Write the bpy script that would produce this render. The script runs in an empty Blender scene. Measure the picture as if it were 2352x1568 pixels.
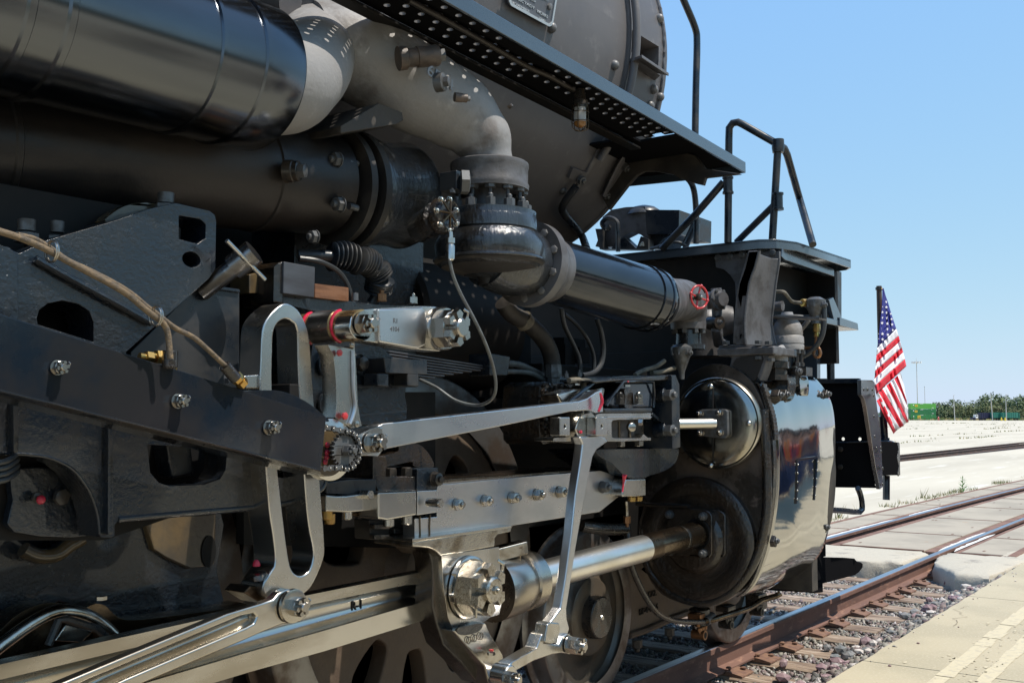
import bpy, bmesh, math, random
import numpy as np
from mathutils import Vector, Matrix
from mathutils.geometry import tessellate_polygon, delaunay_2d_cdt
random.seed(7); rng = np.random.default_rng(7)
R = math.radians
SC = bpy.context.scene
COL = SC.collection
# ---------------------------------------------------------------- camera
FPX, CX, CY = 2390., 1176., 784.          # focal length and centre for a 2352 px wide picture
PITCH = math.atan(174/FPX); YAW = math.atan(1724/math.hypot(FPX, 174))
FW = Vector((math.cos(YAW)*math.cos(PITCH), math.sin(YAW)*math.cos(PITCH), math.sin(PITCH)))
RT = Vector((math.sin(YAW), -math.cos(YAW), 0)); UP = RT.cross(FW)
CAM = Vector((0, -3.81, 1.53))
cd = bpy.data.cameras.new('camera'); cam = bpy.data.objects.new('camera', cd); COL.objects.link(cam)
cd.sensor_width = 36; cd.lens = 36*FPX/2352; cd.clip_start = .05; cd.clip_end = 9000
cam.matrix_world = Matrix(((RT.x, UP.x, -FW.x, CAM.x), (RT.y, UP.y, -FW.y, CAM.y), (RT.z, UP.z, -FW.z, CAM.z), (0, 0, 0, 1)))
SC.camera = cam
# ---------------------------------------------------------------- sky, sun, exposure
SUN = Vector((.10, -.46, .88)).normalized()
w = bpy.data.worlds.new('World'); SC.world = w; w.use_nodes = True
nt = w.node_tree; bg = nt.nodes['Background']; sk = nt.nodes.new('ShaderNodeTexSky')
sk.sky_type = 'NISHITA'; sk.sun_disc = False
sk.sun_elevation = math.asin(SUN.z); sk.sun_rotation = math.atan2(SUN.x, SUN.y)
sk.air_density = 1.0; sk.dust_density = .25; sk.ozone_density = 3.0; sk.altitude = 0
sep = nt.nodes.new('ShaderNodeSeparateColor'); comb = nt.nodes.new('ShaderNodeCombineColor'); nt.links.new(sk.outputs[0], sep.inputs[0])
for ch, (pw_, kk) in enumerate(((.52, 1.50), (.32, 2.56), (-.1, 6.5))):      # softens the glare towards the horizon, the same all round
    pn = nt.nodes.new('ShaderNodeMath'); pn.operation = 'POWER'; pn.inputs[1].default_value = pw_; mn = nt.nodes.new('ShaderNodeMath'); mn.operation = 'MULTIPLY'; mn.inputs[1].default_value = kk
    nt.links.new(sep.outputs[ch], pn.inputs[0]); nt.links.new(pn.outputs[0], mn.inputs[0]); nt.links.new(mn.outputs[0], comb.inputs[ch])
nt.links.new(comb.outputs[0], bg.inputs[0]); bg.inputs[1].default_value = .12
sl = bpy.data.lights.new('sun', 'SUN'); so = bpy.data.objects.new('sun', sl); COL.objects.link(so)
sl.energy = 4.0; sl.angle = R(.53); sl.color = (1, .93, .83)
so.rotation_euler = SUN.to_track_quat('Z', 'Y').to_euler(); so.location = (0, -20, 40)
SC.view_settings.view_transform = 'Standard'; SC.view_settings.look = 'None'
SC.view_settings.exposure = .5; SC.view_settings.gamma = 1; SC.view_settings.use_curve_mapping = False
# ---------------------------------------------------------------- pixel <-> world
def ray(x, y): return FW*FPX + RT*(x-CX) - UP*(y-CY)
def G(x, y, Y): r = ray(x, y); return CAM + r*((Y-CAM.y)/r.y)      # on the vertical plane parallel to the track
def GX(x, y, X): r = ray(x, y); return CAM + r*((X-CAM.x)/r.x)     # on a plane across the track
def GZ(x, y, Z): r = ray(x, y); return CAM + r*((Z-CAM.z)/r.z)     # on a level plane
def dep(p): return (Vector(p)-CAM).dot(FW)
def rad(px, p): return px*dep(p)/FPX                               # size of px pixels at point p
def cr(x0, y0, k=.33688): return lambda x, y: (x0*.5742+x*k, y0*.5742+y*k)
cA = cr(0, 0); cB = cr(1000, 0); cC = cr(2000, 0); cD = cr(0, 880); cE = cr(1000, 880); cF = cr(2000, 880)
cH = cr(2996, 400); cI = cr(2996, 1300); cJ = cr(0, 1811); cK = cr(1000, 1811); cL = cr(2000, 1811); cM = cr(2996, 1811)
cN = cr(1250, 1620, .12453); cO = cr(2180, 1480, .18306); cP = cr(1700, 650, .20135); cQ = cr(2600, 1000, .21968); cS = cr(0, 1700, .21976)
cT = cr(3380, 1100, .2416)
def mp(c, pts): return [c(*p) for p in pts]
def g(pts, Y, c=None): return [G(*(c(*p) if c else p), Y) for p in pts]
def gx(pts, X, c=None): return [GX(*(c(*p) if c else p), X) for p in pts]
# ---------------------------------------------------------------- materials
MATS = {}
def mat(name, c1, rough=.5, metal=0, c2=None, ns=6, lo=.4, hi=.62, r2=None, m2=None, bump=0, bs=60, coat=0, st=(1, 1, 1), c3=None, n3=25, lo3=.55, hi3=.7, spec=.5, isl=0, bst=(1, 1, 1), bd=.004):
    m = bpy.data.materials.new(name); m.use_nodes = True; n = m.node_tree.nodes; L = m.node_tree.links.new
    b = n['Principled BSDF']; b.inputs['Metallic'].default_value = metal; b.inputs['Roughness'].default_value = rough
    b.inputs['Base Color'].default_value = (*c1, 1); b.inputs['Coat Weight'].default_value = coat; b.inputs['Coat Roughness'].default_value = .06
    b.inputs['Specular IOR Level'].default_value = spec
    tc = n.new('ShaderNodeTexCoord')
    def noise(scale, stretch, det=6):
        mpn = n.new('ShaderNodeMapping'); mpn.inputs['Scale'].default_value = stretch; L(tc.outputs['Object'], mpn.inputs[0])
        t = n.new('ShaderNodeTexNoise'); t.inputs['Scale'].default_value = scale; t.inputs['Detail'].default_value = det; t.inputs['Roughness'].default_value = .6
        L(mpn.outputs[0], t.inputs['Vector']); return t.outputs['Fac']
    def ramp(f, lo, hi):
        r = n.new('ShaderNodeMapRange'); r.inputs[1].default_value = lo; r.inputs[2].default_value = hi; L(f, r.inputs[0]); r.interpolation_type = 'SMOOTHSTEP'; return r.outputs[0]
    def mixc(f, a, bcol):
        x = n.new('ShaderNodeMix'); x.data_type = 'RGBA'; L(f, x.inputs[0])
        if isinstance(a, tuple): x.inputs[6].default_value = (*a, 1)
        else: L(a, x.inputs[6])
        x.inputs[7].default_value = (*bcol, 1); return x.outputs[2]
    def mixf(f, a, bv):
        x = n.new('ShaderNodeMix'); L(f, x.inputs[0])
        if isinstance(a, (int, float)): x.inputs[2].default_value = a
        else: L(a, x.inputs[2])
        x.inputs[3].default_value = bv; return x.outputs[0]
    col = c1; rg = rough
    if c2:
        f = ramp(noise(ns, st), lo, hi); col = mixc(f, col, c2)
        if r2 is not None: rg = mixf(f, rg, r2)
        if m2 is not None: L(mixf(f, metal, m2), b.inputs['Metallic'])
    if c3: col = mixc(ramp(noise(n3, st, 8), lo3, hi3), col, c3)
    if isl:
        gi = n.new('ShaderNodeNewGeometry'); cr_ = n.new('ShaderNodeValToRGB'); L(gi.outputs['Random Per Island'], cr_.inputs[0]); el = cr_.color_ramp.elements
        while len(el) < len(isl): el.new(.5)
        for i, cc in enumerate(isl): el[i].position = i/len(isl); el[i].color = (*cc, 1)
        cr_.color_ramp.interpolation = 'CONSTANT'; col = cr_.outputs[0]
    if not isinstance(col, tuple): L(col, b.inputs['Base Color'])
    if not isinstance(rg, (int, float)): L(rg, b.inputs['Roughness'])
    if bump:
        bp = n.new('ShaderNodeBump'); bp.inputs['Strength'].default_value = bump; bp.inputs['Distance'].default_value = bd
        L(noise(bs, bst, 5), bp.inputs['Height']); L(bp.outputs[0], b.inputs['Normal'])
    MATS[name] = m; return name
mat('black_gloss', (.006, .012, .021), .10, spec=.5, c2=(.018, .018, .02), ns=3, bump=.06, bs=18)  # bluish black: the base colour carries the blue of reflected sky
mat('black_satin', (.009, .014, .021), .26, c2=(.03, .029, .028), ns=7, r2=.5, bump=.12, bs=40)  # same sky blue put into the base colour
mat('black_cast', (.005, .009, .015), .18, c2=(.008, .009, .011), ns=6, r2=.34, bump=.8, bs=70, bd=.006, coat=.45)  # blue of the sky reflection mixed into the black base
mat('black_tar', (.008, .008, .008), .1, c2=(.02, .012, .006), ns=9, r2=.3, bump=1.0, bs=60, coat=.5, bd=.008)
mat('black_dull', (.016, .014, .013), .55, c2=(.05, .042, .034), ns=4, r2=.7, bump=.35, bs=45)
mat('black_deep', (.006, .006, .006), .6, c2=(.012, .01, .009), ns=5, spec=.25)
mat('deck_paint', (.03, .042, .058), .2, c2=(.036, .05, .066), ns=2, r2=.28, bump=.04, bs=60, spec=.8, coat=.5)
mat('graphite', (.112, .105, .106), .5, c2=(.085, .08, .084), ns=2.2, lo=.35, hi=.7, r2=.42, bump=.16, bs=22, c3=(.15, .14, .14), n3=9, spec=.5)
mat('grey_cast', (.24, .232, .226), .55, c2=(.13, .11, .098), ns=4.5, lo=.52, hi=.72, r2=.7, bump=.45, bs=42, c3=(.33, .32, .31), n3=14, lo3=.55, hi3=.75, bd=.005)
mat('grey_iron', (.10, .097, .1), .42, c2=(.055, .05, .048), ns=9, r2=.55, bump=.35, bs=55)
mat('oily_iron', (.03, .034, .04), .12, c2=(.012, .011, .01), ns=7, r2=.22, bump=.9, bs=70, coat=.5, bst=(1, 1, .25), bd=.005)
mat('lag_steel', (.115, .125, .14), .19, metal=1, c2=(.08, .082, .09), ns=3, r2=.26, bump=.04, bs=9, st=(.2, 1, 1))
mat('lag_gloss', (.028, .033, .042), .12, metal=.85, c2=(.05, .055, .065), ns=4, r2=.2, bump=.05, bs=7, coat=.3, st=(.3, 1, 1))
mat('pipe_black', (.022, .021, .022), .32, metal=.5, c2=(.04, .034, .03), ns=4, r2=.5, bump=.28, bs=40, st=(.5, 1, 1))
mat('steel', (.52, .51, .49), .24, metal=1, c2=(.40, .37, .32), ns=5, lo=.45, hi=.7, r2=.34, bump=.012, bs=90, c3=(.33, .26, .16), n3=6, lo3=.58, hi3=.85, bst=(.2, 1, 1))
mat('steel_bright', (.60, .60, .61), .27, metal=1, c2=(.50, .50, .50), ns=6, r2=.36, bump=.012, bs=120, st=(.4, 1, 1))
mat('steel_oily', (.46, .44, .40), .24, metal=1, c2=(.26, .225, .18), ns=10, lo=.45, hi=.65, r2=.2, bump=.12, bs=50, c3=(.12, .055, .02), n3=16, lo3=.6, hi3=.7)
mat('brown_pipe', (.10, .07, .052), .5, c2=(.06, .045, .035), ns=20, bump=.4, bs=80)
mat('brown_oil', (.022, .015, .010), .14, c2=(.012, .009, .007), ns=5, r2=.24, bump=.8, bs=44, bd=.008, coat=.5)
mat('steel_brown', (.17, .13, .09), .22, metal=1, c2=(.08, .055, .035), ns=8, r2=.35, bump=.15, bs=50)
mat('rod_steel', (.54, .52, .48), .2, metal=1, c2=(.40, .36, .30), ns=4, r2=.30, bump=.02, bs=70, st=(.3, 1, 1), c3=(.36, .27, .17), n3=6, lo3=.62, hi3=.8)
mat('piston_steel', (.78, .76, .72), .30, metal=1, c2=(.68, .65, .58), ns=3, r2=.34)
mat('black_dark_matt', (.009, .009, .010), .6, spec=.0)
mat('steel_dark', (.22, .22, .23), .22, metal=1, c2=(.13, .12, .11), ns=9, r2=.35)
mat('chrome', (.44, .435, .42), .07, metal=1, bump=.05, bs=3.2, bd=.02, bst=(1, 1, 1))
mat('chest_iron', (.075, .058, .047), .42, c2=(.02, .017, .014), ns=3.2, lo=.42, hi=.6, r2=.2, bump=.45, bs=45, c3=(.12, .095, .08), n3=9, lo3=.6, hi3=.75)
mat('cover_chrome', (.34, .34, .32), .16, metal=1, c2=(.40, .37, .30), ns=3, r2=.22, bump=.03, bs=30, c3=(.14, .14, .13), n3=12, lo3=.55, hi3=.7)
mat('nut_steel', (.42, .40, .37), .24, metal=1, c2=(.22, .17, .12), ns=40, lo=.5, hi=.66, r2=.35)
mat('nut_grey', (.11, .115, .12), .35, metal=.3, c2=(.07, .065, .06), ns=30, r2=.5)
mat('nut_black', (.022, .021, .02), .25, c2=(.04, .03, .022), ns=30, r2=.4)
mat('rivet_grey', (.17, .165, .165), .35, c2=(.12, .115, .11), ns=30, r2=.5)
mat('brass', (.50, .33, .10), .26, metal=1, c2=(.45, .27, .10), ns=30, r2=.35)
mat('copper_brown', (.30, .15, .07), .35, metal=.8, c2=(.16, .08, .04), ns=10, r2=.5)
mat('red_paint', (.50, .03, .03), .3, c2=(.36, .025, .03), ns=20, coat=.3)
mat('red_grease', (.62, .012, .05), .2, c2=(.35, .01, .03), ns=30, r2=.12, bump=.6, bs=90, coat=.4)
mat('braid', (.15, .105, .06), .75, c2=(.09, .07, .05), ns=60, lo=.4, hi=.6, bump=.9, bs=160, c3=(.22, .15, .08), n3=40)
mat('rubber', (.03, .033, .036), .42, bump=.2, bs=90)
mat('hose_grey', (.11, .115, .11), .45, c2=(.07, .07, .068), ns=20, bump=.3, bs=90)
mat('tan_pipe', (.17, .145, .105), .6, c2=(.09, .08, .06), ns=12, bump=.3, bs=60)
mat('wheel_iron', (.10, .092, .08), .3, metal=.6, c2=(.11, .085, .06), ns=3.5, r2=.55, bump=.25, bs=45)
mat('wheel_tread', (.24, .235, .23), .3, metal=.8, c2=(.13, .10, .08), ns=5, r2=.5)
mat('wheel_brown', (.12, .088, .062), .6, c2=(.08, .055, .04), ns=6, r2=.45, bump=.6, bs=60)
mat('spring_leaf', (.06, .065, .075), .38, c2=(.035, .035, .04), ns=14, st=(.2, 1, 1), r2=.5)
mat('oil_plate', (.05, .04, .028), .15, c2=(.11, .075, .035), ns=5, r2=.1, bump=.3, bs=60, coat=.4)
mat('bronze_wood', (.26, .12, .06), .4, metal=.3, c2=(.16, .07, .035), ns=14, st=(.3, 1, 3), bump=.4, bs=60)
mat('plate_field', (.10, .105, .12), .45); mat('plate_raised', (.55, .55, .55), .35, metal=.6)
mat('lamp_amber', (.25, .12, .04), .15)
# setting
mat('rail_rust', (.165, .085, .06), .75, c2=(.115, .06, .045), ns=4, lo=.4, hi=.65, bump=.4, bs=60, c3=(.27, .15, .10), n3=20, st=(.3, 1, 1))
mat('rail_dark', (.055, .035, .028), .7, c2=(.09, .05, .035), ns=3, bump=.3, bs=20)
mat('rail_top', (.50, .52, .56), .28, metal=1, c2=(.42, .40, .40), ns=5, r2=.4, st=(.1, 3, 1))
mat('rust_angle', (.15, .075, .05), .8, c2=(.22, .12, .08), ns=4, bump=.3, bs=40)
mat('oil_bronze', (.38, .27, .13), .35, metal=.65, c2=(.16, .09, .04), ns=14, r2=.25, bump=.15, bs=60)
mat('tie_plate_rust', (.15, .08, .055), .8, c2=(.21, .115, .07), ns=18, bump=.5, bs=60)
mat('tie_wood', (.30, .22, .155), .85, c2=(.15, .10, .07), ns=7, lo=.42, hi=.6, st=(3.2, .35, 3.2), bump=1.0, bs=30, bst=(3.4, .25, 3), c3=(.42, .33, .25), n3=9, lo3=.5, hi3=.68, bd=.01)
mat('slab', (.43, .37, .25), .85, c2=(.375, .325, .22), ns=1.4, bump=.35, bs=140, c3=(.48, .42, .30), n3=60, lo3=.5, hi3=.7)
mat('slab_stripe', (.53, .46, .31), .8, c2=(.46, .40, .285), ns=20, lo=.5, hi=.62, bump=.3, bs=120)
mat('joint_fill', (.16, .13, .09), .9)
mat('lot', (.53, .478, .375), .9, c2=(.43, .385, .30), ns=.35, lo=.35, hi=.7, bump=.1, bs=20, c3=(.58, .54, .455), n3=2.2, st=(.15, 1, 1))
mat('panel_concrete', (.37, .32, .245), .85, c2=(.30, .26, .20), ns=1.1, bump=.25, bs=90, c3=(.36, .20, .09), n3=3.2, lo3=.66, hi3=.76)
mat('apron', (.45, .405, .32), .9, c2=(.27, .24, .20), ns=3, lo=.55, hi=.72, bump=.8, bs=60, c3=(.54, .49, .38), n3=40, bd=.01)
mat('filler', (.62, .61, .58), .9, bump=.8, bs=40, bd=.02)
mat('dirt', (.15, .125, .095), .95, c2=(.10, .085, .07), ns=8, bump=1, bs=40, c3=(.22, .19, .14), n3=30, bd=.02)
mat('ballast', (.2, .2, .2), .8, isl=((.12, .115, .105), (.20, .15, .135), (.21, .19, .16), (.36, .33, .28), (.23, .18, .155), (.15, .15, .135), (.24, .22, .18), (.44, .40, .37), (.16, .12, .12), (.28, .26, .22)), bump=.3, bs=80)
mat('pink_stone', (.25, .17, .17), .75, c2=(.20, .12, .13), ns=18, bump=.5, bs=60, c3=(.46, .36, .34), n3=30)
mat('grey_stone', (.13, .14, .14), .75, c2=(.22, .21, .20), ns=18, bump=.5, bs=60)
mat('white_stone', (.52, .47, .42), .8, bump=.5, bs=60)
mat('scrub', (.20, .19, .10), .95, c2=(.12, .14, .05), ns=.05, c3=(.28, .25, .16), n3=.6)
mat('weed_green', (.10, .14, .035), .7, isl=((.10, .14, .03), (.22, .19, .07), (.30, .24, .11), (.14, .17, .05)))
mat('weed_fresh', (.07, .19, .03), .6)
mat('leaf', (.07, .10, .03), .7, isl=((.045, .075, .022), (.07, .105, .03), (.10, .13, .04), (.055, .085, .028)))
mat('leaf_far', (.06, .085, .045), .8, isl=((.07, .105, .075), (.08, .115, .08), (.085, .12, .075)))  # bluish green puts the distance haze into the leaf colour
mat('leaf_olive', (.12, .12, .035), .8, isl=((.085, .105, .035), (.10, .12, .04), (.07, .095, .03), (.11, .105, .04)))
mat('bark', (.12, .09, .065), .9)
mat('cont_lime', (.10, .36, .06), .5); mat('cont_dark', (.02, .16, .055), .5); mat('cont_mid', (.03, .20, .06), .5)
mat('cont_end', (.25, .42, .25), .5); mat('yellow', (.62, .45, .03), .5); mat('white', (.75, .75, .73), .6)
mat('teal', (.02, .15, .11), .5); mat('navy', (.012, .015, .05), .5); mat('pole_grey', (.48, .47, .44), .6)
mat('red_flag', (.62, .012, .03), .75, bump=.15, bs=60); mat('white_flag', (.80, .78, .82), .75, bump=.15, bs=60); mat('blue_flag', (.018, .022, .20), .75, bump=.15, bs=60)
mat('staff_wood', (.10, .055, .03), .55, c2=(.06, .03, .02), ns=12, st=(3, 3, .3))
mat('skin', (.45, .27, .2), .6); mat('denim', (.03, .05, .12), .9); mat('shirt_red', (.42, .02, .02), .9); mat('shirt_orange', (.6, .17, .02), .9)
mat('shirt_purple', (.13, .05, .16), .9); mat('shirt_navy', (.02, .025, .06), .9); mat('shirt_grey', (.12, .11, .12), .9); mat('cloth_dark', (.03, .025, .025), .9)
mat('brick_wall', (.10, .06, .05), .9, c2=(.07, .045, .04), ns=2); mat('roof_dark', (.05, .05, .055), .8); mat('glass_dark', (.02, .025, .03), .08)
# ---------------------------------------------------------------- object makers
WM = {}; PROTO = {}
I4 = Matrix.Identity(4)
def put(name, me, m, parent, M=I4, label=None):
    o = bpy.data.objects.new(name, me); COL.objects.link(o)
    if m and me and not me.materials: me.materials.append(MATS[m])
    if parent is not None:
        o.parent = parent; o.matrix_parent_inverse = WM[parent.name].inverted()
    o.matrix_basis = M; WM[o.name] = M.copy()
    if label: o['label'] = label
    return o
def finish(me, sm, dis=False):
    me.validate(); 
    bm = bmesh.new(); bm.from_mesh(me); bmesh.ops.recalc_face_normals(bm, faces=bm.faces)
    if dis: bmesh.ops.dissolve_limit(bm, angle_limit=.004, use_dissolve_boundaries=False, verts=bm.verts, edges=bm.edges)
    bm.to_mesh(me); bm.free()
    if sm: me.shade_smooth(); me.set_sharp_from_angle(angle=R(sm))
def mesh(name, V, F, sm=35, fix=True, dis=False):
    me = bpy.data.meshes.new(name); me.from_pydata([tuple(v) for v in V], [], F)
    if fix: finish(me, sm, dis)
    elif sm: me.shade_smooth()
    return me
def mk(name, V, F, m, parent=None, sm=35, bev=0, seg=2, label=None, fix=True, dis=False):
    o = put(name, mesh(name, V, F, sm, fix, dis), m, parent, label=label)
    if bev:
        b = o.modifiers.new('bevel', 'BEVEL'); b.width = bev; b.segments = seg; b.limit_method = 'ANGLE'; b.angle_limit = R(38); b.harden_normals = True; b.use_clamp_overlap = True
    return o
def top(name, loc, label, cat, group=None, kind=None):
    o = bpy.data.objects.new(name, None); COL.objects.link(o); o.empty_display_size = .2
    o.location = loc; WM[o.name] = Matrix.Translation(loc); tag(o, label, cat, group, kind); return o
def tag(o, label=None, cat=None, group=None, kind=None):
    for k, v in (('label', label), ('category', cat), ('group', group), ('kind', kind)):
        if v: o[k] = v
    return o
class MB:
    def __init__(s): s.V = []; s.F = []
    def add(s, V, F): k = len(s.V); s.V += [Vector(v) for v in V]; s.F += [[i+k for i in f] for f in F]; return s
    def prism(s, loops, ex):
        ex = Vector(ex); fl = [Vector(v) for l in loops for v in l]; n = len(fl)
        if len(loops) == 1: tri = tessellate_polygon([fl])
        else:
            nz = ex.normalized(); u_ = nz.orthogonal().normalized(); v_ = nz.cross(u_); P2 = [Vector((p.dot(u_), p.dot(v_))) for p in fl]; es = []; k = 0; hl_ = []
            for li, l in enumerate(loops):
                es += [(k+i, k+(i+1) % len(l)) for i in range(len(l))]
                if li: hl_.append(P2[k:k+len(l)])
                k += len(l)
            def inpoly(q, P):
                c = False
                for i in range(len(P)):
                    a_, b_ = P[i-1], P[i]
                    if (a_.y > q.y) != (b_.y > q.y) and q.x < (b_.x-a_.x)*(q.y-a_.y)/(b_.y-a_.y)+a_.x: c = not c
                return c
            vo, _, fo, ov, _, _ = delaunay_2d_cdt(P2, es, [], 1, 1e-7)
            mp_ = [o_[0] if o_ else -1 for o_ in ov]; tri = []
            for f in fo:
                if min(mp_[i] for i in f) < 0: continue
                c_ = sum((Vector(vo[i]) for i in f), Vector((0, 0)))/len(f)
                if not any(inpoly(c_, h_) for h_ in hl_): tri.append([mp_[i] for i in f])
        F = [list(t) for t in tri] + [[i+n for i in t[::-1]] for t in tri]; k = 0
        for l in loops:
            m = len(l)
            for i in range(m): j = (i+1) % m; F.append([k+i, k+j, k+j+n, k+i+n])
            k += m
        return s.add(list(fl)+[Vector(v)+ex for v in fl], F)
    def box(s, c, d, M=None):
        c = Vector(c); V = [Vector((x*d[0]/2, y*d[1]/2, z*d[2]/2)) for x in (-1, 1) for y in (-1, 1) for z in (-1, 1)]
        if M is not None: V = [M @ v for v in V]
        return s.add([v+c for v in V], [[0, 1, 3, 2], [4, 6, 7, 5], [0, 4, 5, 1], [2, 3, 7, 6], [0, 2, 6, 4], [1, 5, 7, 3]])
    def tube(s, pts, r, n=12, smooth=0, cap=True, flat=None):
        pts = [Vector(p) for p in pts]; rs = list(r) if isinstance(r, (list, tuple)) else [r]*len(pts)
        if smooth:
            P = []; Q = []
            for i in range(len(pts)-1):
                a = pts[max(i-1, 0)]; b = pts[i]; c = pts[i+1]; d = pts[min(i+2, len(pts)-1)]
                for k in range(smooth):
                    t = k/smooth; P.append(.5*((2*b)+(c-a)*t+(2*a-5*b+4*c-d)*t*t+(3*b-a-3*c+d)*t**3)); tt = t*t*(3-2*t); Q.append(rs[i]*(1-tt)+rs[i+1]*tt)
            P.append(pts[-1]); Q.append(rs[-1]); pts, rs = P, Q
        N = len(pts); V = []; F = []; t0 = (pts[1]-pts[0]).normalized(); u = t0.orthogonal().normalized()
        for i in range(N):
            t = (pts[min(i+1, N-1)]-pts[max(i-1, 0)]).normalized(); u = (u - t*u.dot(t)).normalized(); v = t.cross(u)
            for k in range(n): a = 2*math.pi*k/n; V.append(pts[i]+(u*math.cos(a)+v*math.sin(a))*rs[i])
        for i in range(N-1):
            for k in range(n): F.append([i*n+k, i*n+(k+1) % n, (i+1)*n+(k+1) % n, (i+1)*n+k])
        if cap: F.append(list(range(n))[::-1]); F.append([(N-1)*n+k for k in range(n)])
        return s.add(V, F)
    def lathe(s, o, ax, prof, n=32, ring=False):
        o = Vector(o); ax = Vector(ax).normalized(); u = ax.orthogonal().normalized(); v = ax.cross(u); V = []; F = []; N = len(prof)
        for (h, r) in prof:
            for k in range(n): a = 2*math.pi*(k+.5)/n; V.append(o+ax*h+(u*math.cos(a)+v*math.sin(a))*max(r, 1e-5))
        for i in range(N-1):
            for k in range(n): F.append([i*n+k, i*n+(k+1) % n, (i+1)*n+(k+1) % n, (i+1)*n+k])
        if not ring: F.append(list(range(n))[::-1]); F.append([(N-1)*n+k for k in range(n)])
        return s.add(V, F)
    def loft(s, secs, cap=True):
        n = len(secs[0]); V = [v for q in secs for v in q]; F = []
        for i in range(len(secs)-1):
            for k in range(n): F.append([i*n+k, i*n+(k+1) % n, (i+1)*n+(k+1) % n, (i+1)*n+k])
        if cap: F.append(list(range(n))[::-1]); F.append([(len(secs)-1)*n+k for k in range(n)])
        return s.add(V, F)
    def mk(s, name, m, parent=None, **k): return mk(name, s.V, s.F, m, parent, **k)
def plate(name, loops, th, m, parent, bev=.004, **k):
    """extrude world loops (outer first, then holes) by th along +Y (or by a vector)"""
    if not isinstance(loops[0], list): loops = [loops]
    ex = Vector(th) if hasattr(th, '__len__') else Vector((0, th, 0))
    return MB().prism(loops, ex).mk(name, m, parent, bev=bev, dis=len(loops) > 1, **k)
def tube(name, pts, r, m, parent, n=12, smooth=0, **k): return MB().tube(pts, r, n, smooth).mk(name, m, parent, **k)
def lathe(name, o, ax, prof, m, parent, n=40, ring=False, **k): return MB().lathe(o, ax, prof, n, ring).mk(name, m, parent, **k)
def box(name, c, d, m, parent, M=None, bev=.004, **k): return MB().box(c, d, M).mk(name, m, parent, bev=bev, **k)
def boxb(name, lo, hi, m, parent, **k):
    lo = Vector(lo); hi = Vector(hi); return box(name, (lo+hi)/2, hi-lo, m, parent, **k)
def circ(c, r, n=24, ax='Y', a0=0, a1=360, rz=None):
    c = Vector(c); o = []; rz = rz or r; full = abs(a1-a0) >= 360
    for k in range(n if full else n+1):
        a = R(a0+(a1-a0)*k/n)
        o.append(c+(Vector((r*math.cos(a), 0, rz*math.sin(a))) if ax == 'Y' else Vector((0, r*math.cos(a), rz*math.sin(a))) if ax == 'X' else Vector((r*math.cos(a), rz*math.sin(a), 0))))
    return o
def smooth_loop(P, n=4):
    o = []; N = len(P)
    for i in range(N):
        a, b, c, d = P[i-1], P[i], P[(i+1) % N], P[(i+2) % N]
        for k in range(n):
            t = k/n; o.append(.5*((2*b)+(c-a)*t+(2*a-5*b+4*c-d)*t*t+(3*b-a-3*c+d)*t**3))
    return o
def rrect(c, w, h, r, n=5, ax='Y'):
    c = Vector(c); o = []
    for sx, sz, a0 in ((1, 1, 0), (-1, 1, 90), (-1, -1, 180), (1, -1, 270)):
        for k in range(n+1):
            a = R(a0+90*k/n); x = sx*(w/2-r)+r*math.cos(a); z = sz*(h/2-r)+r*math.sin(a)
            o.append(c+(Vector((x, 0, z)) if ax == 'Y' else Vector((0, x, z))))
    return o
# ---- small hardware prototypes along +Z, radius 1 (across corners), shared meshes
def hexa(r, z0, z1, n=6, rot=0):
    V = [Vector((r*math.cos(2*math.pi*k/n+rot), r*math.sin(2*math.pi*k/n+rot), z)) for z in (z0, z1) for k in range(n)]
    return V, [list(range(n))[::-1], [n+k for k in range(n)]]+[[k, (k+1) % n, n+(k+1) % n, n+k] for k in range(n)]
def proto(kind):
    if kind in PROTO: return PROTO[kind]
    b = MB()
    if kind == 'castle':
        b.add(*hexa(1.08, 0, .10, 20)); b.add(*hexa(1, .10, 1.0)); b.lathe((0, 0, 1.0), (0, 0, 1), [(0, .93), (.05, .86)], 12)
        for k in range(6):
            a = math.pi/3*k; q = []
            for rr, aa in ((.52, a+.30), (.84, a+.34), (.98, a), (.84, a-.34), (.52, a-.30)): q.append(Vector((rr*math.cos(aa), rr*math.sin(aa), 1.0)))
            b.prism([q], (0, 0, .55))
        b.lathe((0, 0, .9), (0, 0, 1), [(0, .5), (.85, .5), (.95, .42)], 16)
        b.tube([(-1.0, -.1, 1.35), (1.05, .1, 1.35)], .09, 6); b.tube([(1.0, .1, 1.35), (1.15, .35, 1.42), (1.0, .6, 1.3)], .08, 5)
        b.tube([(-.95, -.1, 1.35), (-1.1, -.45, 1.3)], .07, 5)
    elif kind == 'nut':
        b.add(*hexa(1.12, 0, .12, 20)); b.add(*hexa(1, .12, .95)); b.lathe((0, 0, .95), (0, 0, 1), [(0, .92), (.06, .82)], 12); b.lathe((0, 0, .9), (0, 0, 1), [(0, .5), (.5, .5), (.6, .4)], 14)
    elif kind == 'bolt':
        b.add(*hexa(1, 0, .62)); b.lathe((0, 0, .62), (0, 0, 1), [(0, .9), (.07, .75)], 12)
    elif kind == 'rivet':
        b.lathe((0, 0, 0), (0, 0, 1), [(0, 1), (.3, .96), (.6, .75), (.8, .4), (.86, 0)], 14)
    elif kind == 'pin':
        b.lathe((0, 0, 0), (0, 0, 1), [(0, 1), (1.0, 1), (1.1, .86)], 20)
    me = mesh(kind, b.V, b.F, 32); PROTO[kind] = me; return me
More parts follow.
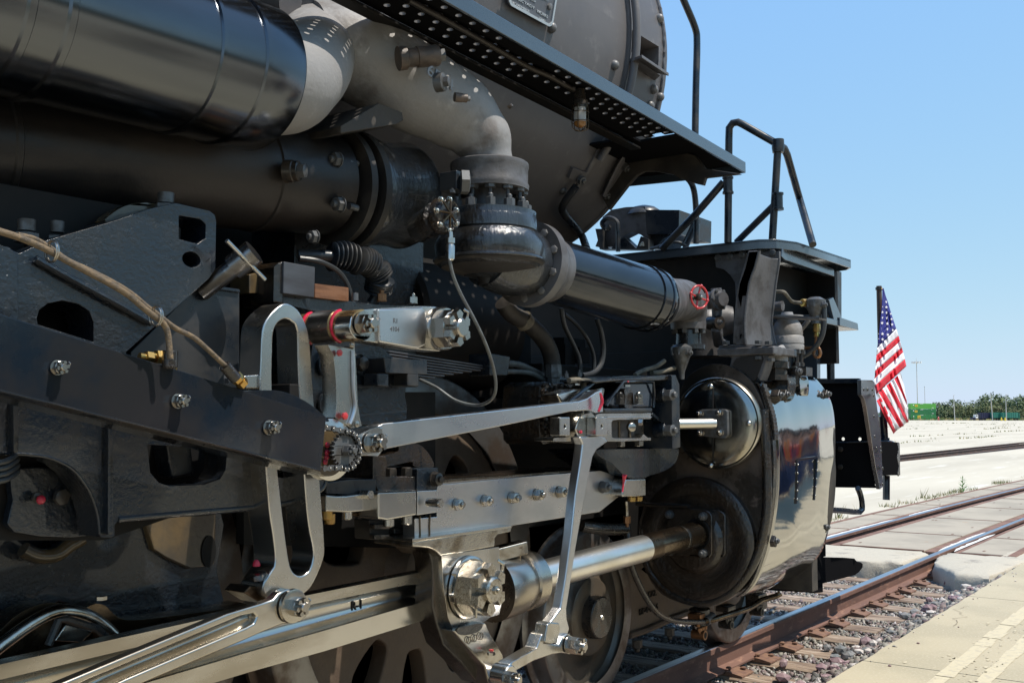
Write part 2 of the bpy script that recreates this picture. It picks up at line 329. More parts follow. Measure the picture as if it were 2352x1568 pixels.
def hw(name, kind, p, ax, r, m, parent, spin=0, h=1):
    key = kind+m
    if key not in PROTO: me = proto(kind).copy(); me.materials.append(MATS[m]); PROTO[key] = me
    M = Matrix.Translation(p) @ Vector(ax).to_track_quat('Z', 'Y').to_matrix().to_4x4() @ Matrix.Rotation(spin, 4, 'Z') @ Matrix.Diagonal((r, r, r*h, 1))
    return put(name, PROTO[key], None, parent, M)
NY = (0, -1, 0); NX = (-1, 0, 0); PZ = (0, 0, 1); NZ = (0, 0, -1)
def nut(px, Y, rpx, m='nut_steel', parent=None, kind='castle', name='nut', ax=NY, spin=.2, h=1, c=None):
    p = G(*(c(*px) if c else px), Y); return hw(name, kind, p, ax, rad(rpx, p), m, parent, spin, h)
# ================================================================ SETTING
def bend(X): return 0 if X < 11 else (-.0012*(X-11)**2 if X < 25 else -.0012*196-.0336*(X-25))
def strip(name, x0, x1, y0, y1, z0, z1, m, parent=None, step=1.5, kind=None, bev=.004, jag=0):
    n = max(1, int((x1-x0)/step)) if x1 > 11 else 1; secs = []
    for i in range(n+1):
        x = x0+(x1-x0)*i/n; d = bend(x); j = random.uniform(-jag, jag) if jag else 0
        secs.append([Vector((x, y0+d+j, z0)), Vector((x, y1+d+j, z0)), Vector((x, y1+d, z1)), Vector((x, y0+d, z1))])
    o = MB().loft(secs).mk(name, m, parent, bev=bev)
    if kind: o['kind'] = kind
    return o
S = lambda o, k='structure': tag(o, kind=k)
S(mk('ground', [(-3000, -3000, -.6), (6000, -3000, -.6), (6000, 6000, -.6), (-3000, 6000, -.6)], [[0, 1, 2, 3]], 'scrub', sm=0))
# pale concrete yard beyond the track, with a slot for the second track
lot = top('yard', (10, 5, 0), 'pale concrete yard stretching away beyond the track', 'yard', kind='structure')
del lot['category']
strip('yard_slab', -60, 13.5, 1.9, 7.3, -.5, -.03, 'lot', lot)
strip('yard_slab', 13.5, 90, 1.62, 7.3, -.5, -.03, 'lot', lot, step=3)
def bend2(X): return 7.35+.0*X
MB().prism([[Vector((-60, 8.75, -.5)), Vector((170, 8.2, -.5)), Vector((560, 40, -.5)), Vector((700, 330, -.5)), Vector((-60, 330, -.5))]], (0, 0, .47)).mk('yard_slab', 'lot', lot, bev=0)
MB().prism([[Vector((90, 4.4, -.5)), Vector((170, 3, -.5)), Vector((560, 6, -.5)), Vector((560, 39.9, -.5)), Vector((170, 8.1, -.5)), Vector((90, 7.2, -.5))]], (0, 0, .468)).mk('yard_slab', 'lot', lot, bev=0)
# scattered cracks of dry weeds in the yard
b = MB()
for k in range(3200):
    x = random.uniform(25, 420); y = random.uniform(11, 120)
    if k < 2600: y = random.choice([14, 19, 26, 34, 45, 60, 80])+random.uniform(-.15, .15); x = random.uniform(20, 330)
    if math.sin(x*.21+y)+math.sin(x*.073+y*2) < .1: continue
    if y > x*.55: continue
    s_ = random.uniform(.03, .14)*(1+x/300)
    for q in range(3):
        a = random.uniform(0, 6.3); dx, dy = .3*s_*math.cos(a), .3*s_*math.sin(a); px_, py_ = x+random.uniform(-.3, .3)*(1+x/120), y+random.uniform(-.2, .2)
        b.add([(px_-dx, py_-dy, -.03), (px_+dx, py_+dy, -.03), (px_+dy*1.5, py_+dx, -.03+s_*random.uniform(.4, 1.3))], [[0, 1, 2]])
tag(b.mk('dry_weeds', 'weed_green', sm=0, fix=False), 'sparse dry weeds growing in the cracks of the pale yard', 'weeds', kind='stuff')
# second track: two dark rails sunk in the yard
MB().prism([[Vector((36, -400, -.5)), Vector((700, -400, -.5)), Vector((700, -1.7, -.5)), Vector((36, -1.7, -.5))]], (0, 0, .47)).mk('yard_slab', 'lot', lot, bev=0)
MB().prism([[Vector((-300, -400, -.5)), Vector((36, -400, -.5)), Vector((36, -60.1, -.5)), Vector((-300, -60.1, -.5))]], (0, 0, .47)).mk('yard_slab', 'lot', lot, bev=0)
tr2 = top('second_track', (45, 8, -.2), 'dark rusty track sunk in the pale yard on the far right', 'railway track', kind='structure'); del tr2['category']
def railsec(c, h=.17, hw=.0365, bw=.07):
    return [(-bw, -h), (bw, -h), (bw, -h+.012), (.012, -h+.03), (.012, -.045), (hw, -.036), (hw, -.006), (hw-.008, 0), (-hw+.008, 0), (-hw, -.006), (-hw, -.036), (-.012, -.045), (-.012, -h+.03), (-bw, -h+.012)]
def rail(name, x0, x1, y, parent, mside='rail_rust', step=1.0, bendf=bend, mtop='rail_top', z=0):
    xs = [x0+(x1-x0)*i/max(1, int((x1-x0)/step)) for i in range(max(1, int((x1-x0)/step))+1)]
    o = MB().loft([[Vector((x, y+bendf(x)+q[0], q[1]+z)) for q in railsec(0)] for x in xs]).mk(name, mside, parent, sm=30)
    t = MB().loft([[Vector((x, y+bendf(x)+a, zz+z)) for a, zz in ((-.031, -.002), (.031, -.002), (.027, .0025), (-.027, .0025))] for x in xs]).mk('railhead', mtop, o, sm=30)
    return o
zero = lambda x: 0
rail('rail', -40, 170, 8.45, tr2, 'rail_dark', 10, zero, 'rail_dark', z=-.02)
rail('rail', -40, 170, 7.75, tr2, 'rail_dark', 10, zero, 'rail_dark', z=-.03)
MB().box((65, 8.0, -.4), (210, 1.5, .3)).mk('track_bed', 'rail_dark', tr2)
b = MB()
for i in range(110): b.box((30+i*.62, 8.15, -.205), (.2, .34, .1))
o = b.mk('rail_clips', 'rust_angle', tr2); o['kind'] = 'stuff'
# --- main track
trk = top('railway_track', (8, 0, -.3), 'rusty rails on weathered ties under and ahead of the locomotive', 'track', kind='structure'); del trk['category']
rail('rail', -6, 34, -.753, trk); rail('rail', -6, 60, .753, trk)
S(mk('track_bed', [(-8, -1.8, -.232), (13, -1.8, -.232), (13, 2.1, -.232), (-8, 2.1, -.232)], [[0, 1, 2, 3]], 'dirt', sm=0))
tie_x = [7.16+.4975*i for i in range(-10, 11)]
tie_x[10:] = [7.163, 7.63, 8.218, 8.716, 9.273, 9.795, 10.323, 10.75, 11.301, 11.859, 12.35]
tie_x[:10] = [7.163-.5*(10-i) for i in range(10)]
for i, x in enumerate(tie_x):
    e0 = -1.25+random.uniform(-.04, .04); e1 = 1.27+random.uniform(-.04, .04); secs = []; wv = random.uniform(0, 9); n = 14
    for k in range(n+1):
        y = e0+(e1-e0)*k/n; a = .004*math.sin(k*2.1+wv)+random.uniform(-.003, .003); rt_ = random.uniform(-.004, .003)
        secs.append([Vector((x-.107+a, y, -.36)), Vector((x-.107+a, y, -.2+rt_)), Vector((x-.09+a, y, -.188+rt_)), Vector((x-.03, y, -.186+rt_*2)), Vector((x+.04, y, -.19-rt_)), Vector((x+.09+a, y, -.187)), Vector((x+.107+a, y, -.2)), Vector((x+.107+a, y, -.36))])
    t = MB().loft(secs).mk('tie', 'tie_wood', trk, sm=25)
    if x < 2: continue
    for yy in (-.753, .753):
        if yy > 0 and x < 8: continue
        s_ = -1 if yy < 0 else 1; xo = random.uniform(-.012, .012)
        q = MB(); sec = [(-.17*s_, 0), (-.17*s_, .016), (-.08*s_, .02), (-.08*s_, .013), (.08*s_, .013), (.08*s_, .03), (.10*s_, .03), (.2*s_, .013), (.2*s_, 0)]
        q.prism([[Vector((x-.095+xo, yy+a, -.186+zz)) for a, zz in sec]], (.19, 0, 0)); tp = q.mk('tie_plate', 'tie_plate_rust', t, bev=.002)
        q = MB()
        for (dx, dy, dz) in ((-.05, .092, .035), (.055, .15, .028)):
            px_, py_, pz_ = x+dx+xo, yy+dy*s_, -.186+dz+random.uniform(-.003, .008); q.box((px_, py_, pz_-.012), (.016, .016, .03)); q.lathe((px_, py_-.006*s_, pz_), (.1*random.random(), -.15*s_, 1), [(0, .019), (.008, .021), (.014, .012)], 10)
        q.mk('spikes', 'tie_plate_rust', t)
# --- ballast
def rocks(n, xr, yr, zf, smin, smax, name, m, parent=None):
    cx = rng.uniform(*xr, n); cy = rng.uniform(*yr, n); s = rng.uniform(smin, smax, n)*rng.uniform(.6, 1.2, n)
    base = np.array([[-1, -1, -1], [1, -1, -1], [1, 1, -1], [-1, 1, -1], [-1, -1, 1], [1, -1, 1], [1, 1, 1], [-1, 1, 1]], float)*.5
    V = base[None]*rng.uniform(.45, 1.15, (n, 8, 3))*s[:, None, None]*rng.uniform(.6, 1.3, (n, 1, 3))
    q = rng.normal(size=(n, 4)); q /= np.linalg.norm(q, axis=1)[:, None]; a, b_, c, d = q.T
    Rm = np.stack([1-2*(c*c+d*d), 2*(b_*c-a*d), 2*(b_*d+a*c), 2*(b_*c+a*d), 1-2*(b_*b_+d*d), 2*(c*d-a*b_), 2*(b_*d-a*c), 2*(c*d+a*b_), 1-2*(b_*b_+c*c)], 1).reshape(n, 3, 3)
    V = np.einsum('nij,nkj->nki', Rm, V); V[:, :, 0] += cx[:, None]; V[:, :, 1] += cy[:, None]; V[:, :, 2] += zf(cx, cy, rng)[:, None]
    F = np.array([[0, 3, 2, 1], [4, 5, 6, 7], [0, 1, 5, 4], [1, 2, 6, 5], [2, 3, 7, 6], [3, 0, 4, 7]])
    Fa = (F[None]+(np.arange(n)*8)[:, None, None]).reshape(-1, 4)
    me = bpy.data.meshes.new(name); me.vertices.add(n*8); me.vertices.foreach_set('co', V.reshape(-1)); me.loops.add(len(Fa)*4); me.loops.foreach_set('vertex_index', Fa.reshape(-1))
    me.polygons.add(len(Fa)); me.polygons.foreach_set('loop_start', np.arange(len(Fa))*4); me.update(calc_edges=True)
    o = put(name, me, m, parent); o['kind'] = 'stuff'; return o
def zbed(x, y, rg):
    e = np.clip((-y-1.2)/.45, 0, 1); return -.224+rg.uniform(-.01, .02, len(x))+.15*e**1.5
rocks(78000, (3.0, 13.2), (-1.72, 1.6), zbed, .012, .034, 'ballast', 'ballast', trk)
rocks(5200, (4.2, 12.9), (-1.70, -1.28), lambda x, y, r_: zbed(x, y, r_)+.005, .025, .062, 'coarse_ballast', 'ballast', trk)
def rock(p, s, m, parent, name='stone'):
    bm = bmesh.new(); bmesh.ops.create_icosphere(bm, subdivisions=1, radius=1)
    sc = Vector((random.uniform(.7, 1.2), random.uniform(.7, 1.2), random.uniform(.5, .8)))
    V = [Vector((v.co.x*sc.x, v.co.y*sc.y, v.co.z*sc.z))*s*random.uniform(.75, 1.15)+Vector(p) for v in bm.verts]; F = [[v.index for v in f.verts] for f in bm.faces]; bm.free()
    return mk(name, V, F, m, parent, sm=20)
for (px_, py_, s_, m) in [(800, 1285, .075, 'pink_stone'), (732, 1328, .045, 'white_stone'), (605, 1435, .07, 'pink_stone'), (1365, 885, .065, 'pink_stone'), (1130, 1080, .06, 'grey_stone'), (1065, 1110, .05, 'grey_stone'), (235, 1430, .05, 'pink_stone'), (1345, 838, .05, 'white_stone'), (530, 1325, .045, 'grey_stone'), (620, 1340, .05, 'grey_stone'), (900, 1290, .05, 'pink_stone'), (1230, 1000, .04, 'pink_stone'), (1135, 1115, .05, 'pink_stone'), (690, 1370, .05, 'grey_stone'), (500, 1465, .06, 'pink_stone'), (590, 1395, .05, 'grey_stone'), (230, 1530, .05, 'pink_stone')]:
    rock(GZ(*cM(px_, py_), -.16), s_, m, trk)
for k in range(110):
    x = random.uniform(5.6, 12.8); rock((x, -1.62+random.uniform(-.08, .22), -.10+random.uniform(-.03, .02)), random.uniform(.025, .05), random.choice(['pink_stone', 'pink_stone', 'grey_stone', 'grey_stone', 'white_stone']), trk)
# --- crossing
cro = top('crossing', (15, 0, 0), 'concrete level crossing panels with rusty steel edges', 'crossing', kind='structure'); del cro['category']
jx = [12.72, 14.55, 16.95, 19.35, 21.75, 24.15, 26.6, 29, 31.4, 33.8, 36.2, 41, 46]
for i in range(len(jx)-1):
    a, b_ = jx[i]+.012, jx[i+1]-.012
    for (y0, y1) in ((-.55, .43), (.93, 1.36), (-1.43, -.93)):
        if y0 > .9: a2, b2 = a+.2, b_+.2
        elif y0 < -1: a2, b2 = a+.1, b_+.1
        else: a2, b2 = a, b_
        strip('crossing_panel', a2, b2, y0, y1, -.25, -.012, 'panel_concrete', cro, step=.8)
for (y0, y1, z1, n_) in ((-.665, -.555, -.02, 0), (.435, .55, -.02, 0), (.85, .925, -.012, 0), (1.365, 1.44, -.008, 0), (-1.53, -1.435, -.005, 0), (-.925, -.86, -.02, 0)):
    strip('steel_edge', 12.72, 46, y0, y1, -.25, z1, 'rust_angle', cro, step=1.2)
for x in jx: 
    for y0, y1 in ((-.55, .43), (.93, 1.36), (-1.43, -.93)): strip('steel_joint', x-.011, x+.011, y0, y1, -.2, -.006, 'rust_angle', cro)
for (x0, x1, y0, y1) in ((12.75, 15.2, -.70, -.66), (13, 16.4, .80, .87), (12.8, 15.0, -.86, -.80), (17, 19, .80, .87)):
    n = 16; V = []; F = []
    for i in range(n+1):
        x = x0+(x1-x0)*i/n; t = math.sin(math.pi*i/n)**.4; j = random.uniform(.5, 1)*t; V += [(x, y0+bend(x), -.012), (x, y0+(y1-y0)*j+bend(x), -.006), (x, y0+bend(x), -.03)]
    for i in range(n): F += [[i*3, i*3+1, i*3+4, i*3+3]]
    mk('mortar_filler', V, F, 'filler', cro, sm=0)
for k in range(46):                                                    # rusty lag bolts
    x = random.choice(jx[:9])+random.choice([.35, 1.2, 2.0]); y = random.choice([-.4, -.1, .3, 1.05, 1.25, -1.1, -1.3])+random.uniform(-.03, .03)
    mk('lag_bolt', [(x+.05*math.cos(a), y+bend(x)+.016*math.sin(a), -.009) for a in [.785*q for q in range(8)]], [list(range(8))], 'tie_plate_rust', cro, sm=0)
# rough asphalt/concrete aprons at the end of the crossing
def apron(name, P, z0=-.2, m='apron'):
    P = [Vector((p[0], p[1], z0)) for p in P]; n = len(P); c = sum(P, Vector())/n; V = []; F = []
    for ring, (s_, z) in enumerate(((1.0, z0-.05), (1.0, -.10), (.985, -.045), (.965, -.024), (.92, -.016), (.5, -.010))):
        for p in P: V.append(c+(p-c)*s_+Vector((random.uniform(-.012, .012), random.uniform(-.012, .012), z-z0+random.uniform(-.004, .004))))
    for r_ in range(5):
        for k in range(n): F.append([r_*n+k, r_*n+(k+1) % n, (r_+1)*n+(k+1) % n, (r_+1)*n+k])
    F.append([5*n+k for k in range(n)]); return mk(name, V, F, m, cro, sm=50)
def dense(P, n=8):
    o = []
    for i in range(len(P)):
        a, b_ = P[i], P[(i+1) % len(P)]
        for k in range(n): o.append((a[0]+(b_[0]-a[0])*k/n, a[1]+(b_[1]-a[1])*k/n))
    return o
apron('apron', dense([(12.72, .66), (12.72, -.55), (12.55, -.66), (11.6, -.62), (11.45, -.2), (11.5, .4), (11.6, .66)]))
apron('apron', dense([(12.72, -.80), (12.72, -1.45), (13.9, -1.5), (14.2, -1.66), (12.4, -1.68), (11.05, -1.58), (11.1, -1.25), (11.7, -.9), (12.3, -.79)]))
apron('apron', dense([(12.72, .82), (12.85, 1.9), (11.0, 1.9), (11.2, .82)]))
strip('apron_verge', 13.9, 46, -1.70, -1.53, -.2, -.015, 'filler', cro, step=1.0, jag=.01)
strip('apron_verge', 12.8, 46, 1.44, 1.66, -.2, -.028, 'lot', cro, step=1.0, jag=.02)
# weeds along the yard edge
def blades(name, pts, hmin, hmax, n, m, label, cat, spread=.05):
    b = MB()
    for (x, y, z) in pts:
        for k in range(n):
            a = random.uniform(0, 6.28); h = random.uniform(hmin, hmax); lx, ly = random.uniform(-.5, .5)*h, random.uniform(-.5, .5)*h; w_ = .004+.04*h
            ox, oy = random.uniform(-spread, spread), random.uniform(-spread, spread)
            b.add([(x+ox-w_*math.cos(a), y+oy-w_*math.sin(a), z), (x+ox+w_*math.cos(a), y+oy+w_*math.sin(a), z), (x+ox+lx, y+oy+ly, z+h)], [[0, 1, 2]])
    return tag(b.mk(name, m, sm=0, fix=False), label, cat, kind='stuff')
P = [(x, 1.55+bend(x)+random.uniform(-.05, .12), -.03) for x in [random.uniform(13.5, 34) for _ in range(150)] if math.sin(x*1.7)+math.sin(x*.61+1) > -.35]
blades('edge_grass', P, .02, .10, 12, 'weed_green', 'dry grass and weeds along the edge of the yard by the crossing', 'grass', .12)
blades('tall_stalks', [(30.8, 1.6+bend(30.8), -.03), (17.2, 1.6, -.03), (21.2, 1.62, -.03), (16.2, 1.62, -.03), (32.4, 1.62+bend(32), -.03)], .12, .28, 5, 'weed_green', 'a few tall dry weed stalks at the yard edge', 'weeds', .04)
def leafy(x, y, z, h, name, label):
    b = MB()
    for k in range(26):
        a = k*2.4; t = k/26; L_ = h*.42*(1-t*.5); d = Vector((math.cos(a), math.sin(a), .55)); s_ = Vector((-math.sin(a), math.cos(a), 0))*L_*.13; o = Vector((x, y, z+h*.9*t))
        b.add([o, o+d*L_*.5+s_, o+d*L_, o+d*L_*.5-s_], [[0, 1, 2, 3]])
    b.tube([(x, y, z), (x, y, z+h)], .006, 5); return tag(b.mk(name, 'weed_fresh', sm=0), label, 'weed')
leafy(23.3, 1.52+bend(23.3), -.03, .34, 'weed', 'bright green leafy weed standing alone at the yard edge')
# --- platform
plf = top('platform', (8, -3, -.3), 'pale concrete platform beside the track', 'platform', kind='structure'); del plf['category']
px0 = [6.735-2.922*k for k in range(1, 9)][::-1]+[6.735+2.922*k for k in range(0, 10)]
for i in range(len(px0)-1):
    a, b_ = px0[i]+.006, px0[i+1]-.006
    secs = []; n = 22; 
    for k in range(n+1):
        x = a+(b_-a)*k/n; j = random.uniform(0, .012)
        secs.append([Vector((x, -5.2, -.5)), Vector((x, -1.69, -.5)), Vector((x, -1.675-j, -.02)), Vector((x, -1.69-j, 0)), Vector((x, -5.2, 0))])
    sl_ = MB().loft(secs).mk('platform_slab', 'slab', plf, sm=30)
    MB().prism([[Vector((a, -60, -.5)), Vector((b_, -60, -.5)), Vector((b_, -5.21, -.5)), Vector((a, -5.21, -.5))]], (0, 0, .5)).mk('platform_slab', 'slab', plf, bev=.004)
MB().box((5, -20, -.3), (60, 36, .5)).mk('joint_filler', 'joint_fill', plf)
for (yc, w_) in ((-2.215, .055), (-2.43, .05)):                        # worn painted lines
    V = []; F = []; x = -10.; k = 0
    while x < 30:
        L_ = random.uniform(.05, .35); x1 = x+L_; wa = w_*random.uniform(.75, 1.1); q = [random.uniform(-.006, .006) for _ in range(4)]
        V += [(x, yc-wa+q[0], .003), (x1, yc-wa+q[1], .003), (x1, yc+wa+q[2], .003), (x, yc+wa+q[3], .003)]; F.append([k, k+1, k+2, k+3]); k += 4; x = x1+(random.uniform(.005, .03) if random.random() < .12 else 0)
    mk('painted_line', V, F, 'slab_stripe', plf, sm=0)
b = MB()
for k in range(700):
    x = random.uniform(4, 16); y = -2.32+random.gauss(0, .12); s_ = random.uniform(.004, .02)
    b.add([(x+s_*random.uniform(.5, 2)*math.cos(a), y+s_*math.sin(a)*.7, .0035) for a in (0, 1.2, 2.5, 3.8, 5)], [[0, 1, 2, 3, 4]])
for (cx_, cy_, L_) in ((8.2, -1.9, 1.1), (10.9, -2.6, .9), (6.0, -2.75, .8)):
    P = [Vector((cx_, cy_, .0032))]
    for k in range(16): P.append(P[-1]+Vector((L_/16*random.uniform(.5, 1.4), random.uniform(-.045, .05), 0)))
    mk('crack', [p+Vector((0, s_*random.uniform(.001, .003), 0)) for p in P for s_ in (-1, 1)], [[2*i, 2*i+2, 2*i+3, 2*i+1] for i in range(16)], 'joint_fill', plf, sm=0)
for k in range(26): rock((random.uniform(5.8, 13), -1.72-random.expovariate(5), .004), random.uniform(.004, .012), random.choice(['grey_stone', 'white_stone', 'pink_stone']), plf, 'pebble')
o = b.mk('paint_flecks', 'slab_stripe', plf, sm=0, fix=False); o['kind'] = 'stuff'
# ================================================================ FAR BACKGROUND
def at(px_, dist): r = ray(px_, 958); r = Vector((r.x, r.y, 0)).normalized(); return Vector((CAM.x, CAM.y, 0))+r*dist
def tree(px_, D, h, wd, m='leaf', lab='', cat='tree', grp='trees beyond the yard', seed=1):
    rs = random.Random(seed); base = at(px_, D); t = top('tree', (base.x, base.y, -.6), lab, cat, grp)
    MB().tube([base+Vector((0, 0, -.6)), base+Vector((0, 0, h*.3)), base+Vector((.3, .2, h*.7))], [wd*.035, wd*.028, wd*.012], 7).mk('trunk', 'bark', t)
    b = MB()
    for k in range(34):
        a = rs.uniform(0, 6.28); zz = rs.uniform(.22, .95); rr = wd*.5*math.sqrt(max(0, 1-((zz-.45)/.58)**2))*rs.uniform(.3, 1.0); c = base+Vector((rr*math.cos(a), rr*math.sin(a), h*zz)); cs = wd*rs.uniform(.09, .17)
        for q in range(46):
            d = Vector((rs.gauss(0, 1), rs.gauss(0, 1), rs.gauss(0, 1))).normalized()*cs*rs.uniform(.5, 1.15); o = c+d; s_ = wd*.022*rs.uniform(.6, 1.4); u = Vector((rs.gauss(0, 1), rs.gauss(0, 1), rs.gauss(0, 1))).normalized(); v = u.orthogonal().normalized()
            b.add([o-u*s_, o+v*s_, o+u*s_, o-v*s_], [[0, 1, 2, 3]])
    b.mk('crown', m, t, sm=0, fix=False); return t
far = [(2087, 640, 12.5, 8, 'leaf', 'dark tree just right of the flag, left of the green containers'),
 (2170, 660, 13, 22, 'leaf', 'rounded green tree right of the container stack'), (2192, 665, 16, 20, 'leaf', 'taller green tree behind the first pale pole'), (2212, 640, 12, 18, 'leaf_olive', 'low olive green tree between pole and wagons'),
 (2262, 700, 15, 24, 'leaf', 'green tree rising behind the dark open wagon'), (2284, 700, 19.5, 30, 'leaf', 'tallest broad green tree behind the wagons'), (2302, 670, 13, 26, 'leaf_olive', 'yellowish green tree in front of the tallest tree'),
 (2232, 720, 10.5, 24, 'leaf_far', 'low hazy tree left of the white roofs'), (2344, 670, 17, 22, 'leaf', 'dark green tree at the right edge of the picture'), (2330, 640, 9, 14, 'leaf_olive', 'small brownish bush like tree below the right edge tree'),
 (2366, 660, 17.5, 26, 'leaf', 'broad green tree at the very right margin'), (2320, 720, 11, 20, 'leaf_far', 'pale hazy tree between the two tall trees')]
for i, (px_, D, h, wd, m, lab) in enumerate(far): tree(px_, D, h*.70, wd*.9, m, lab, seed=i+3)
b = MB()
for k in range(5200):
    px_ = random.uniform(1880, 2440); D = random.uniform(800, 1300); p = at(px_, D); h = 5.8+1.2*math.sin(px_*.09)+1.0*math.sin(px_*.31+1); z = random.uniform(0, 1)**.6*h*D/900; s_ = random.uniform(1, 2.4)
    u = Vector((random.gauss(0, 1), random.gauss(0, 1), random.gauss(0, 1))).normalized(); v = u.orthogonal().normalized(); p.z = z; b.add([p-u*s_, p+v*s_, p+u*s_, p-v*s_], [[0, 1, 2, 3]])
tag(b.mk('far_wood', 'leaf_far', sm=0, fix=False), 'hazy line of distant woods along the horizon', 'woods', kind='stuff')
def fence_poles(): pass
# container stack
fwdh = Vector((FW.x, FW.y, 0)).normalized()
cb = at(2092, 585); ang = math.atan2(RT.y, RT.x)+R(8)
def corr_box(L_, W_, H_, n=40):
    b = MB(); b.box((L_/2, W_/2, H_/2), (L_, W_, H_)); 
    for i in range(n): b.box((L_*(i+.5)/n, -.02, H_/2), (L_/n*.5, .05, H_*.86))
    return b
for i, (m, lab) in enumerate((('cont_mid', 'bottom green shipping container of the stack of three'), ('cont_dark', 'middle darker green shipping container of the stack of three'), ('cont_lime', 'top bright green shipping container of the stack of three'))):
    t = top('shipping_container', cb+Vector((0, 0, i*2.95)), lab, 'container', 'stacked green shipping containers'); Mx = Matrix.Translation(cb+Vector((0, 0, i*2.95))) @ Matrix.Rotation(ang, 4, 'Z')
    q = corr_box(14.2, 2.5, 2.86)
    def loc(b_): b_.V = [Mx @ v for v in b_.V]; return b_
    loc(q).mk('body', m, t, bev=0)
    q = MB(); q.box((14.26, 1.25, 1.4), (.08, 2.4, 2.7)); loc(q).mk('door', m, t)
    q = MB()
    for yy in (.35, .85, 1.6, 2.1): q.box((14.34, yy, 1.4), (.06, .09, 2.6))
    for zz in (.7, 1.9):
        for yy in (.35, .85, 1.6, 2.1): q.box((14.36, yy, zz), (.05, .35, .25))
    loc(q).mk('locking_bars', 'white', t)
    lx = (3.2, 3.0, 4.3)[2-i] if i else 4.6; q = MB(); q.box((lx, -.08, 1.7), (1.5, .06, 1.1) if i else (1.7, .06, 1.5)); loc(q).mk('yellow_panel', 'yellow', t)
    q = MB(); 
    for k, dx in enumerate((-.35, 0, .35)): q.box((lx+dx, -.13, 1.75), (.12, .04, .55)); q.box((lx+dx+.1, -.13, 1.75+(.2 if k != 1 else -.1)), (.2, .04, .12))
    loc(q).mk('panel_letters', 'rust_angle', t)
    q = MB(); q.box((1.6, -.08, 2.0), (.5, .05, .5)); q.box((6.2, -.08, 2.6), (1.6, .05, .16)); q.box((12.4, -.08, .6 if i else .5), (1.1, .05, .2)); q.box((11.8, -.08, 2.5), (.3, .05, .2)); loc(q).mk('white_markings', 'white', t)
def pole(px_, D, h, r, name, lab, cat, grp=None, m='pole_grey', lean=0):
    p = at(px_, D); t = top(name, (p.x, p.y, -.6), lab, cat, grp); MB().tube([p+Vector((0, 0, -.6)), p+Vector((-lean*RT.x, -lean*RT.y, h))], [r, r*.6], 8).mk('shaft', m, t); return t, p
t, p = pole(2108.5, 590, 31.2, .28, 'light_mast', 'tall floodlight mast with a crown of white lamps behind the containers', 'light mast')
MB().lathe(p+Vector((0, 0, 30.4)), PZ, [(0, .5), (.1, 2.0), (.3, 2.0), (.5, .4)], 16).mk('lamp_ring', 'pole_grey', t)
for k in range(8):
    a = k*math.pi/4; MB().box(p+Vector((2.1*math.cos(a), 2.1*math.sin(a), 30.5)), (.9, .9, .8)).mk('floodlight', 'white', t)
MB().tube([p+Vector((0, 0, 31)), p+Vector((.2, .1, 32.8))], .07, 6).mk('lightning_rod', 'pole_grey', t)
t, p = pole(2125.5, 640, 18.7, .2, 'antenna_pole', 'thin bare antenna pole right of the floodlight mast', 'antenna')
MB().box(p+Vector((0, 0, 18.9)), (.4, .4, .5)).mk('antenna_head', 'pole_grey', t)
for i, (px_, h, lean, lab) in enumerate(((2193, 12.5, .3, 'weathered pale utility pole nearest the containers'), (2280, 13.3, .7, 'leaning pale utility pole behind the wagons'), (2311.5, 12.6, 0, 'pale pole with a small lamp arm at the right'))):
    t, p = pole(px_, 560, h, .22, 'utility_pole', lab, 'pole', lean=lean); MB().tube([p+Vector((0, 0, h-.2)), p+RT*(1.2 if i == 2 else .5)+Vector((0, 0, h+.1))], .08, 6).mk('arm', 'pole_grey', t)
# wagons
def wagon(px_, D, L_, H_, m, lab, end=False):
    p = at(px_, D); t = top('freight_wagon', (p.x, p.y, 0), lab, 'wagon', 'short freight train beyond the yard'); Mx = Matrix.Translation(p) @ Matrix.Rotation(ang-R(4), 4, 'Z')
    def W_(b_, n_, m_): b_.V = [Mx @ v for v in b_.V]; return b_.mk(n_, m_, t)
    b_ = MB().box((L_/2, 1.5, 1.2+H_/2), (L_, 3, H_))
    for k in range(int(L_/1.1)): b_.box((.5+k*1.1, -.06, 1.2+H_/2), (.16, .14, H_*.96))
    W_(b_, 'body', m); W_(MB().box((L_/2, 1.5, 1.05), (L_*.96, 2.2, .35)), 'underframe', 'black_deep')
    for xx in (L_*.13, L_*.87):
        b_ = MB()
        for q in (-.85, .85): b_.lathe((xx+q, .4, .45), (0, 1, 0), [(0, .46), (.15, .46), (.15, .38), (.2, .1)], 14)
        b_.box((xx, .3, .55), (2.4, .2, .35)); W_(b_, 'bogie', 'black_deep')
    if end: W_(MB().box((L_+.7, 1.5, 2.3), (.25, 2.8, H_)).box((L_+.35, 1.5, 1.5), (.7, 2.4, .25)), 'end_platform', m)
    return t
wagon(2253, 560, 11.6, 2.6, 'navy', 'dark navy open freight wagon at the head of the short train'); wagon(2281, 560, 8.4, 2.7, 'teal', 'teal open wagon in the middle of the short train'); wagon(2301, 560, 8.4, 2.7, 'teal', 'last teal wagon with an open end platform', True)
p = at(2233.5, 558); t = top('yard_truck', (p.x, p.y, 0), 'small dark truck with a white cab left of the freight wagons', 'truck'); Mx = Matrix.Translation(p) @ Matrix.Rotation(ang-R(4), 4, 'Z')
for (c_, d_, n_, m_) in (((.9, 1.2, 1.0), (1.8, 2.2, 1.0), 'hood', 'navy'), ((2.3, 1.2, 2.0), (1.3, 2.2, 1.8), 'cab', 'white'), ((5.2, 1.2, 1.05), (4.6, 2.2, .5), 'flatbed', 'navy'), ((2.3, .08, 2.3), (.8, .05, .6), 'window', 'glass_dark')):
    b_ = MB().box(c_, d_); b_.V = [Mx @ v for v in b_.V]; b_.mk(n_, m_, t, bev=.05)
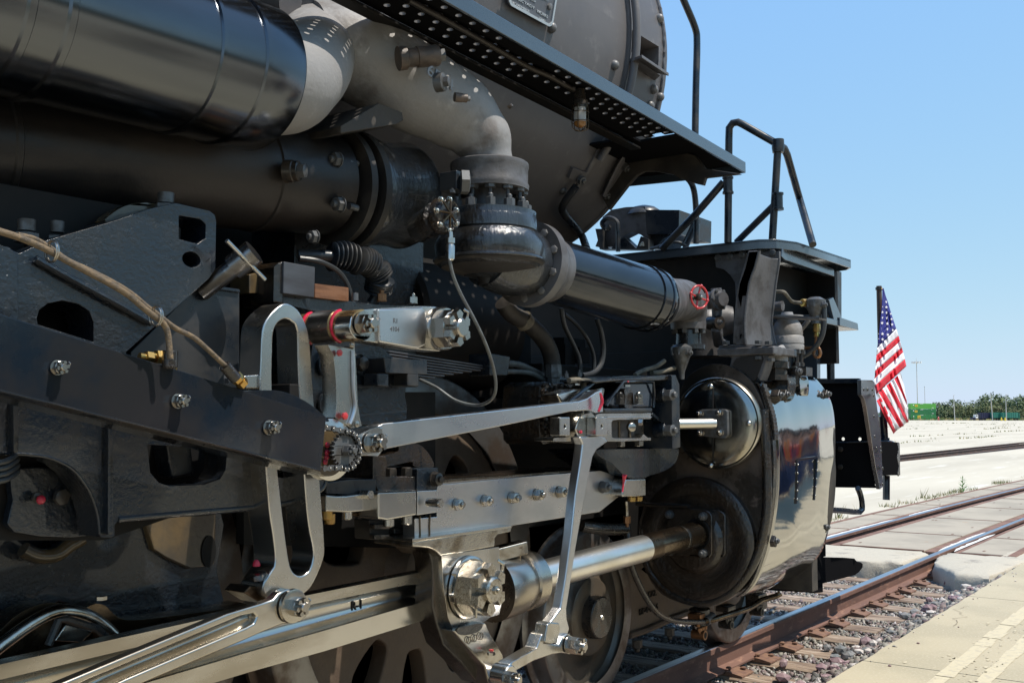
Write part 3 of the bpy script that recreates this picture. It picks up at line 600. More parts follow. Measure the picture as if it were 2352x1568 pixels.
for xx in (.9, 3.8, 6.3):
    b_ = MB().lathe((xx, 0, .5), (0, 1, 0), [(0, .3), (.02, .5), (.3, .5)], 14); b_.V = [Mx @ v for v in b_.V]; b_.mk('wheel', 'black_deep', t)
for px_, lab in ((2300, 'small yellow warning post below the middle wagon'), (2308.5, 'small yellow warning post below the last wagon')):
    p = at(px_, 530); tag(MB().lathe((p.x, p.y, -.03), PZ, [(0, .5), (.8, .35), (1.6, .12)], 8).mk('warning_post', 'yellow'), lab, 'post')
p = at(2155.5, 570); tag(MB().lathe((p.x, p.y, -.03), PZ, [(0, .35), (1.3, .3), (1.35, .5), (1.6, .3), (1.9, .05)], 10).mk('hydrant', 'red_paint'), 'small red hydrant right of the green containers', 'hydrant')
p = at(2192, 760); b_ = MB(); p = at(2236, 790); t = top('white_shed', (p.x, p.y, 0), 'long low white shed roof seen between the trees', 'shed'); Mx = Matrix.Translation(p) @ Matrix.Rotation(ang, 4, 'Z')
b_.box((19, 5, 2.4), (38, 9, 4.8)); b_.V = [Mx @ v for v in b_.V]; b_.mk('wall', 'white', t)
b_ = MB().prism([[Vector((-1, -1, 4.8)), Vector((-1, 11, 4.8)), Vector((-1, 5, 6.6))]], (40, 0, 0)); b_.V = [Mx @ v for v in b_.V]; b_.mk('roof', 'white', t)
# dry scrub beyond the yard
b = MB()
for k in range(2600):
    p = at(random.uniform(2040, 2400), random.uniform(575, 720)); s_ = random.uniform(.3, 1.0); u = Vector((random.gauss(0, 1), random.gauss(0, 1), .3)).normalized()*s_; b.add([p-u, p+u, p+Vector((0, 0, s_*1.6))], [[0, 1, 2]])
tag(b.mk('scrub_belt', 'weed_green', sm=0, fix=False), 'belt of dry scrub between the yard and the trees', 'scrub', kind='stuff')
# ================================================================ LOCOMOTIVE
L0 = top('steam_locomotive', (3.5, 0, 0), 'huge black articulated steam locomotive with bright steel rods, seen from its right side', 'locomotive')
SBZ, SBR = 3.6, 1.15
def GC(x, y, Rr=SBR, yc=0, zc=SBZ):
    r = ray(x, y); a = r.y**2+r.z**2; dy, dz = CAM.y-yc, CAM.z-zc; b = 2*(r.y*dy+r.z*dz); c = dy*dy+dz*dz-Rr*Rr; D = b*b-4*a*c
    t = (-b-math.sqrt(max(D, 0)))/(2*a); return CAM+r*t
def onb(X, a, Rr=SBR): return Vector((X, -Rr*math.cos(a), SBZ+Rr*math.sin(a)))
def ang_of(p): return math.atan2(p.z-SBZ, -p.y)
def nrm(p): return Vector((0, p.y, p.z-SBZ)).normalized()
# smokebox shell with a real step pocket
q = [GC(*cC(*p)) for p in ((897, 200), (1080, 322), (1082, 448), (897, 375))]
hx0 = (q[0].x+q[3].x)/2; hx1 = (q[1].x+q[2].x)/2; ha1 = (ang_of(q[0])+ang_of(q[1]))/2; ha0 = (ang_of(q[2])+ang_of(q[3]))/2
xs = sorted([-3, -1, 1, 2, 3, 4, hx0, hx1, 5.2]); N = 96
as_ = sorted([2*math.pi*k/N-math.pi for k in range(N)]+[ha0, ha1]); V = [onb(x, a) for x in xs for a in as_]; F = []; na = len(as_)
for i in range(len(xs)-1):
    for k in range(na):
        am = as_[k]+.001; inh = abs(xs[i]-hx0) < 1e-6 and ha0-1e-6 <= am-.001+1e-7 and as_[(k+1) % na] <= ha1+1e-6 and as_[k] >= ha0-1e-6 and k < na-1
        if not inh: F.append([i*na+k, i*na+(k+1) % na, (i+1)*na+(k+1) % na, (i+1)*na+k])
F.append([(len(xs)-1)*na+k for k in range(na)]); F.append(list(range(na)))
smokebox = mk('smokebox', V, F, 'graphite', L0, sm=40)
b = MB(); q1 = [onb(x, a) for x, a in ((hx0, ha0), (hx1, ha0), (hx1, ha1), (hx0, ha1))]; q2 = [p+Vector((0, .16, 0)) for p in q1]
b.add(q1+q2, [[4, 5, 6, 7], [0, 1, 5, 4], [1, 2, 6, 5], [2, 3, 7, 6], [3, 0, 4, 7]]); b.mk('step_pocket', 'graphite', smokebox, sm=0)
i0 = GC(*cC(882, 402)); i1 = GC(*cC(1092, 470)); o0 = G(*cC(968, 373), i0.y-.11); o1 = G(*cC(1152, 498), i1.y-.10)
MB().prism([[i0+Vector((0, .03, 0)), o0, o1, i1+Vector((0, .03, 0))]], (0, .0, -.018)).mk('step_shelf', 'graphite', smokebox, bev=.004)
MB().prism([[GC(*cC(890, 425))+Vector((0, .02, 0)), o0+Vector((.0, .03, -.02)), o1+Vector((-.04, .03, -.02)), GC(*cC(1072, 552))+Vector((0, .02, 0))]], (0, .012, 0)).mk('step_web', 'graphite', smokebox, bev=.003)
# surrounding raised pad and rim weld
MB().loft([[onb(hx0-.05, a, SBR+.012), onb(hx0-.035, a, SBR+.018), onb(hx0-.035, a, SBR-.01), onb(hx0-.05, a, SBR-.01)] for a in [ha0-.75+(ha1-ha0+1.2)*k/16 for k in range(17)]]).mk('pad_edge', 'graphite', smokebox)
b = MB(); P = []
for k in range(150):
    a = -1.9+2.6*k/149; P.append(onb(5.165+random.uniform(-.004, .004), a, SBR+.003+random.uniform(-.002, .004)))
b.tube(P, [.009+random.uniform(-.003, .003) for _ in P], 6).mk('front_weld', 'graphite', smokebox)
lathe('front_ring', (5.2, 0, SBZ), (1, 0, 0), [(0, SBR-.002), (.012, SBR-.002), (.012, SBR-.06), (.03, SBR-.1), (.05, .4), (.05, 0)], 'graphite', smokebox, n=96)
# pipe hugging the shell
P = [onb(GC(*cC(868, 300)).x+.02*math.sin(k*.3), -.62+k*.1, SBR+.045) for k in range(13)]
tube('cable_conduit', P, .022, 'graphite', smokebox, n=12, smooth=3)
for (x, y) in ((348, 190), (778, 445), (1085, 128), (1088, 662), (1045, 610), (1020, 720)):
    p = GC(*cC(x, y)); hw('rivet', 'rivet', p, nrm(p), .027, 'rivet_grey', smokebox, h=1.2)
# builder's plate
cR = cr(1980, 0, .07324)
pc = GC(*cR(1100, 560), SBR+.012); nv = nrm(pc); tv = Vector((0, 0, 1))-nv*nv.z; tv.normalize(); uv = Vector((1, 0, 0))
def onplate(x, y, off=0):
    r = ray(*cR(x, y)); o = pc+nv*off; t = (o-CAM).dot(nv)/r.dot(nv); return CAM+r*t
bl = onplate(330, 100); br = onplate(1690, 880)
zz = ((bl-pc).dot(tv)+(br-pc).dot(tv))/2; x0, x1 = bl.x-pc.x, br.x-pc.x
def pl(u, v, o=0): return pc+uv*u+tv*v+nv*o
def rr2(u0, u1, v0, v1, r, o, n=5):
    out = []
    for (cu, cv, a0) in ((u1-r, v1-r, 0), (u0+r, v1-r, 90), (u0+r, v0+r, 180), (u1-r, v0+r, 270)):
        for k in range(n+1): a = R(a0+90*k/n); out.append(pl(cu+r*math.cos(a), cv+r*math.sin(a), o))
    return out
PHt = .30
bp_ = MB().prism([rr2(x0, x1, zz, zz+PHt, .03, 0)], nv*.012); bplate = bp_.mk('builders_plate', 'plate_field', smokebox) if False else bp_.mk('builders_plate', 'plate_field', L0)
MB().prism([rr2(x0-.004, x1+.004, zz-.004, zz+PHt+.004, .034, .012), rr2(x0+.008, x1-.008, zz+.008, zz+PHt-.008, .024, .012)], nv*.006).mk('plate_border', 'plate_raised', bplate)
def text(s, size, parent, m, M, ext=.002, name='lettering', sx=1, cond=1):
    cu = bpy.data.curves.new('t', 'FONT'); cu.body = s; cu.size = size; cu.extrude = ext; cu.align_x = 'LEFT'; cu.offset = size*.012
    ob = bpy.data.objects.new('t', cu); COL.objects.link(ob); dg = bpy.context.evaluated_depsgraph_get(); me = bpy.data.meshes.new_from_object(ob.evaluated_get(dg)); bpy.data.objects.remove(ob)
    me.transform(Matrix.Diagonal((sx, 1, 1, 1))); me.materials.clear(); return put(name, me, m, parent, M)
def fr(p, u, v, n): return Matrix(((u.x, v.x, n.x, p.x), (u.y, v.y, n.y, p.y), (u.z, v.z, n.z, p.z), (0, 0, 0, 1)))
def ptext(s, x0_, y0_, x1_, y1_, h):
    a = onplate(x0_, y0_, .013); c = onplate(x1_, y1_, .013); W_ = (c-a).dot(uv); size = h/.7
    o = text(s, size, bplate, 'plate_raised', fr(a, uv, tv, nv)); me = o.data; w0 = max(v.co.x for v in me.vertices); me.transform(Matrix.Diagonal((W_/w0, 1, 1, 1)))
ht = abs((onplate(490, 10)-onplate(490, 95)).dot(tv))
ptext('NOVEMBER', 490, 95, 1075, 435, ht*.95); ptext('1941', 1370, 610, 1555, 730, ht*1.05); ptext('SCHENECTADY', 330, -200, 1230, 345, ht*1.05); ptext('WORKS', 1300, 390, 1640, 588, ht*1.2)
ptext('69705', 800, -180, 1260, 98, ht*1.0); ptext('EQUIPMENT', 1000, -320, 1680, 85, ht*1.0)
hw('bolt', 'bolt', onplate(1690, 210, .012), nv, .016, 'rivet_grey', bplate)
# ---- running board with real tread holes
pA = G(1148, 40, -1.55); pB = G(1712, 374, -1.5)
def bz(x): return pA.z+(pB.z-pA.z)*(x-pA.x)/(pB.x-pA.x)
def by(x): return pA.y+(pB.y-pA.y)*(x-pA.x)/(pB.x-pA.x)
XE = pB.x; T = .012
b = MB()
def quad4(P): 
    V = [Vector((p[0], by(p[0])+p[1], bz(p[0])-T)) for p in P]; b.prism([V], (0, 0, T))
pit = .0862; rh = .0135; rows = [.045, .100, .155, .210, .265]; XS = 1.30; NX_ = int((4.70-XS)/pit)
hb = MB()
for ri, yc in enumerate(rows):
    off = pit*.5*(ri % 2)
    for i in range(NX_):
        xc = XS+pit*(i+.5)+off; hw2 = pit/2; hh = .0275
        skip = (3.25 < xc < 3.62 and ri < 2) or (xc > 3.6 and ri == 4)
        O = [(hw2, 0), (hw2, hh), (0, hh), (-hw2, hh), (-hw2, 0), (-hw2, -hh), (0, -hh), (hw2, -hh)]
        I_ = [(rh*math.cos(k*math.pi/4), rh*math.sin(k*math.pi/4)) for k in range(8)]
        def W3(p, dz): x = xc+p[0]; return Vector((x, by(x)+yc+p[1], bz(x)-dz))
        if skip: b.add([W3(p, 0) for p in O]+[W3(p, T) for p in O], [list(range(8)), list(range(8, 16))]); continue
        V = [W3(p, 0) for p in O]+[W3(p, 0) for p in I_]+[W3(p, T) for p in O]+[W3(p, T) for p in I_]; F = []
        for k in range(8): j = (k+1) % 8; F += [[k, j, 8+j, 8+k], [16+k, 24+k, 24+j, 16+j]]
        b.add(V, F)
        V = [W3(p, -.001) for p in I_]+[W3((p[0]*.98, p[1]*.98), T+.003) for p in I_]; hb.add(V, [[k, (k+1) % 8, 8+(k+1) % 8, 8+k] for k in range(8)])
quad4([(1.0, 0), (XE, 0), (XE, .0175), (1.0, .0175)])
quad4([(1.0, .293), (4.66, .293), (4.66, .33), (1.0, .33)]); quad4([(4.75, .0176), (XE, .0176), (XE, .35), (XE-.1, .9), (4.66, .9), (4.66, .2925), (4.75, .2925)])
quad4([(1.0, .0176), (XS-.01, .0176), (XS-.01, .2925), (1.0, .2925)])
board = mk('running_board', b.V, b.F, 'black_dark_matt', L0, sm=20)
hb.mk('tread_hole_rims', 'rivet_grey', board, sm=0); bpy.context.scene.objects['tread_hole_rims']['kind'] = 'stuff'  # rims lighter than the board, standing in for sunlit hole walls
def fas(P0, P1, h=.062, t=.012, m='deck_paint', nm='board_edge', par=None):
    s_ = []
    d = (P1-P0).normalized(); nn = d.cross(Vector((0, 0, 1))).normalized()
    for P in (P0, P1): s_.append([P+nn*t*.0, P-nn*t, P-nn*t-Vector((0, 0, h)), P-Vector((0, 0, h))])
    return MB().loft(s_).mk(nm, m, par or board, bev=.003)
f0 = Vector((1.0, by(1.0)-.002, bz(1.0)+.003)); f1 = Vector((XE, by(XE)-.002, bz(XE)+.003)); fas(f0, f1)
fas(f1+Vector((0, 0.001, 0)), f1+Vector((-.02, .35, 0))); fas(f1+Vector((-.02, .35, 0)), f1+Vector((-.12, .92, 0)))
# inner support angle under the board, conduit, bracket
MB().loft([[Vector((x, by(x)+yy, bz(x)-zz)) for yy, zz in ((.33, .012), (.35, .012), (.35, .05), (.33, .05))] for x in (1.0, 4.75)]).mk('support_angle', 'black_deep', board, bev=.002)
MB().loft([[Vector((x, by(x)+yy, bz(x)-zz)) for yy, zz in ((.29, .04), (.34, .04), (.34, .05), (.29, .05))] for x in (1.0, 4.75)]).mk('support_angle', 'black_deep', board, bev=.002)
for xk in ():
    MB().prism([[Vector((xk, by(xk)+.36, bz(xk)-.02)), Vector((xk, -.75, bz(xk)-.02)), Vector((xk, -.72, bz(xk)-.5)), Vector((xk, -.86, bz(xk)-.32))]], (.02, 0, 0)).mk('board_bracket', 'black_deep', board)
P = [GZ(*cB(1060, -10), 2.93), GZ(*cB(1450, 190), 2.92), GZ(*cB(1875, 430), 2.92), GZ(*cC(330, 515), 2.91), GZ(*cC(500, 610), 2.90)]
P = []
for q_ in (cB(1080, 0), cB(1450, 200), cB(1875, 445), cC(330, 515), cC(500, 612)):
    zz_ = 2.95
    for _ in range(5): p = GZ(*q_, zz_); zz_ = bz(p.x)-.035
    P.append(GZ(*q_, zz_))
tube('lamp_conduit', P, .012, 'pipe_black', board, smooth=3)
lp = Vector((0, 0, 0)); ps = .70; lq = P[-1]+Vector((.04, -.01, -.005))
lamp = lathe('lamp_fixture', lp, NZ, [(-.02, .03), (.02, .034), (.05, .036), (.052, .048), (.085, .05), (.088, .044), (.10, .044)], 'nut_black', board, n=20) if False else lathe('lamp_fixture', lp, NZ, [(-.02, .03), (.02, .034), (.05, .036), (.052, .048), (.085, .05), (.088, .044), (.10, .044)], 'nut_black', L0, n=20)
gm = bpy.data.materials.new('lamp_glass'); gm.use_nodes = True; gb = gm.node_tree.nodes['Principled BSDF']; gb.inputs['Base Color'].default_value = (.62, .6, .57, 1); gb.inputs['Roughness'].default_value = .08; gb.inputs['Transmission Weight'].default_value = .45; MATS['lamp_glass'] = gm
lathe('glass_globe', lp, NZ, [(.10, .04), (.19, .04)], 'lamp_glass', lamp, n=20)
lathe('amber_base', lp, NZ, [(.191, .0405), (.205, .038), (.218, .028), (.226, .01)], 'lamp_amber', lamp, n=20)
for k in range(6):
    a = k*math.pi/3+.3; d = Vector((math.cos(a), math.sin(a), 0)); tube('cage_wire', [lp+d*.05+Vector((0, 0, -.08)), lp+d*.054+Vector((0, 0, -.2)), lp+d*.045+Vector((0, 0, -.235)), lp+Vector((0, 0, -.25))], .0028, 'steel_brown', lamp, n=6, smooth=3)
for zz_ in (.13, .19): tube('cage_ring', circ(lp+Vector((0, 0, -zz_)), .055, 24, 'Z')+[lp+Vector((.055, 0, -zz_)), lp+Vector((.055, .01, -zz_))], .0028, 'steel_brown', lamp, n=6)
Ml = Matrix.Translation(lq) @ Matrix.Diagonal((ps, ps, ps, 1))
for o_ in [lamp]+[c_ for c_ in COL.objects if c_.parent == lamp]: o_.data.transform(Ml)
# front bracket of the running board, seen dark against the sky
X5 = 5.08
MB().prism([gx([(880, 1030), (1150, 1010), (1330, 1060), (1400, 1150), (1640, 1185), (1400, 1212), (1385, 1262), (1330, 1250), (1225, 1215), (1180, 1190), (1050, 1165), (980, 1168), (930, 1195), (880, 1250), (740, 1430), (690, 1330)], X5, cC)], (.03, 0, 0)).mk('board_end_bracket', 'black_dull', L0, bev=.004)
tube('hanger_pipe', [G(*cC(920, 1205), -.6), G(*cC(1040, 1182), -.7), G(*cC(1170, 1178), -.85)], .028, 'black_satin', L0)
# plate and straps on the smokebox underside
MB().prism([[GC(*cC(*p), SBR+.02) for p in ((470, 1215), (500, 1145), (600, 1180), (575, 1260))]], (0, .03, .02)).mk('pipe_clip_plate', 'graphite', L0)
hw('nut', 'nut', GC(*cC(548, 1225), SBR+.03), (-.2, -1, -.6), .025, 'nut_grey', L0)
MB().loft([[GC(*cC(*p), SBR+.01), GC(*cC(p[0]+10, p[1]+6), SBR+.035), GC(*cC(p[0]+26, p[1]+14), SBR+.035), GC(*cC(p[0]+36, p[1]+18), SBR+.01)] for p in ((835, 1050), (790, 1120), (740, 1220), (690, 1330))]).mk('bottom_strap', 'graphite', L0)
tube('overhanging_seam', [GC(*cC(*p), SBR+.004) for p in ((700, 965), (660, 1040), (620, 1110), (585, 1175), (540, 1260))], .008, 'graphite', L0, n=6)
b = MB().tube([GC(*cC(520, 1270), SBR+.05), GC(*cC(430, 1400), SBR+.05), GC(*cC(440, 1460), SBR+.05), GC(*cC(520, 1555), SBR+.04), GC(*cF(560, 110), SBR), G(*cF(590, 200), -1.0)], .022, 12, 4); b.mk('drain_pipe', 'black_satin', L0)
for (x, y) in ((428, 1300), (850, 1140), (718, 1325)): p = GC(*cC(x, y)); hw('rivet', 'rivet' if x < 700 else 'nut', p, nrm(p), .024, 'nut_grey', smokebox)
# ---- dark masses behind everything, black fill keeping the bright yard from showing through
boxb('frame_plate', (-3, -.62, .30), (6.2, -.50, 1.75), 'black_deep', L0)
boxb('belly_fill', (-3, -.35, 1.3), (5.0, -.25, 2.7), 'black_deep', L0)
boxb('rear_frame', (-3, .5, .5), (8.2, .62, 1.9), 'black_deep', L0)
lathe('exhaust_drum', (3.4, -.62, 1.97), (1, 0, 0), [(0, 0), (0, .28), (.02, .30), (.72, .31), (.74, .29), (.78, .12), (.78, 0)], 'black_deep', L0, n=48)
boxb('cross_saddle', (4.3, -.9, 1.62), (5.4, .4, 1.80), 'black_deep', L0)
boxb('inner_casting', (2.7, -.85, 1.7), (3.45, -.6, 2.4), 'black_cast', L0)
# ---- upper insulated steam pipe (front of picture, top left)
pe = G(*cB(62, 545), -1.3); r1 = rad(165, pe); axd = Vector((-1, 0, -.03)).normalized()
pr = [(0, r1-.03), (0, r1), (.02, r1+.006), (.05, r1+.006)]
def ringX(px_, py_): return pe.x-G(px_, py_, -1.3-r1*.9).x
prof = [(0, .1), (0, r1-.01), (.012, r1)]
for s_, w_ in ((ringX(608, 100), .012), (ringX(505, 100), .010), (ringX(158, 80), .014), (ringX(64, 80), .014)):
    prof += [(s_-w_, r1), (s_-w_*.6, r1+.007), (s_+w_*.6, r1+.007), (s_+w_, r1)]
prof.append((3.2, r1)); prof.append((3.2, 0)); prof = sorted(prof[:3], key=lambda t: 0)+sorted(prof[3:-1], key=lambda t: t[0])+[prof[-1]]
lag = lathe('insulated_steam_pipe', pe, axd, prof, 'lag_steel', L0, n=80, sm=50)
# ---- grey cast elbow and branch pipe
p1 = G(*cB(70, 545), -1.28)
tube('cast_elbow', [p1+Vector((-.1, 0, 0)), G(*cB(200, 555), -1.28), G(*cB(330, 500), -1.24), G(*cB(410, 420), -1.12), G(*cB(420, 340), -.95)], [r1*.80, r1*.76, r1*.70, r1*.68, r1*.75], 'grey_cast', L0, n=48, smooth=8, sm=60)
Pb = [((440, 325), -.98, 305), ((600, 335), -1.02, 318), ((800, 410), -1.08, 322), ((1100, 590), -1.16, 305), ((1400, 760), -1.25, 262), ((1570, 930), -1.31, 205), ((1628, 1080), -1.33, 160), ((1635, 1180), -1.33, 155)]
pp = [G(*cB(*q_[0]), q_[1]) for q_ in Pb]; rr_ = [rad(q_[2]*.33688, p) for q_, p in zip(Pb, pp)]
branch = tube('cast_branch_pipe', pp, rr_, 'grey_cast', L0, n=56, smooth=8, sm=60)
def stub(px_, Y0, L_, r, m, parent, d=Vector((.62, -.75, .02)), hexr=None, sec=None):
    p = G(*px_, Y0); d = d.normalized(); o = lathe('plug_pipe', p, d, sec or [(0, r*1.3), (.03, r*1.25), (.035, r), (L_*.45, r), (L_*.46, r*1.12), (L_*.96, r*1.15), (L_, r*1.05)], m, parent, n=20)
    if hexr: hw('plug', 'bolt', p+d*L_, d, hexr, 'nut_grey', parent, .3, 1.3)
    return o
stub(cB(1010, 400), -1.32, .155, .034, 'brown_pipe', branch, Vector((.75, -.5, .18)), .026)
stub(cB(1270, 565), -1.42, .035, .03, 'nut_grey', branch, Vector((.3, -1, 0)), .02, sec=[(0, .036), (.03, .034), (.034, .028)])
stub(cB(1395, 662), -1.40, .05, .014, 'brown_pipe', branch, Vector((.8, -.5, 0)), .012)
stub(cB(1710, 712), -.95, .05, .014, 'brown_pipe', L0, Vector((.8, -.5, 0)), .01)
p = G(*cB(275, 185), -1.30); hw('bolt', 'bolt', p, (-.3, -1, .3), .024, 'rivet_grey', L0)
for s_, (x, y), w_ in (('6R3', (1200, 505), .13), ('4', (1335, 590), .05)):
    pt = G(*cB(x, y), -1.42); text(s_, .07, branch, 'grey_cast', fr(pt, Vector((.93, -.2, -.3)).normalized(), Vector((.3, .15, .94)).normalized(), Vector((-.1, -.97, .2)).normalized()), ext=.004, name='cast_lettering')
# support block under the branch
plate('pipe_support', g([(880, 705), (1040, 765), (1048, 822), (1000, 850), (620, 910), (620, 860)], -1.28, cB), .35, 'black_dull', L0)
# lug with nut above the branch
plate('lifting_lug', smooth_loop(g([(760, -60), (890, 10), (965, 110), (950, 165), (905, 192), (840, 165), (770, 120)], -.95, cB)), .05, 'graphite', L0)
hw('nut', 'nut', G(*cB(840, 60), -1.0), (-.2, -1, -.3), .045, 'rivet_grey', L0); lathe('pin_boss', G(*cB(840, 110), -.95), (-.2, -1, -.2), [(0, .035), (.05, .032), (.05, .012)], 'graphite', L0, n=18)
tube('ladder_foot', [G(*cB(130, -30), -1.0), G(*cB(170, 90), -1.0), G(*cB(190, 170), -1.0)], .025, 'graphite', L0)
lathe('hook_boss', G(*cB(120, -20), -.95), (.3, -1, -.3), [(0, .08), (.1, .07)], 'graphite', L0)
# ---- lower black exhaust pipe with flanges
Yl = -1.0; p0 = G(*cB(480, 1250), Yl); rl = rad(117, p0); ax2 = (G(120, 352, Yl+.06)-p0).normalized()
prof = [(-.02, 0), (-.02, rl), (.3, rl), (.305, rl+.006), (.32, rl+.006), (.325, rl), (1.2, rl), (1.205, rl+.006), (1.22, rl+.006), (1.225, rl), (4, rl), (4, 0)]
low = lathe('exhaust_pipe', p0, ax2, prof, 'pipe_black', L0, n=72, sm=50)
fx = -ax2
def flange(px_, py_, rp, t, m, name='pipe_flange', yy=Yl):
    p = G(px_, py_, yy); r = rad(rp, p); return lathe(name, p, fx, [(0, rl*.8), (0, r), (t, r), (t, rl*.8)], m, L0, n=64), p, r
f1_, q1_, r1_ = flange(*cB(555, 1270), 136, .03, 'black_dull'); f2_, q2_, r2_ = flange(*cB(650, 1290), 136, .03, 'black_dull')
qb = G(*cB(690, 1300), Yl); rb = rad(136, qb)
lathe('pipe_bell', qb, fx, [(0, .1), (0, rb*.98), (.03, rb*.98), (.09, rb*.9), (.22, rb*.9), (.26, rb*.94), (.29, rb*.9), (.30, rb*.5), (.3, 0)], 'oily_iron', L0, n=64, sm=45)
for (x, y, rp_) in ((600, 1090, 17), (620, 1395, 17), (445, 115+0, 15)):
    pp_ = cB(x, y) if y > 900 else cE(x, y); hw('nut', 'nut', G(*pp_, -1.18), ax2, rad(rp_, G(*pp_, -1.18)), 'nut_grey', f1_)
for (x, y) in ((715, 1115), (715, 1415)): tube('flange_stud', [G(*cB(x-40, y-8), -1.17), G(*cB(x+15, y+4), -1.17)], .012, 'nut_grey', f2_)
stub(cB(240, 1170), -1.19, .05, .03, 'nut_black', low, Vector((.45, -.9, 0)), .025)
# ---- separator / valve column under the branch pipe
vc = G(*cP(735, 150), -1.33); VX, VY = vc.x, vc.y
def zat(y): return GX(*cP(735, y), VX).z
def vr(pxr): return rad(pxr*.20135, vc)
Z = lambda y: zat(y)-zat(0)
o = (VX, VY, zat(0)); 
lathe('pipe_collar', o, PZ, [(Z(330), vr(400)), (Z(330), vr(448)), (Z(300), vr(450)), (Z(275), vr(455)), (Z(245), vr(440)), (Z(95), vr(442)), (Z(70), vr(452)), (Z(30), vr(450)), (Z(15), vr(430)), (Z(10), vr(250))], 'grey_iron', L0, n=64, sm=45)
lathe('valve_neck', o, PZ, [(Z(620), vr(250)), (Z(300), vr(235))], 'grey_iron', L0, n=40)
body = lathe('valve_body', o, PZ, [(Z(1330), 0), (Z(1330), vr(170)), (Z(1200), vr(560)), (Z(1130), vr(640)), (Z(1112), vr(635)), (Z(1090), vr(600)), (Z(960), vr(625)), (Z(860), vr(580)), (Z(800), vr(530)), (Z(790), vr(545)), (Z(660), vr(543)), (Z(650), vr(535)), (Z(585), vr(535)), (Z(570), vr(500)), (Z(570), 0)], 'oily_iron', L0, n=72, sm=42)
lathe('body_underside', o, PZ, [(Z(1395), 0), (Z(1395), vr(120)), (Z(1300), vr(135)), (Z(1290), vr(300)), (Z(1205), vr(545)), (Z(1150), vr(625))], 'black_dull', body, n=64, sm=40)
for k in range(12):
    a = k*math.pi/6+.15; c_, s_ = math.cos(a), math.sin(a)
    for (yy, z_, ax_) in ((575, 0, PZ),): hw('nut', 'nut', Vector((VX+c_*vr(420), VY+s_*vr(420), zat(yy))), ax_, vr(62), 'nut_grey', body, a, 1.5)
    hw('nut', 'bolt', Vector((VX+c_*vr(380), VY+s_*vr(380), zat(305))), NZ, vr(62), 'nut_grey', body, a, 1.6)
    tube('stud', [Vector((VX+c_*vr(400), VY+s_*vr(400), zat(570))), Vector((VX+c_*vr(385), VY+s_*vr(385), zat(340)))], vr(22), 'nut_black', body, n=8)
box('side_lug', G(*cP(330, 230), -1.44), (.07, .08, .07), 'black_satin', L0); hw('bolt', 'bolt', G(*cP(410, 225), -1.50), (.7, -.7, 0), .045, 'nut_grey', L0)
# small relief valve wheel, left of the column
wc = G(*cP(265, 585), -1.58); wr = rad(185*.20135, wc)
rv = lathe('relief_cap', wc+Vector((.02, .05, 0)), NY, [(0, wr*1.15), (.03, wr*1.12), (.045, wr*.95), (.035, wr*.8), (.03, wr*.3), (.05, wr*.18), (.06, 0)], 'black_tar', L0, n=32)
for k in range(7): a = k*2*math.pi/7+.4; d = Vector((math.cos(a), 0, math.sin(a))); tube('spoke', [wc+Vector((0, -.01, 0)), wc+d*wr*.85], .004, 'steel_brown', rv, n=6); hw('nut', 'nut', wc+d*wr*1.0+Vector((0, .01, 0)), NY, wr*.17, 'steel_oily', rv, a)
tube('cap_body', [wc+Vector((.02, .06, 0)), wc+Vector((.15, .25, 0))], wr, 'black_tar', rv)
hw('nut', 'nut', wc+Vector((.02, 0, wr*1.35)), PZ, wr*.2, 'nut_black', rv)
# grey flexible hose hanging from it
hp = [cP(285, 990), cE(1360, 260), cE(1385, 380), cE(1440, 510), cE(1540, 700), cE(1620, 880), cE(1668, 1050), cE(1672, 1170), cE(1630, 1235), cE(1540, 1262), cE(1400, 1228), cE(1270, 1140), cE(1160, 1088)]
ys = [-1.58, -1.58, -1.58, -1.58, -1.60, -1.60, -1.58, -1.56, -1.5, -1.42, -1.34, -1.27, -1.2]
tube('flexible_hose', [G(*p, y) for p, y in zip(hp, ys)], rad(4.2, wc), 'hose_grey', L0, n=12, smooth=6)
lathe('hose_fitting', G(*cP(290, 790), -1.58), NZ, [(0, .008), (.02, .009), (.022, .016), (.04, .016), (.042, .012), (.05, .016), (.095, .015), (.1, .01)], 'steel', L0, n=14)
# ---- gloss pipe to the cylinder
a0 = G(*cF(300, 330), -1.36); a1 = G(*cF(1022, 545), -1.40); d = (a1-a0).normalized(); r0 = rad(74, a0); r1g = rad(73, a1)
Lg = (a1-a0).length
gp = lathe('cylinder_steam_pipe', a0, d, [(-.02, 0), (-.02, r0), (Lg*.86, r1g), (Lg*.862, r1g+.006), (Lg*.88, r1g+.006), (Lg*.882, r1g), (Lg*.96, r1g), (Lg*.962, r1g+.005), (Lg, r1g+.005), (Lg+.02, r1g-.01), (Lg+.02, 0)], 'lag_gloss', L0, n=72, sm=50)
fl = lathe('elbow_flange', a0-d*.12, d, [(0, 0), (0, rad(97, a0)), (.045, rad(97, a0)), (.05, rad(95, a0)), (.11, rad(80, a0)), (.12, r0+.004), (.16, r0+.002)], 'grey_iron', L0, n=64)
fc = a0-d*.12; uu = d.cross(Vector((0, 0, 1))).normalized(); vv = uu.cross(d)
for k in range(10):
    a = k*math.pi/5+.3; hw('bolt', 'bolt', fc+(uu*math.cos(a)+vv*math.sin(a))*rad(80, a0), -d, rad(9, a0), 'rivet_grey', fl, a)
tube('body_outlet', [Vector((VX, VY, zat(1000))), a0-d*.25, a0-d*.11], [vr(420), rad(84, a0), rad(74, a0)], 'oily_iron', L0, n=40, sm=60, smooth=4)
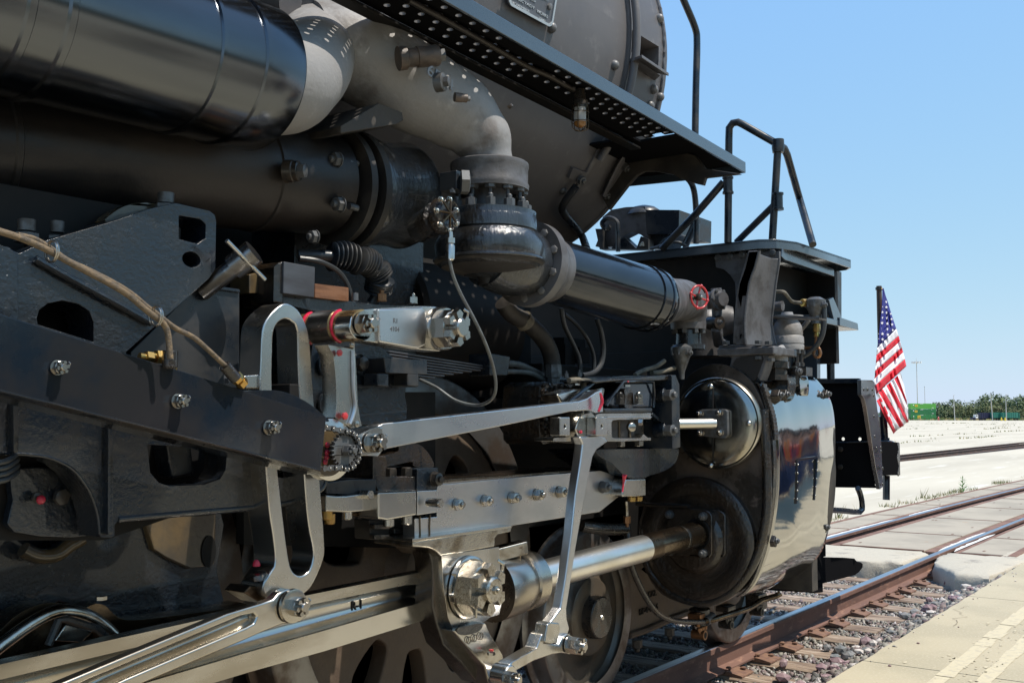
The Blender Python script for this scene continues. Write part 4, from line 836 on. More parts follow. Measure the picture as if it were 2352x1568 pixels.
# elbow down to the valve chest
e0 = a1+d*.02; e1 = G(*cF(1270, 560), -1.30); e2 = G(*cF(1283, 690), -1.28)
tube('grey_elbow', [e0, (e0+e1)/2+Vector((.02, 0, .01)), e1, e2], [rad(66, e0), rad(52, e0), rad(46, e1), rad(40, e2)], 'grey_iron', L0, n=40, smooth=5, sm=60)
ef = lathe('elbow_base_flange', e2+Vector((0, 0, -.015)), PZ, [(-.03, .05), (-.03, rad(40, e2)), (.0, rad(41, e2)), (.03, rad(40, e2)), (.035, rad(36, e2))], 'grey_iron', L0, n=40)
for k in range(8): a = k*math.pi/4+.2; hw('bolt', 'bolt', e2+Vector((math.cos(a)*rad(34, e2), math.sin(a)*rad(34, e2), -.045)), NZ, rad(6, e2), 'nut_grey', ef, a, 2.5)
lathe('stuffing_neck', e2+Vector((0, 0, -.05)), NZ, [(0, rad(28, e2)), (.08, rad(30, e2)), (.08, rad(38, e2)), (.105, rad(38, e2)), (.105, 0)], 'oily_iron', L0, n=32)
# ---- red handwheel globe valve
hwc = G(*cQ(515, 490), -1.50); hr = rad(26, hwc); hax = Vector((-.35, -.93, .0)).normalized(); hu = hax.cross(Vector((0, 0, 1))).normalized(); hv = hu.cross(hax)
W0 = MB(); W0.tube([hwc+(hu*math.cos(k*math.pi/16)+hv*math.sin(k*math.pi/16))*hr for k in range(33)], hr*.10, 10)
wheel_ = W0.mk('red_handwheel', 'red_paint', L0, sm=60)
lathe('hub', hwc-hax*.02, hax, [(0, hr*.3), (.02, hr*.34), (.03, hr*.25), (.035, 0)], 'nut_black', wheel_, n=20)
for k in range(4):
    a = k*math.pi/2+.25; dd = hu*math.cos(a)+hv*math.sin(a); tube('spoke', [hwc-hax*.01+dd*hr*.25, hwc-hax*.004+dd*hr*.95], hr*.085, 'red_paint', wheel_, n=8); hw('knob', 'rivet', hwc+dd*hr*1.02, hax, hr*.16, 'red_paint', wheel_)
hw('nut', 'nut', hwc+hax*.01, hax, hr*.14, 'steel', wheel_)
vx_ = hwc-hax*.2; tube('valve_stem', [hwc, hwc-hax*.12], .012, 'steel', wheel_)
vb = G(*cQ(690, 520), -1.33)
gv = lathe('globe_valve', vb+hax*.06, -hax, [(0, .02), (.0, .04), (.03, .045), (.035, .062), (.05, .064), (.05, .05), (.12, .05), (.13, .0)], 'grey_iron', L0, n=28)
for k in range(6): a = k*math.pi/3; hw('bolt', 'bolt', vb+hax*.03+(hu*math.cos(a)+hv*math.sin(a))*.052, hax, .012, 'nut_grey', gv)
vt = G(*cQ(690, 400), -1.33); tube('valve_pipe', [vt, G(*cQ(700, 520), -1.33), G(*cQ(700, 700), -1.33), G(*cQ(692, 830), -1.33), G(*cQ(720, 980), -1.30)], [.03, .032, .028, .03, .03], 'grey_iron', L0, n=20)
lathe('union_joint', G(*cQ(690, 760), -1.33), (-.4, -1, 0), [(-.05, .04), (.03, .04), (.03, .03)], 'nut_black', L0, n=20)
hw('nut', 'nut', G(*cQ(715, 755), -1.38), (0, -1, 0), .016, 'nut_grey', L0)
# ================================================================ WHEELS
def wheel(X, s, Rr, name, m_tyre, style, parent=L0, yo=.80, hubr=.2):
    Y = -s*yo; ax = Vector((0, s, 0))                      # axis from outer face inwards
    c = Vector((X, Y, Rr))
    t = lathe(name, c, ax, [(0, Rr*.80), (0, Rr-.012), (.004, Rr-.004), (.01, Rr), (.09, Rr+.003), (.105, Rr+.012), (.115, Rr+.027), (.13, Rr+.029), (.145, Rr+.015), (.145, Rr*.80)], m_tyre, parent, n=96, ring=True, sm=40)
    return t, c, ax
def truck_wheel(X, s):
    t, c, ax = wheel(X, s, .457, 'truck_wheel', 'wheel_tread', 0, yo=.815)
    lathe('wheel_disc', c, ax, [(-.0, .415), (.012, .40), (.05, .36), (.058, .30), (.045, .25), (.02, .215), (-.005, .205), (-.012, .19), (-.012, 0)], 'wheel_iron', t, n=72, ring=True, sm=35)
    lathe('axle_end', c, ax, [(-.07, 0), (-.07, .105), (-.065, .112), (-.02, .115), (.0, .12)], 'nut_black', t, n=40)
    lathe('axle_centre', c, ax, [(-.075, 0), (-.075, .012), (-.067, .018)], 'steel', t, n=16); return t
for X in (4.895, 6.766):
    for s in (1, -1): truck_wheel(X, s)
def driver(X, s, holes=True, m='wheel_brown'):
    Rr = .864; t, c, ax = wheel(X, s, Rr, 'driving_wheel', 'wheel_tread', 0, yo=.79)
    Y0 = c.y+.02*s; outer = circ((X, Y0, Rr), Rr*.815, 72); hl = []
    if holes:
        for k in range(10):
            a0 = k*36+6; q = []
            for aa, rr in ((5, .36), (9, .345), (15, .345), (19, .36), (21, .44), (20.5, .53), (17, .57), (7, .57), (3.5, .53), (3, .44)): q.append(Vector((X+rr*math.cos(R(a0+aa)), Y0, Rr+rr*math.sin(R(a0+aa)))))
            hl.append(smooth_loop(q, 2))
    MB().prism([outer]+hl, (0, .09*s, 0)).mk('wheel_centre', m, t, bev=.01, seg=3)
    lathe('wheel_back', (X, Y0+.1*s, Rr), ax, [(0, 0), (0, .70)], 'black_deep', t, n=40)
    lathe('hub', c, ax, [(-.07, 0), (-.07, .13), (-.06, .15), (-.02, .17), (.02, .2)], m, t, n=40)
    return t, c
for X in (3.50, 1.68, -.14):
    for s in (1, -1): dt, dc = driver(X, s, X > 3, 'wheel_brown' if X > 3 else 'black_cast')
# second driver: rough counterweight bosses seen bottom left
plate('counterweight', circ(G(*cJ(1000, 1020), -.84), rad(300*.33688, G(*cJ(1000, 1020), -.84)), 40), .07, 'wheel_iron', L0, bev=.006)
lathe('crank_disc', G(*cJ(1000, 1060), -.84), NY, [(0, .165), (.012, .165), (.014, .155), (.014, 0)], 'wheel_iron', L0, n=48)
plate('spoke_casting', smooth_loop(g([(-60, 500), (80, 560), (180, 640), (290, 690), (380, 680), (470, 600), (760, 440), (1000, 430), (1500, 380), (1480, 800), (1480, 1100), (700, 1140), (400, 1010), (-60, 1250)], -.88, cJ), 3), .06, 'black_cast', L0, bev=.02, seg=3)
tube('oily_recess_rim', smooth_loop(g([(130, 600), (200, 680), (290, 705), (390, 690), (470, 630), (540, 575)], -.93, cJ)[::-1], 3)[:-4], .022, 'oil_plate', L0, n=12)
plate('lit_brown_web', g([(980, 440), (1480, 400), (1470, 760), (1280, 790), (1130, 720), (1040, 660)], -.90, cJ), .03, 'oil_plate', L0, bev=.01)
plate('web_hole', smooth_loop(circ(G(*cJ(1425, 670), -.905), rad(20, G(*cJ(1425, 670), -.9)), 20, rz=rad(36, G(*cJ(1425, 670), -.9)))), .01, 'black_deep', L0, bev=0)
# ================================================================ FRAME CASTINGS BEHIND THE VALVE GEAR
plate('upper_casting', [g([(-60, 560), (0, 562), (45, 582), (108, 552), (270, 505), (340, 480), (404, 466), (482, 484), (494, 494), (497, 508), (495, 618), (480, 640), (290, 808), (295, 870), (-60, 800)], -1.30),
    g([(411, 495), (460, 503), (473, 515), (472, 548), (453, 560), (411, 549)], -1.30), smooth_loop(circ(G(440, 596, -1.30), rad(25, G(440, 596, -1.3)), 10, rz=rad(18, G(440, 596, -1.3)))),
    g([(85, 730), (90, 712), (110, 697), (144, 690), (180, 698), (205, 714), (215, 740), (215, 785), (87, 745)], -1.30)], .12, 'black_cast', L0, bev=.008, seg=3)
boxb('casting_web', (0.2, -1.12, 1.5), (2.1, -.9, 2.15), 'black_deep', L0)
tube('casting_ridge', [G(*cD(240, 265), -1.31), G(*cD(520, 420), -1.315), G(*cD(780, 560), -1.315), G(*cD(1030, 700), -1.31)], rad(9, G(300, 700, -1.3)), 'black_cast', L0, n=10)
plate('rear_casting_rib', g([(-60, 552), (25, 568), (44, 588), (44, 790), (-60, 780)], -1.34), .06, 'black_cast', L0, bev=.006)
plate('smooth_gusset', g([(455, 656), (551, 670), (551, 900), (300, 900), (300, 808)], -1.24), .05, 'black_satin', L0, bev=.004)
plate('gusset_flange', g([(455, 650), (551, 664), (553, 672), (455, 660)], -1.25), .12, 'black_satin', L0, bev=.003)
for (x, y, r_) in ((180, 75, 28), (388, 85, 22), (1130, 1385, 26)):
    c_ = cD(x, y) if x < 1000 else cA(x, y); p = G(*c_, -1.22)
    hw('hex_cap', 'bolt', p-Vector((0, 0, .03)), PZ, rad(r_, p), 'nut_grey', L0, .2, 1.2); lathe('cap_ring', p, PZ, [(0, rad(r_*.7, p)), (.03, rad(r_*.72, p)), (.03, 0)], 'nut_grey', L0, n=24)
lathe('copper_lubricator_cap', G(*cA(235, 1480), -.95), (.2, -.7, .5), [(0, .10), (.04, .095), (.05, .06), (.05, 0)], 'copper_brown', L0, n=28)
lathe('copper_fitting', G(*cA(110, 1420), -1.0), PZ, [(0, .05), (.05, .045), (.07, .02), (.12, .02)], 'copper_brown', L0, n=20)
tube('copper_pipe', [G(*cA(60, 1300), -1.0), G(*cA(250, 1250), -.98), G(*cA(450, 1265), -.95)], .012, 'copper_brown', L0, n=10, smooth=3)
plate('brown_cover', smooth_loop(g([(720, 1510), (800, 1430), (900, 1390), (1040, 1378), (1200, 1400), (1000, 1450)], -1.2, cA)), .05, 'oil_plate', L0, bev=.008)
# lower casting with big arch
arch = [(229, 1225), (226, 1190), (218, 1158), (204, 1125), (176, 1086), (150, 1066), (110, 1050), (60, 1043), (0, 1041), (-60, 1041)]
plate('lower_casting', [g([(-60, 860), (0, 880), (736, 1060), (749, 1095), (740, 1122), (715, 1138), (675, 1151), (632, 1161), (574, 1168), (400, 1183), (270, 1197), (263, 1205), (263, 1230), (255, 1234), (232, 1233)]+arch, -1.36),
    g([(338, 1020), (345, 1085), (365, 1108), (390, 1116), (470, 1112), (505, 1100), (518, 1080), (521, 1045), (500, 1030)], -1.36), g([(590, 1052), (594, 1078), (610, 1092), (650, 1097), (688, 1090), (686, 1075)], -1.36)], .10, 'black_cast', L0, bev=.012, seg=3)
tube('arch_rim', g(arch, -1.36), rad(4, G(200, 1100, -1.36)), 'black_cast', L0, n=10, smooth=3)
tube('casting_lower_lip', g([(270, 1192), (400, 1180), (560, 1167), (640, 1158), (700, 1143), (740, 1120), (748, 1090)], -1.355), rad(8, G(400, 1180, -1.36)), 'black_cast', L0, n=12, smooth=3)
plate('casting_rib', g([(250, 960), (262, 963), (262, 1228), (249, 1228)], -1.385), .04, 'black_cast', L0, bev=.005)
plate('casting_rib', g([(32, 905), (46, 908), (44, 1040), (32, 1040)], -1.385), .04, 'black_cast', L0, bev=.005)
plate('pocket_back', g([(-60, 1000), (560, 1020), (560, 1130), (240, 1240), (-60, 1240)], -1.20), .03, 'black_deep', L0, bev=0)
plate('pocket_block', g([(380, 1010), (440, 1020), (448, 1090), (395, 1100)], -1.27), .07, 'black_satin', L0, bev=.01)
plate('arch_panel', smooth_loop(g([(40, 1075), (200, 1090), (222, 1150), (222, 1228), (34, 1222), (30, 1150)], -1.24), 3), .03, 'black_cast', L0, bev=.004)
nut((410, 300), -1.26, 19, 'nut_black', L0, 'bolt', 'bolt', c=cJ); nut((250, 300), -1.26, 14, 'nut_black', L0, 'bolt', 'bolt', c=cJ)
hw('grease_plug', 'rivet', G(*cJ(278, 318), -1.28), NY, .012, 'red_grease', L0)
P = []
for k in range(52): a = k*.5; P.append(G(8+10*0, 1050+k*1.2, -1.33)+Vector((.045*math.cos(a), .045*math.sin(a)-.01, 0)))
for k in range(4): tube('coil', [G(-40, 1068+k*14, -1.38), G(10, 1060+k*14, -1.40), G(34, 1046+k*14, -1.36), G(40, 1040+k*14, -1.30)], rad(7, G(10, 1060, -1.4)), 'rubber', L0, n=10, smooth=4)
# ================================================================ VALVE GEAR
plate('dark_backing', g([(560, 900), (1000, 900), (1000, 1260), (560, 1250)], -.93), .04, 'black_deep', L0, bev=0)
# slotted link
lk_out = [(560, 893), (563, 830), (566, 765), (575, 735), (594, 708), (620, 697), (655, 696), (676, 703), (692, 721), (706, 752), (713, 790), (719, 876), (723, 930), (735, 1100), (746, 1242), (743, 1286), (722, 1336), (705, 1358), (680, 1371), (618, 1374), (604, 1346), (619, 1318), (631, 1289), (626, 1230), (618, 1168), (600, 1000)]
lk_front = [(598, 893), (600, 830), (603, 761), (612, 734), (632, 710)]+lk_out[6:19]+[(618, 1374), (604, 1346), (620, 1316), (633, 1289), (628, 1230), (619, 1168), (606, 1000)]
slot = [(626, 900), (627, 800), (629, 765), (638, 743), (655, 733), (671, 739), (683, 761), (686, 860), (700, 1100), (709, 1202), (720, 1262), (719, 1287), (711, 1309), (697, 1320), (683, 1320), (670, 1306), (662, 1272), (650, 1180), (636, 1050)]
link = plate('slotted_link', [smooth_loop(g(lk_front, -1.43), 3), smooth_loop(g(slot, -1.43), 3)], .10, 'steel', L0, bev=.006, seg=3)
plate('link_foot', g([(560, 862), (590, 860), (612, 850), (612, 893), (556, 893)], -1.42), .09, 'steel', link, bev=.006); lathe('foot_hole', G(*cD(1665, 1135), -1.423), NY, [(0, .008), (.001, 0)], 'black_deep', link, n=14)
box('link_block', G(668, 905, -1.38), (.09, .09, .06), 'black_deep', link)
plate('link_lower_block', g([(574, 1345), (604, 1346), (618, 1373), (600, 1385), (560, 1360)], -1.40), .09, 'steel_brown', link)
p = G(*cK(60, 850), -1.40); hw('oil_plug', 'bolt', p, (-.3, -.2, 1), rad(19, p), 'nut_steel', link, .2, 1); hw('grease_dab', 'rivet', p+Vector((-.01, 0, .035)), (0, 0, 1), rad(9, p), 'red_grease', link, 0, 2)
# eccentric rod (fluted)
er = [(40, 1611), (141, 1568), (519, 1410), (600, 1385), (628, 1376), (640, 1362), (660, 1352), (684, 1354), (704, 1370), (711, 1390), (706, 1412), (690, 1427), (668, 1430), (650, 1432), (600, 1452), (560, 1470), (330, 1568), (200, 1630)]
ef_ = [(120, 1598), (200, 1561), (400, 1478), (560, 1412), (583, 1408), (590, 1416), (584, 1430), (566, 1440), (420, 1502), (290, 1558), (180, 1612)]
ec = plate('eccentric_rod', [g(er, -1.52), g(ef_, -1.52)], .035, 'rod_steel', L0, bev=.006, seg=3); plate('rod_web', g(er, -1.47), .02, 'rod_steel', ec, bev=.004)
nut((290, 1040), -1.53, 22, 'nut_steel', ec, c=cK, h=1.1); lathe('rod_pin_boss', G(*cK(285, 1040), -1.525), NY, [(0, rad(39, G(674, 1390, -1.52))), (.01, rad(38, G(674, 1390, -1.52))), (.012, rad(30, G(674, 1390, -1.52))), (.012, 0)], 'rod_steel', ec, n=40)
# main rod, deep I section
mr = [(-60, 1538), (0, 1525), (519, 1410), (702, 1367), (989, 1309), (1030, 1330), (1030, 1400), (995, 1417), (743, 1495), (574, 1542), (300, 1625), (-60, 1740)]
mf = [(-60, 1575), (0, 1560), (519, 1436), (702, 1390), (930, 1343), (962, 1341), (985, 1350), (988, 1368), (970, 1382), (900, 1402), (743, 1448), (574, 1496), (300, 1578), (-60, 1700)]
mrod = plate('main_rod', [g(mr, -1.20), g(mf, -1.20)], .055, 'rod_steel', L0, bev=.008, seg=3)
def trough(name, up_, lo_, Y, dpt, m, par, pw=2.5, n=12):
    secs = []
    for a, b_ in zip(up_, lo_):
        A_, B_ = G(*a, Y), G(*b_, Y); secs.append([A_.lerp(B_, k/n)+Vector((0, dpt*(1-abs(2*k/n-1)**pw), 0)) for k in range(n+1)])
    V = [v for q in secs for v in q]; w_ = n+1; return mk(name, V, [[i*w_+k, i*w_+k+1, (i+1)*w_+k+1, (i+1)*w_+k] for i in range(len(secs)-1) for k in range(n)], m, par, sm=60)
trough('rod_flute', [(120, 1597), (200, 1560), (400, 1477), (560, 1411), (585, 1407), (592, 1416)], [(180, 1613), (290, 1559), (420, 1503), (566, 1441), (586, 1431), (592, 1418)], -1.517, .03, 'rod_steel', ec, 2)
U_ = [(-60, 1573), (0, 1558), (260, 1497), (519, 1434), (702, 1388), (930, 1341), (962, 1339), (987, 1348), (990, 1366)]; L_ = [(-60, 1702), (0, 1680), (300, 1580), (574, 1498), (743, 1450), (900, 1404), (950, 1390), (975, 1384), (990, 1368)]
trough('rod_web', U_, L_, -1.195, .05, 'rod_steel', mrod, 3.2)
plate('rod_back', g(mr, -1.13), .02, 'rod_steel', mrod, bev=0)
pt = G(*cK(690, 1072), -1.1475); text('R-1', .042, mrod, 'black_deep', fr(pt, Vector((.995, 0, .02)), PZ and Vector((0, 0, 1)), Vector((0, -1, 0))), ext=.0015, name='stamped_mark')
# side rod and its knuckle
def pc_(pts, Y): return g(pts, Y, cJ)
srod = plate('side_rod', smooth_loop(pc_([(-120, 1330), (0, 1210), (120, 1100), (240, 1040), (350, 1018), (450, 1030), (560, 1060), (650, 1025), (720, 1040), (770, 1090), (850, 1135), (1000, 1130), (1530, 1062), (1700, 1040), (1700, 1330), (800, 1450), (0, 1560)], -1.02), 3), .09, 'steel_brown', L0, bev=.01, seg=3)
tube('rod_bush', pc_([(-80, 1380), (60, 1270), (230, 1150), (370, 1085), (480, 1078), (600, 1110), (700, 1175), (770, 1240)], -1.05), .02, 'steel_oily', srod, n=12, smooth=4)
plate('crank_key', pc_([(370, 1280), (450, 1165), (640, 1215), (560, 1290)], -1.06), .03, 'steel_oily', srod, bev=.004)
tube('crank_strap', pc_([(330, 1310), (400, 1140), (450, 1130), (660, 1195), (720, 1250)], -1.08), .012, 'nut_black', srod, n=8)
nut((690, 1000), -1.04, 13, 'nut_steel', srod, 'bolt', 'oil_cup', ax=PZ, c=cJ)
for k, dx in enumerate((0, 14, 28)): pass
# black side bar (channel)
bar = plate('gear_side_bar', g([(-60, 703), (0, 721), (749, 957), (749.5, 960), (736, 1086), (733, 1087), (0, 903), (-60, 888)], -1.62), .035, 'black_gloss', L0, bev=.012, seg=4)
plate('bar_lower_flange', g([(-60, 886), (0, 901), (735, 1085), (735, 1091), (0, 909), (-60, 894)], -1.61), .10, 'black_gloss', bar, bev=.004)
secs = []
for (x_, ya, yb) in ((-60, 883, 895), (0, 897, 909), (735, 1080, 1092)): A_, B_ = G(x_, ya, -1.635), G(x_, yb, -1.60); secs.append([A_+Vector((0, .016, .006)), A_, A_.lerp(B_, .5)+Vector((0, -.004, -.003)), B_, B_+Vector((0, .05, .004))])
MB().loft(secs).mk('bar_bottom_rail', 'steel_dark', bar, sm=50)  # strip tilted and in brighter metal to give the bar its ground reflection
plate('bar_upper_flange', g([(-60, 703), (0, 721), (600, 910), (600, 917), (0, 728), (-60, 710)], -1.60), .10, 'black_gloss', bar, bev=.003)
plate('bar_end_hump', smooth_loop(g([(560, 901), (600, 896), (650, 899), (700, 920), (740, 950), (755, 968), (700, 960), (600, 930)], -1.58), 3), .10, 'black_gloss', bar, bev=.004)
for (x, y, r_) in ((390, 1005, 16.5), (1210, 1233, 16), (1832, 1413, 16)): nut((x, y), -1.625, r_, 'nut_steel', bar, c=cD, h=1.05)
# trunnion disc, sprocket and chain
tc_ = G(764, 1032, -1.50); tr_ = rad(71, tc_)
tdisc = lathe('trunnion_disc', tc_, (0, 1, 0), [(0, 0), (0, tr_*.93), (.004, tr_), (.035, tr_)], 'steel', L0, n=64)
lathe('brown_gland', G(752, 1040, -1.51), (0, 1, 0), [(-.01, 0), (-.01, rad(52, tc_)), (.02, rad(55, tc_))], 'oil_plate', tdisc, n=40)
for (x, y) in ((275, 735), (265, 870), (260, 960), (235, 1040)): hw('grease_smear', 'rivet', G(*cN(x, y), -1.522), NY, rad(7, tc_), 'red_grease', tdisc, 0, .8)
gc_ = G(*cN(600, 830), -1.56); gr = rad(41, gc_); loop = []; nt_ = 24
for k in range(nt_):
    for da, rr in ((-.36, .84), (-.18, .86), (-.10, 1.0), (.10, 1.0), (.18, .86)): a = 2*math.pi*(k+da)/nt_; loop.append(gc_+Vector((math.cos(a)*gr*rr, 0, math.sin(a)*gr*rr)))
spk = plate('sprocket', loop, .012, 'nut_grey', L0, bev=.001); lathe('sprocket_shaft', gc_+Vector((0, .01, 0)), (0, 1, 0), [(0, .03), (.06, .03)], 'nut_black', spk)
hw('nut', 'castle', gc_+Vector((.004, -.002, -.0)), NY, rad(14, gc_), 'nut_grey', spk, .2, 1.1)
chp = []
A0 = G(*cN(215, 400), -1.555); A1 = G(*cN(600, 425), -1.555); rc = gr*1.04
top_a = 95; n_ = 15
chp = [A0]+[A0+(Vector((gc_.x+rc*math.cos(R(96)), gc_.y, gc_.z+rc*math.sin(R(96))))-A0)*t for t in (.33, .66)]
for k in range(n_): a = R(96-k*(212/(n_-1))); chp.append(Vector((gc_.x+rc*math.cos(a), gc_.y, gc_.z+rc*math.sin(a))))
A2 = G(*cN(165, 1170), -1.555); chp += [chp[-1]+(A2-chp[-1])*t for t in (.33, .66, 1)]
chain = MB(); chain.tube(chp, .004, 6); chain = chain.mk('drive_chain', 'nut_steel', L0)
lm = None
for i in range(len(chp)-1):
    a_, b2_ = chp[i], chp[i+1]; m_ = (a_+b2_)/2; dl = (b2_-a_); ln = dl.length; u = dl.normalized(); v_ = Vector((0, -1, 0)).cross(u); off = -.013 if i % 2 else -.008
    q = []
    for (t, h_) in ((-.5-.22, 0), (-.5-.12, .0075), (-.5+.1, .0085), (-.2, .006), (.2, .006), (.5-.1, .0085), (.5+.12, .0075), (.72, 0), (.62, -.0075), (.4, -.0085), (.2, -.006), (-.2, -.006), (-.4, -.0085), (-.62, -.0075)): q.append(m_+u*t*ln+v_*h_+Vector((0, off, 0)))
    plate('link_plate', q, .003, 'nut_grey', chain, bev=0); plate('link_plate', [p+Vector((0, .018, 0)) for p in q], .003, 'nut_grey', chain, bev=0)
    hw('roller_pin', 'rivet', a_+Vector((0, -.0135, 0)), NY, .0035, 'nut_steel', chain); tube('roller', [a_+Vector((0, -.008, 0)), a_+Vector((0, .008, 0))], .007, 'nut_steel', chain, n=10)
# radius rod
rr_o = [(815, 1000), (877, 974), (879, 972), (1206, 935), (1330, 921), (1350, 914), (1368, 901), (1384, 894), (1386, 945), (1368, 948), (1352, 942), (1310, 945), (1148, 979), (881, 1032), (870, 1047), (822, 1045)]
rrod = plate('radius_rod', g(rr_o, -1.47), .055, 'steel_bright', L0, bev=.006, seg=3)
plate('rod_end_block', g([(818, 1001), (850, 985), (872, 978), (881, 981), (881, 1032), (872, 1040), (822, 1048), (812, 1030)], -1.49), .09, 'steel', rrod, bev=.006, seg=3)
nut((1075, 690), -1.495, 22, 'nut_steel', rrod, c=cN, h=1.0, spin=.3)
tube('grease_bead', [G(*cO(695, 290), -1.50), G(*cO(715, 400), -1.50), G(*cO(668, 520), -1.49)], [rad(4, tc_), rad(6, tc_), rad(4, tc_)], 'red_grease', rrod, n=10, smooth=3)
plate('rod_fork', g([(1280+0, 905), (1320, 893), (1366, 893), (1384, 887), (1392, 892), (1382, 940), (1370, 948), (1350, 935), (1290, 925)], -1.38), .09, 'steel_oily', rrod, bev=.01, seg=3)
# hanger with its arm
hg = plate('lifting_hanger', g([(530, 850), (650, 870), (700, 880), (715, 860), (722, 980), (728, 1100), (735, 1250), (748, 1340), (762, 1400), (735, 1412), (690, 1418), (640, 1385), (590, 1352), (580, 1345), (590, 1250), (588, 1150), (582, 1050), (568, 920)], -1.50, cE), .06, 'steel', L0, bev=.008, seg=3)
tube('hanger_edge', g([(700, 890), (700, 980), (705, 1150), (715, 1270), (700, 1340), (680, 1390)], -1.505, cE), rad(4.5, G(810, 850, -1.5)), 'steel_bright', hg, n=10, smooth=3)
nut((605, 905), -1.51, 8, 'red_paint', hg, 'bolt', 'oil_plug', c=cE); nut((640, 1335), -1.51, 9, 'red_paint', hg, 'bolt', 'oil_plug', c=cE); nut((722, 1390), -1.51, 8, 'nut_steel', hg, 'bolt', 'square_plug', c=cE); nut((693, 850), -1.525, 7, 'nut_steel', hg, 'bolt', 'square_plug', c=cE)
arm = plate('reverse_arm', g([(680, 730), (690, 670), (715, 630), (760, 610), (870, 601), (1180, 585), (1260, 588), (1320, 605), (1350, 650), (1370, 740), (1355, 830), (1330, 880), (1290, 895), (1100, 878), (885, 841), (770, 822), (710, 800), (688, 770)], -1.56, cE), .07, 'steel', L0, bev=.016, seg=4)
plate('arm_face', g([(872, 606), (1170, 592), (1200, 620), (1215, 730), (1200, 850), (1150, 876), (1090, 868), (885, 834)], -1.572, cE), .02, 'steel_bright', arm, bev=.006, seg=3)
for s_, (x, y) in (('R1', (975, 700)), ('4104', (955, 755))): text(s_, .022, arm, 'nut_grey', fr(G(*cE(x, y), -1.5725), Vector((1, 0, 0)), Vector((0, 0, 1)), Vector((0, -1, 0))), ext=.0004, name='stamped_mark')
bc = G(*cE(765, 715), -1.56); br_ = rad(36, bc)
lathe('oily_bush', bc, (0, 1, 0), [(.0, br_), (.09, br_), (.095, br_*1.03), (.20, br_*1.03), (.205, br_), (.33, br_), (.35, br_*.8)], 'oil_bronze', arm, n=44)
lathe('hanger_collar', bc, (0, 1, 0), [(.10, br_*.9), (.10, br_*1.10), (.195, br_*1.10), (.195, br_*.9)], 'steel', arm, n=44)
for yy in (.085, .215): tube('grease_ring', circ(bc+Vector((0, yy, 0)), br_*1.02, 20, a0=100, a1=260), .006, 'red_grease', arm, n=8)
nut((765, 707), -1.565, 24, 'nut_steel', arm, c=cE, h=.9, spin=.1)
bc2 = G(*cE(1285, 742), -1.56); lathe('arm_boss', bc2, NY, [(-.02, rad(50, bc2)), (.03, rad(49, bc2)), (.04, rad(46, bc2)), (.042, 0)], 'steel', arm, n=44)
nut((1310, 742), -1.60, 43, 'nut_steel', arm, c=cE, h=.8, spin=.55)
# combination lever
cl = [(1332, 1002), (1339, 1020), (1334, 1060), (1322, 1137), (1313.5, 1222), (1299, 1330), (1288, 1395), (1270, 1420), (1262, 1430), (1256, 1470), (1280, 1478), (1300, 1470), (1309, 1443), (1303, 1420), (1302, 1397), (1311, 1340), (1323.6, 1255.5), (1337, 1180), (1357, 1073), (1362, 1050), (1372, 1032), (1398, 1013), (1390, 1005), (1371, 1000)]
clv = plate('combination_lever', g(cl, -1.46), .045, 'steel_bright', L0, bev=.010, seg=2)
plate('lever_head', g([(1329, 1004), (1322, 985), (1330, 960), (1342, 950), (1360, 946), (1368, 955), (1369, 1003)], -1.44), .07, 'steel_oily', clv, bev=.006)
for (x, y) in ((440, 775), (572, 780)): hw('grease_plug', 'bolt', G(*cO(x, y), -1.445), NY, rad(6, tc_), 'red_grease', clv, 0, 1.5)
plate('lever_clevis', g([(325, 1165), (345, 1152), (408, 1158), (412, 1200), (395, 1290), (350, 1300), (308, 1290), (312, 1240)], -1.49, cL), .06, 'steel', clv, bev=.006)
un = plate('union_link', g([(60, 1450), (75, 1430), (250, 1330), (285, 1235), (312, 1215), (300, 1290), (400, 1305), (425, 1255), (450, 1232), (480, 1230), (500, 1255), (508, 1310), (495, 1355), (470, 1370), (420, 1362), (360, 1372), (235, 1415), (100, 1490), (80, 1500)], -1.475, cL), .06, 'steel', L0, bev=.008, seg=3)
nut((470, 1305), -1.48, 19, 'nut_steel', un, c=cL, h=1.3); 
lathe('union_eye', G(*cL(30, 1510), -1.45), NY, [(-.04, rad(30, tc_)), (.025, rad(30, tc_)), (.03, rad(26, tc_)), (.03, 0)], 'steel', un, n=36); nut((40, 1535), -1.48, 17, 'nut_steel', un, c=cL, h=1.3)
# crosshead
xh = plate('crosshead', g([(1305, 700), (1500, 668), (1698, 640), (1712, 850), (1722, 1000), (1700, 1100), (1640, 1118), (1600, 1150), (1500, 1195), (1390, 1215), (1350, 1120), (1318, 900)], -1.30, cK), .05, 'steel', L0, bev=.008, seg=3)
plate('crosshead_side', g([(1215, 645), (1265, 665), (1312, 712), (1322, 900), (1350, 1120), (1392, 1222), (1480, 1320), (1600, 1460), (1640, 1568), (1560, 1568), (1430, 1420), (1320, 1310), (1262, 1130), (1245, 1040), (1250, 880), (1240, 740)], -1.27, cK), .09, 'brown_oil', xh, bev=.02, seg=3)
MB().prism([g([(1115, 600), (1785, 500), (1785, 537), (1690, 560), (1675, 580), (1672, 640), (1300, 705), (1262, 668), (1215, 650), (1115, 642)], -1.31, cK)], (0, .2, 0)).mk('crosshead_slipper', 'steel_oily', xh, bev=.008, seg=3)
MB().prism([g([(1110, 585), (1785, 492), (1785, 512), (1110, 606)], -1.32, cK)], (0, .22, 0)).mk('slipper_liner', 'rod_steel', xh, bev=.002)
plate('crosshead_arm', g([(1385, 1210), (1500, 1192), (1590, 1155), (1612, 1160), (1640, 1230), (1725, 1370), (1738, 1450), (1760, 1568), (1760, 1640), (1650, 1640), (1600, 1455), (1500, 1340)], -1.33, cK), .08, 'steel_oily', xh, bev=.014, seg=3)
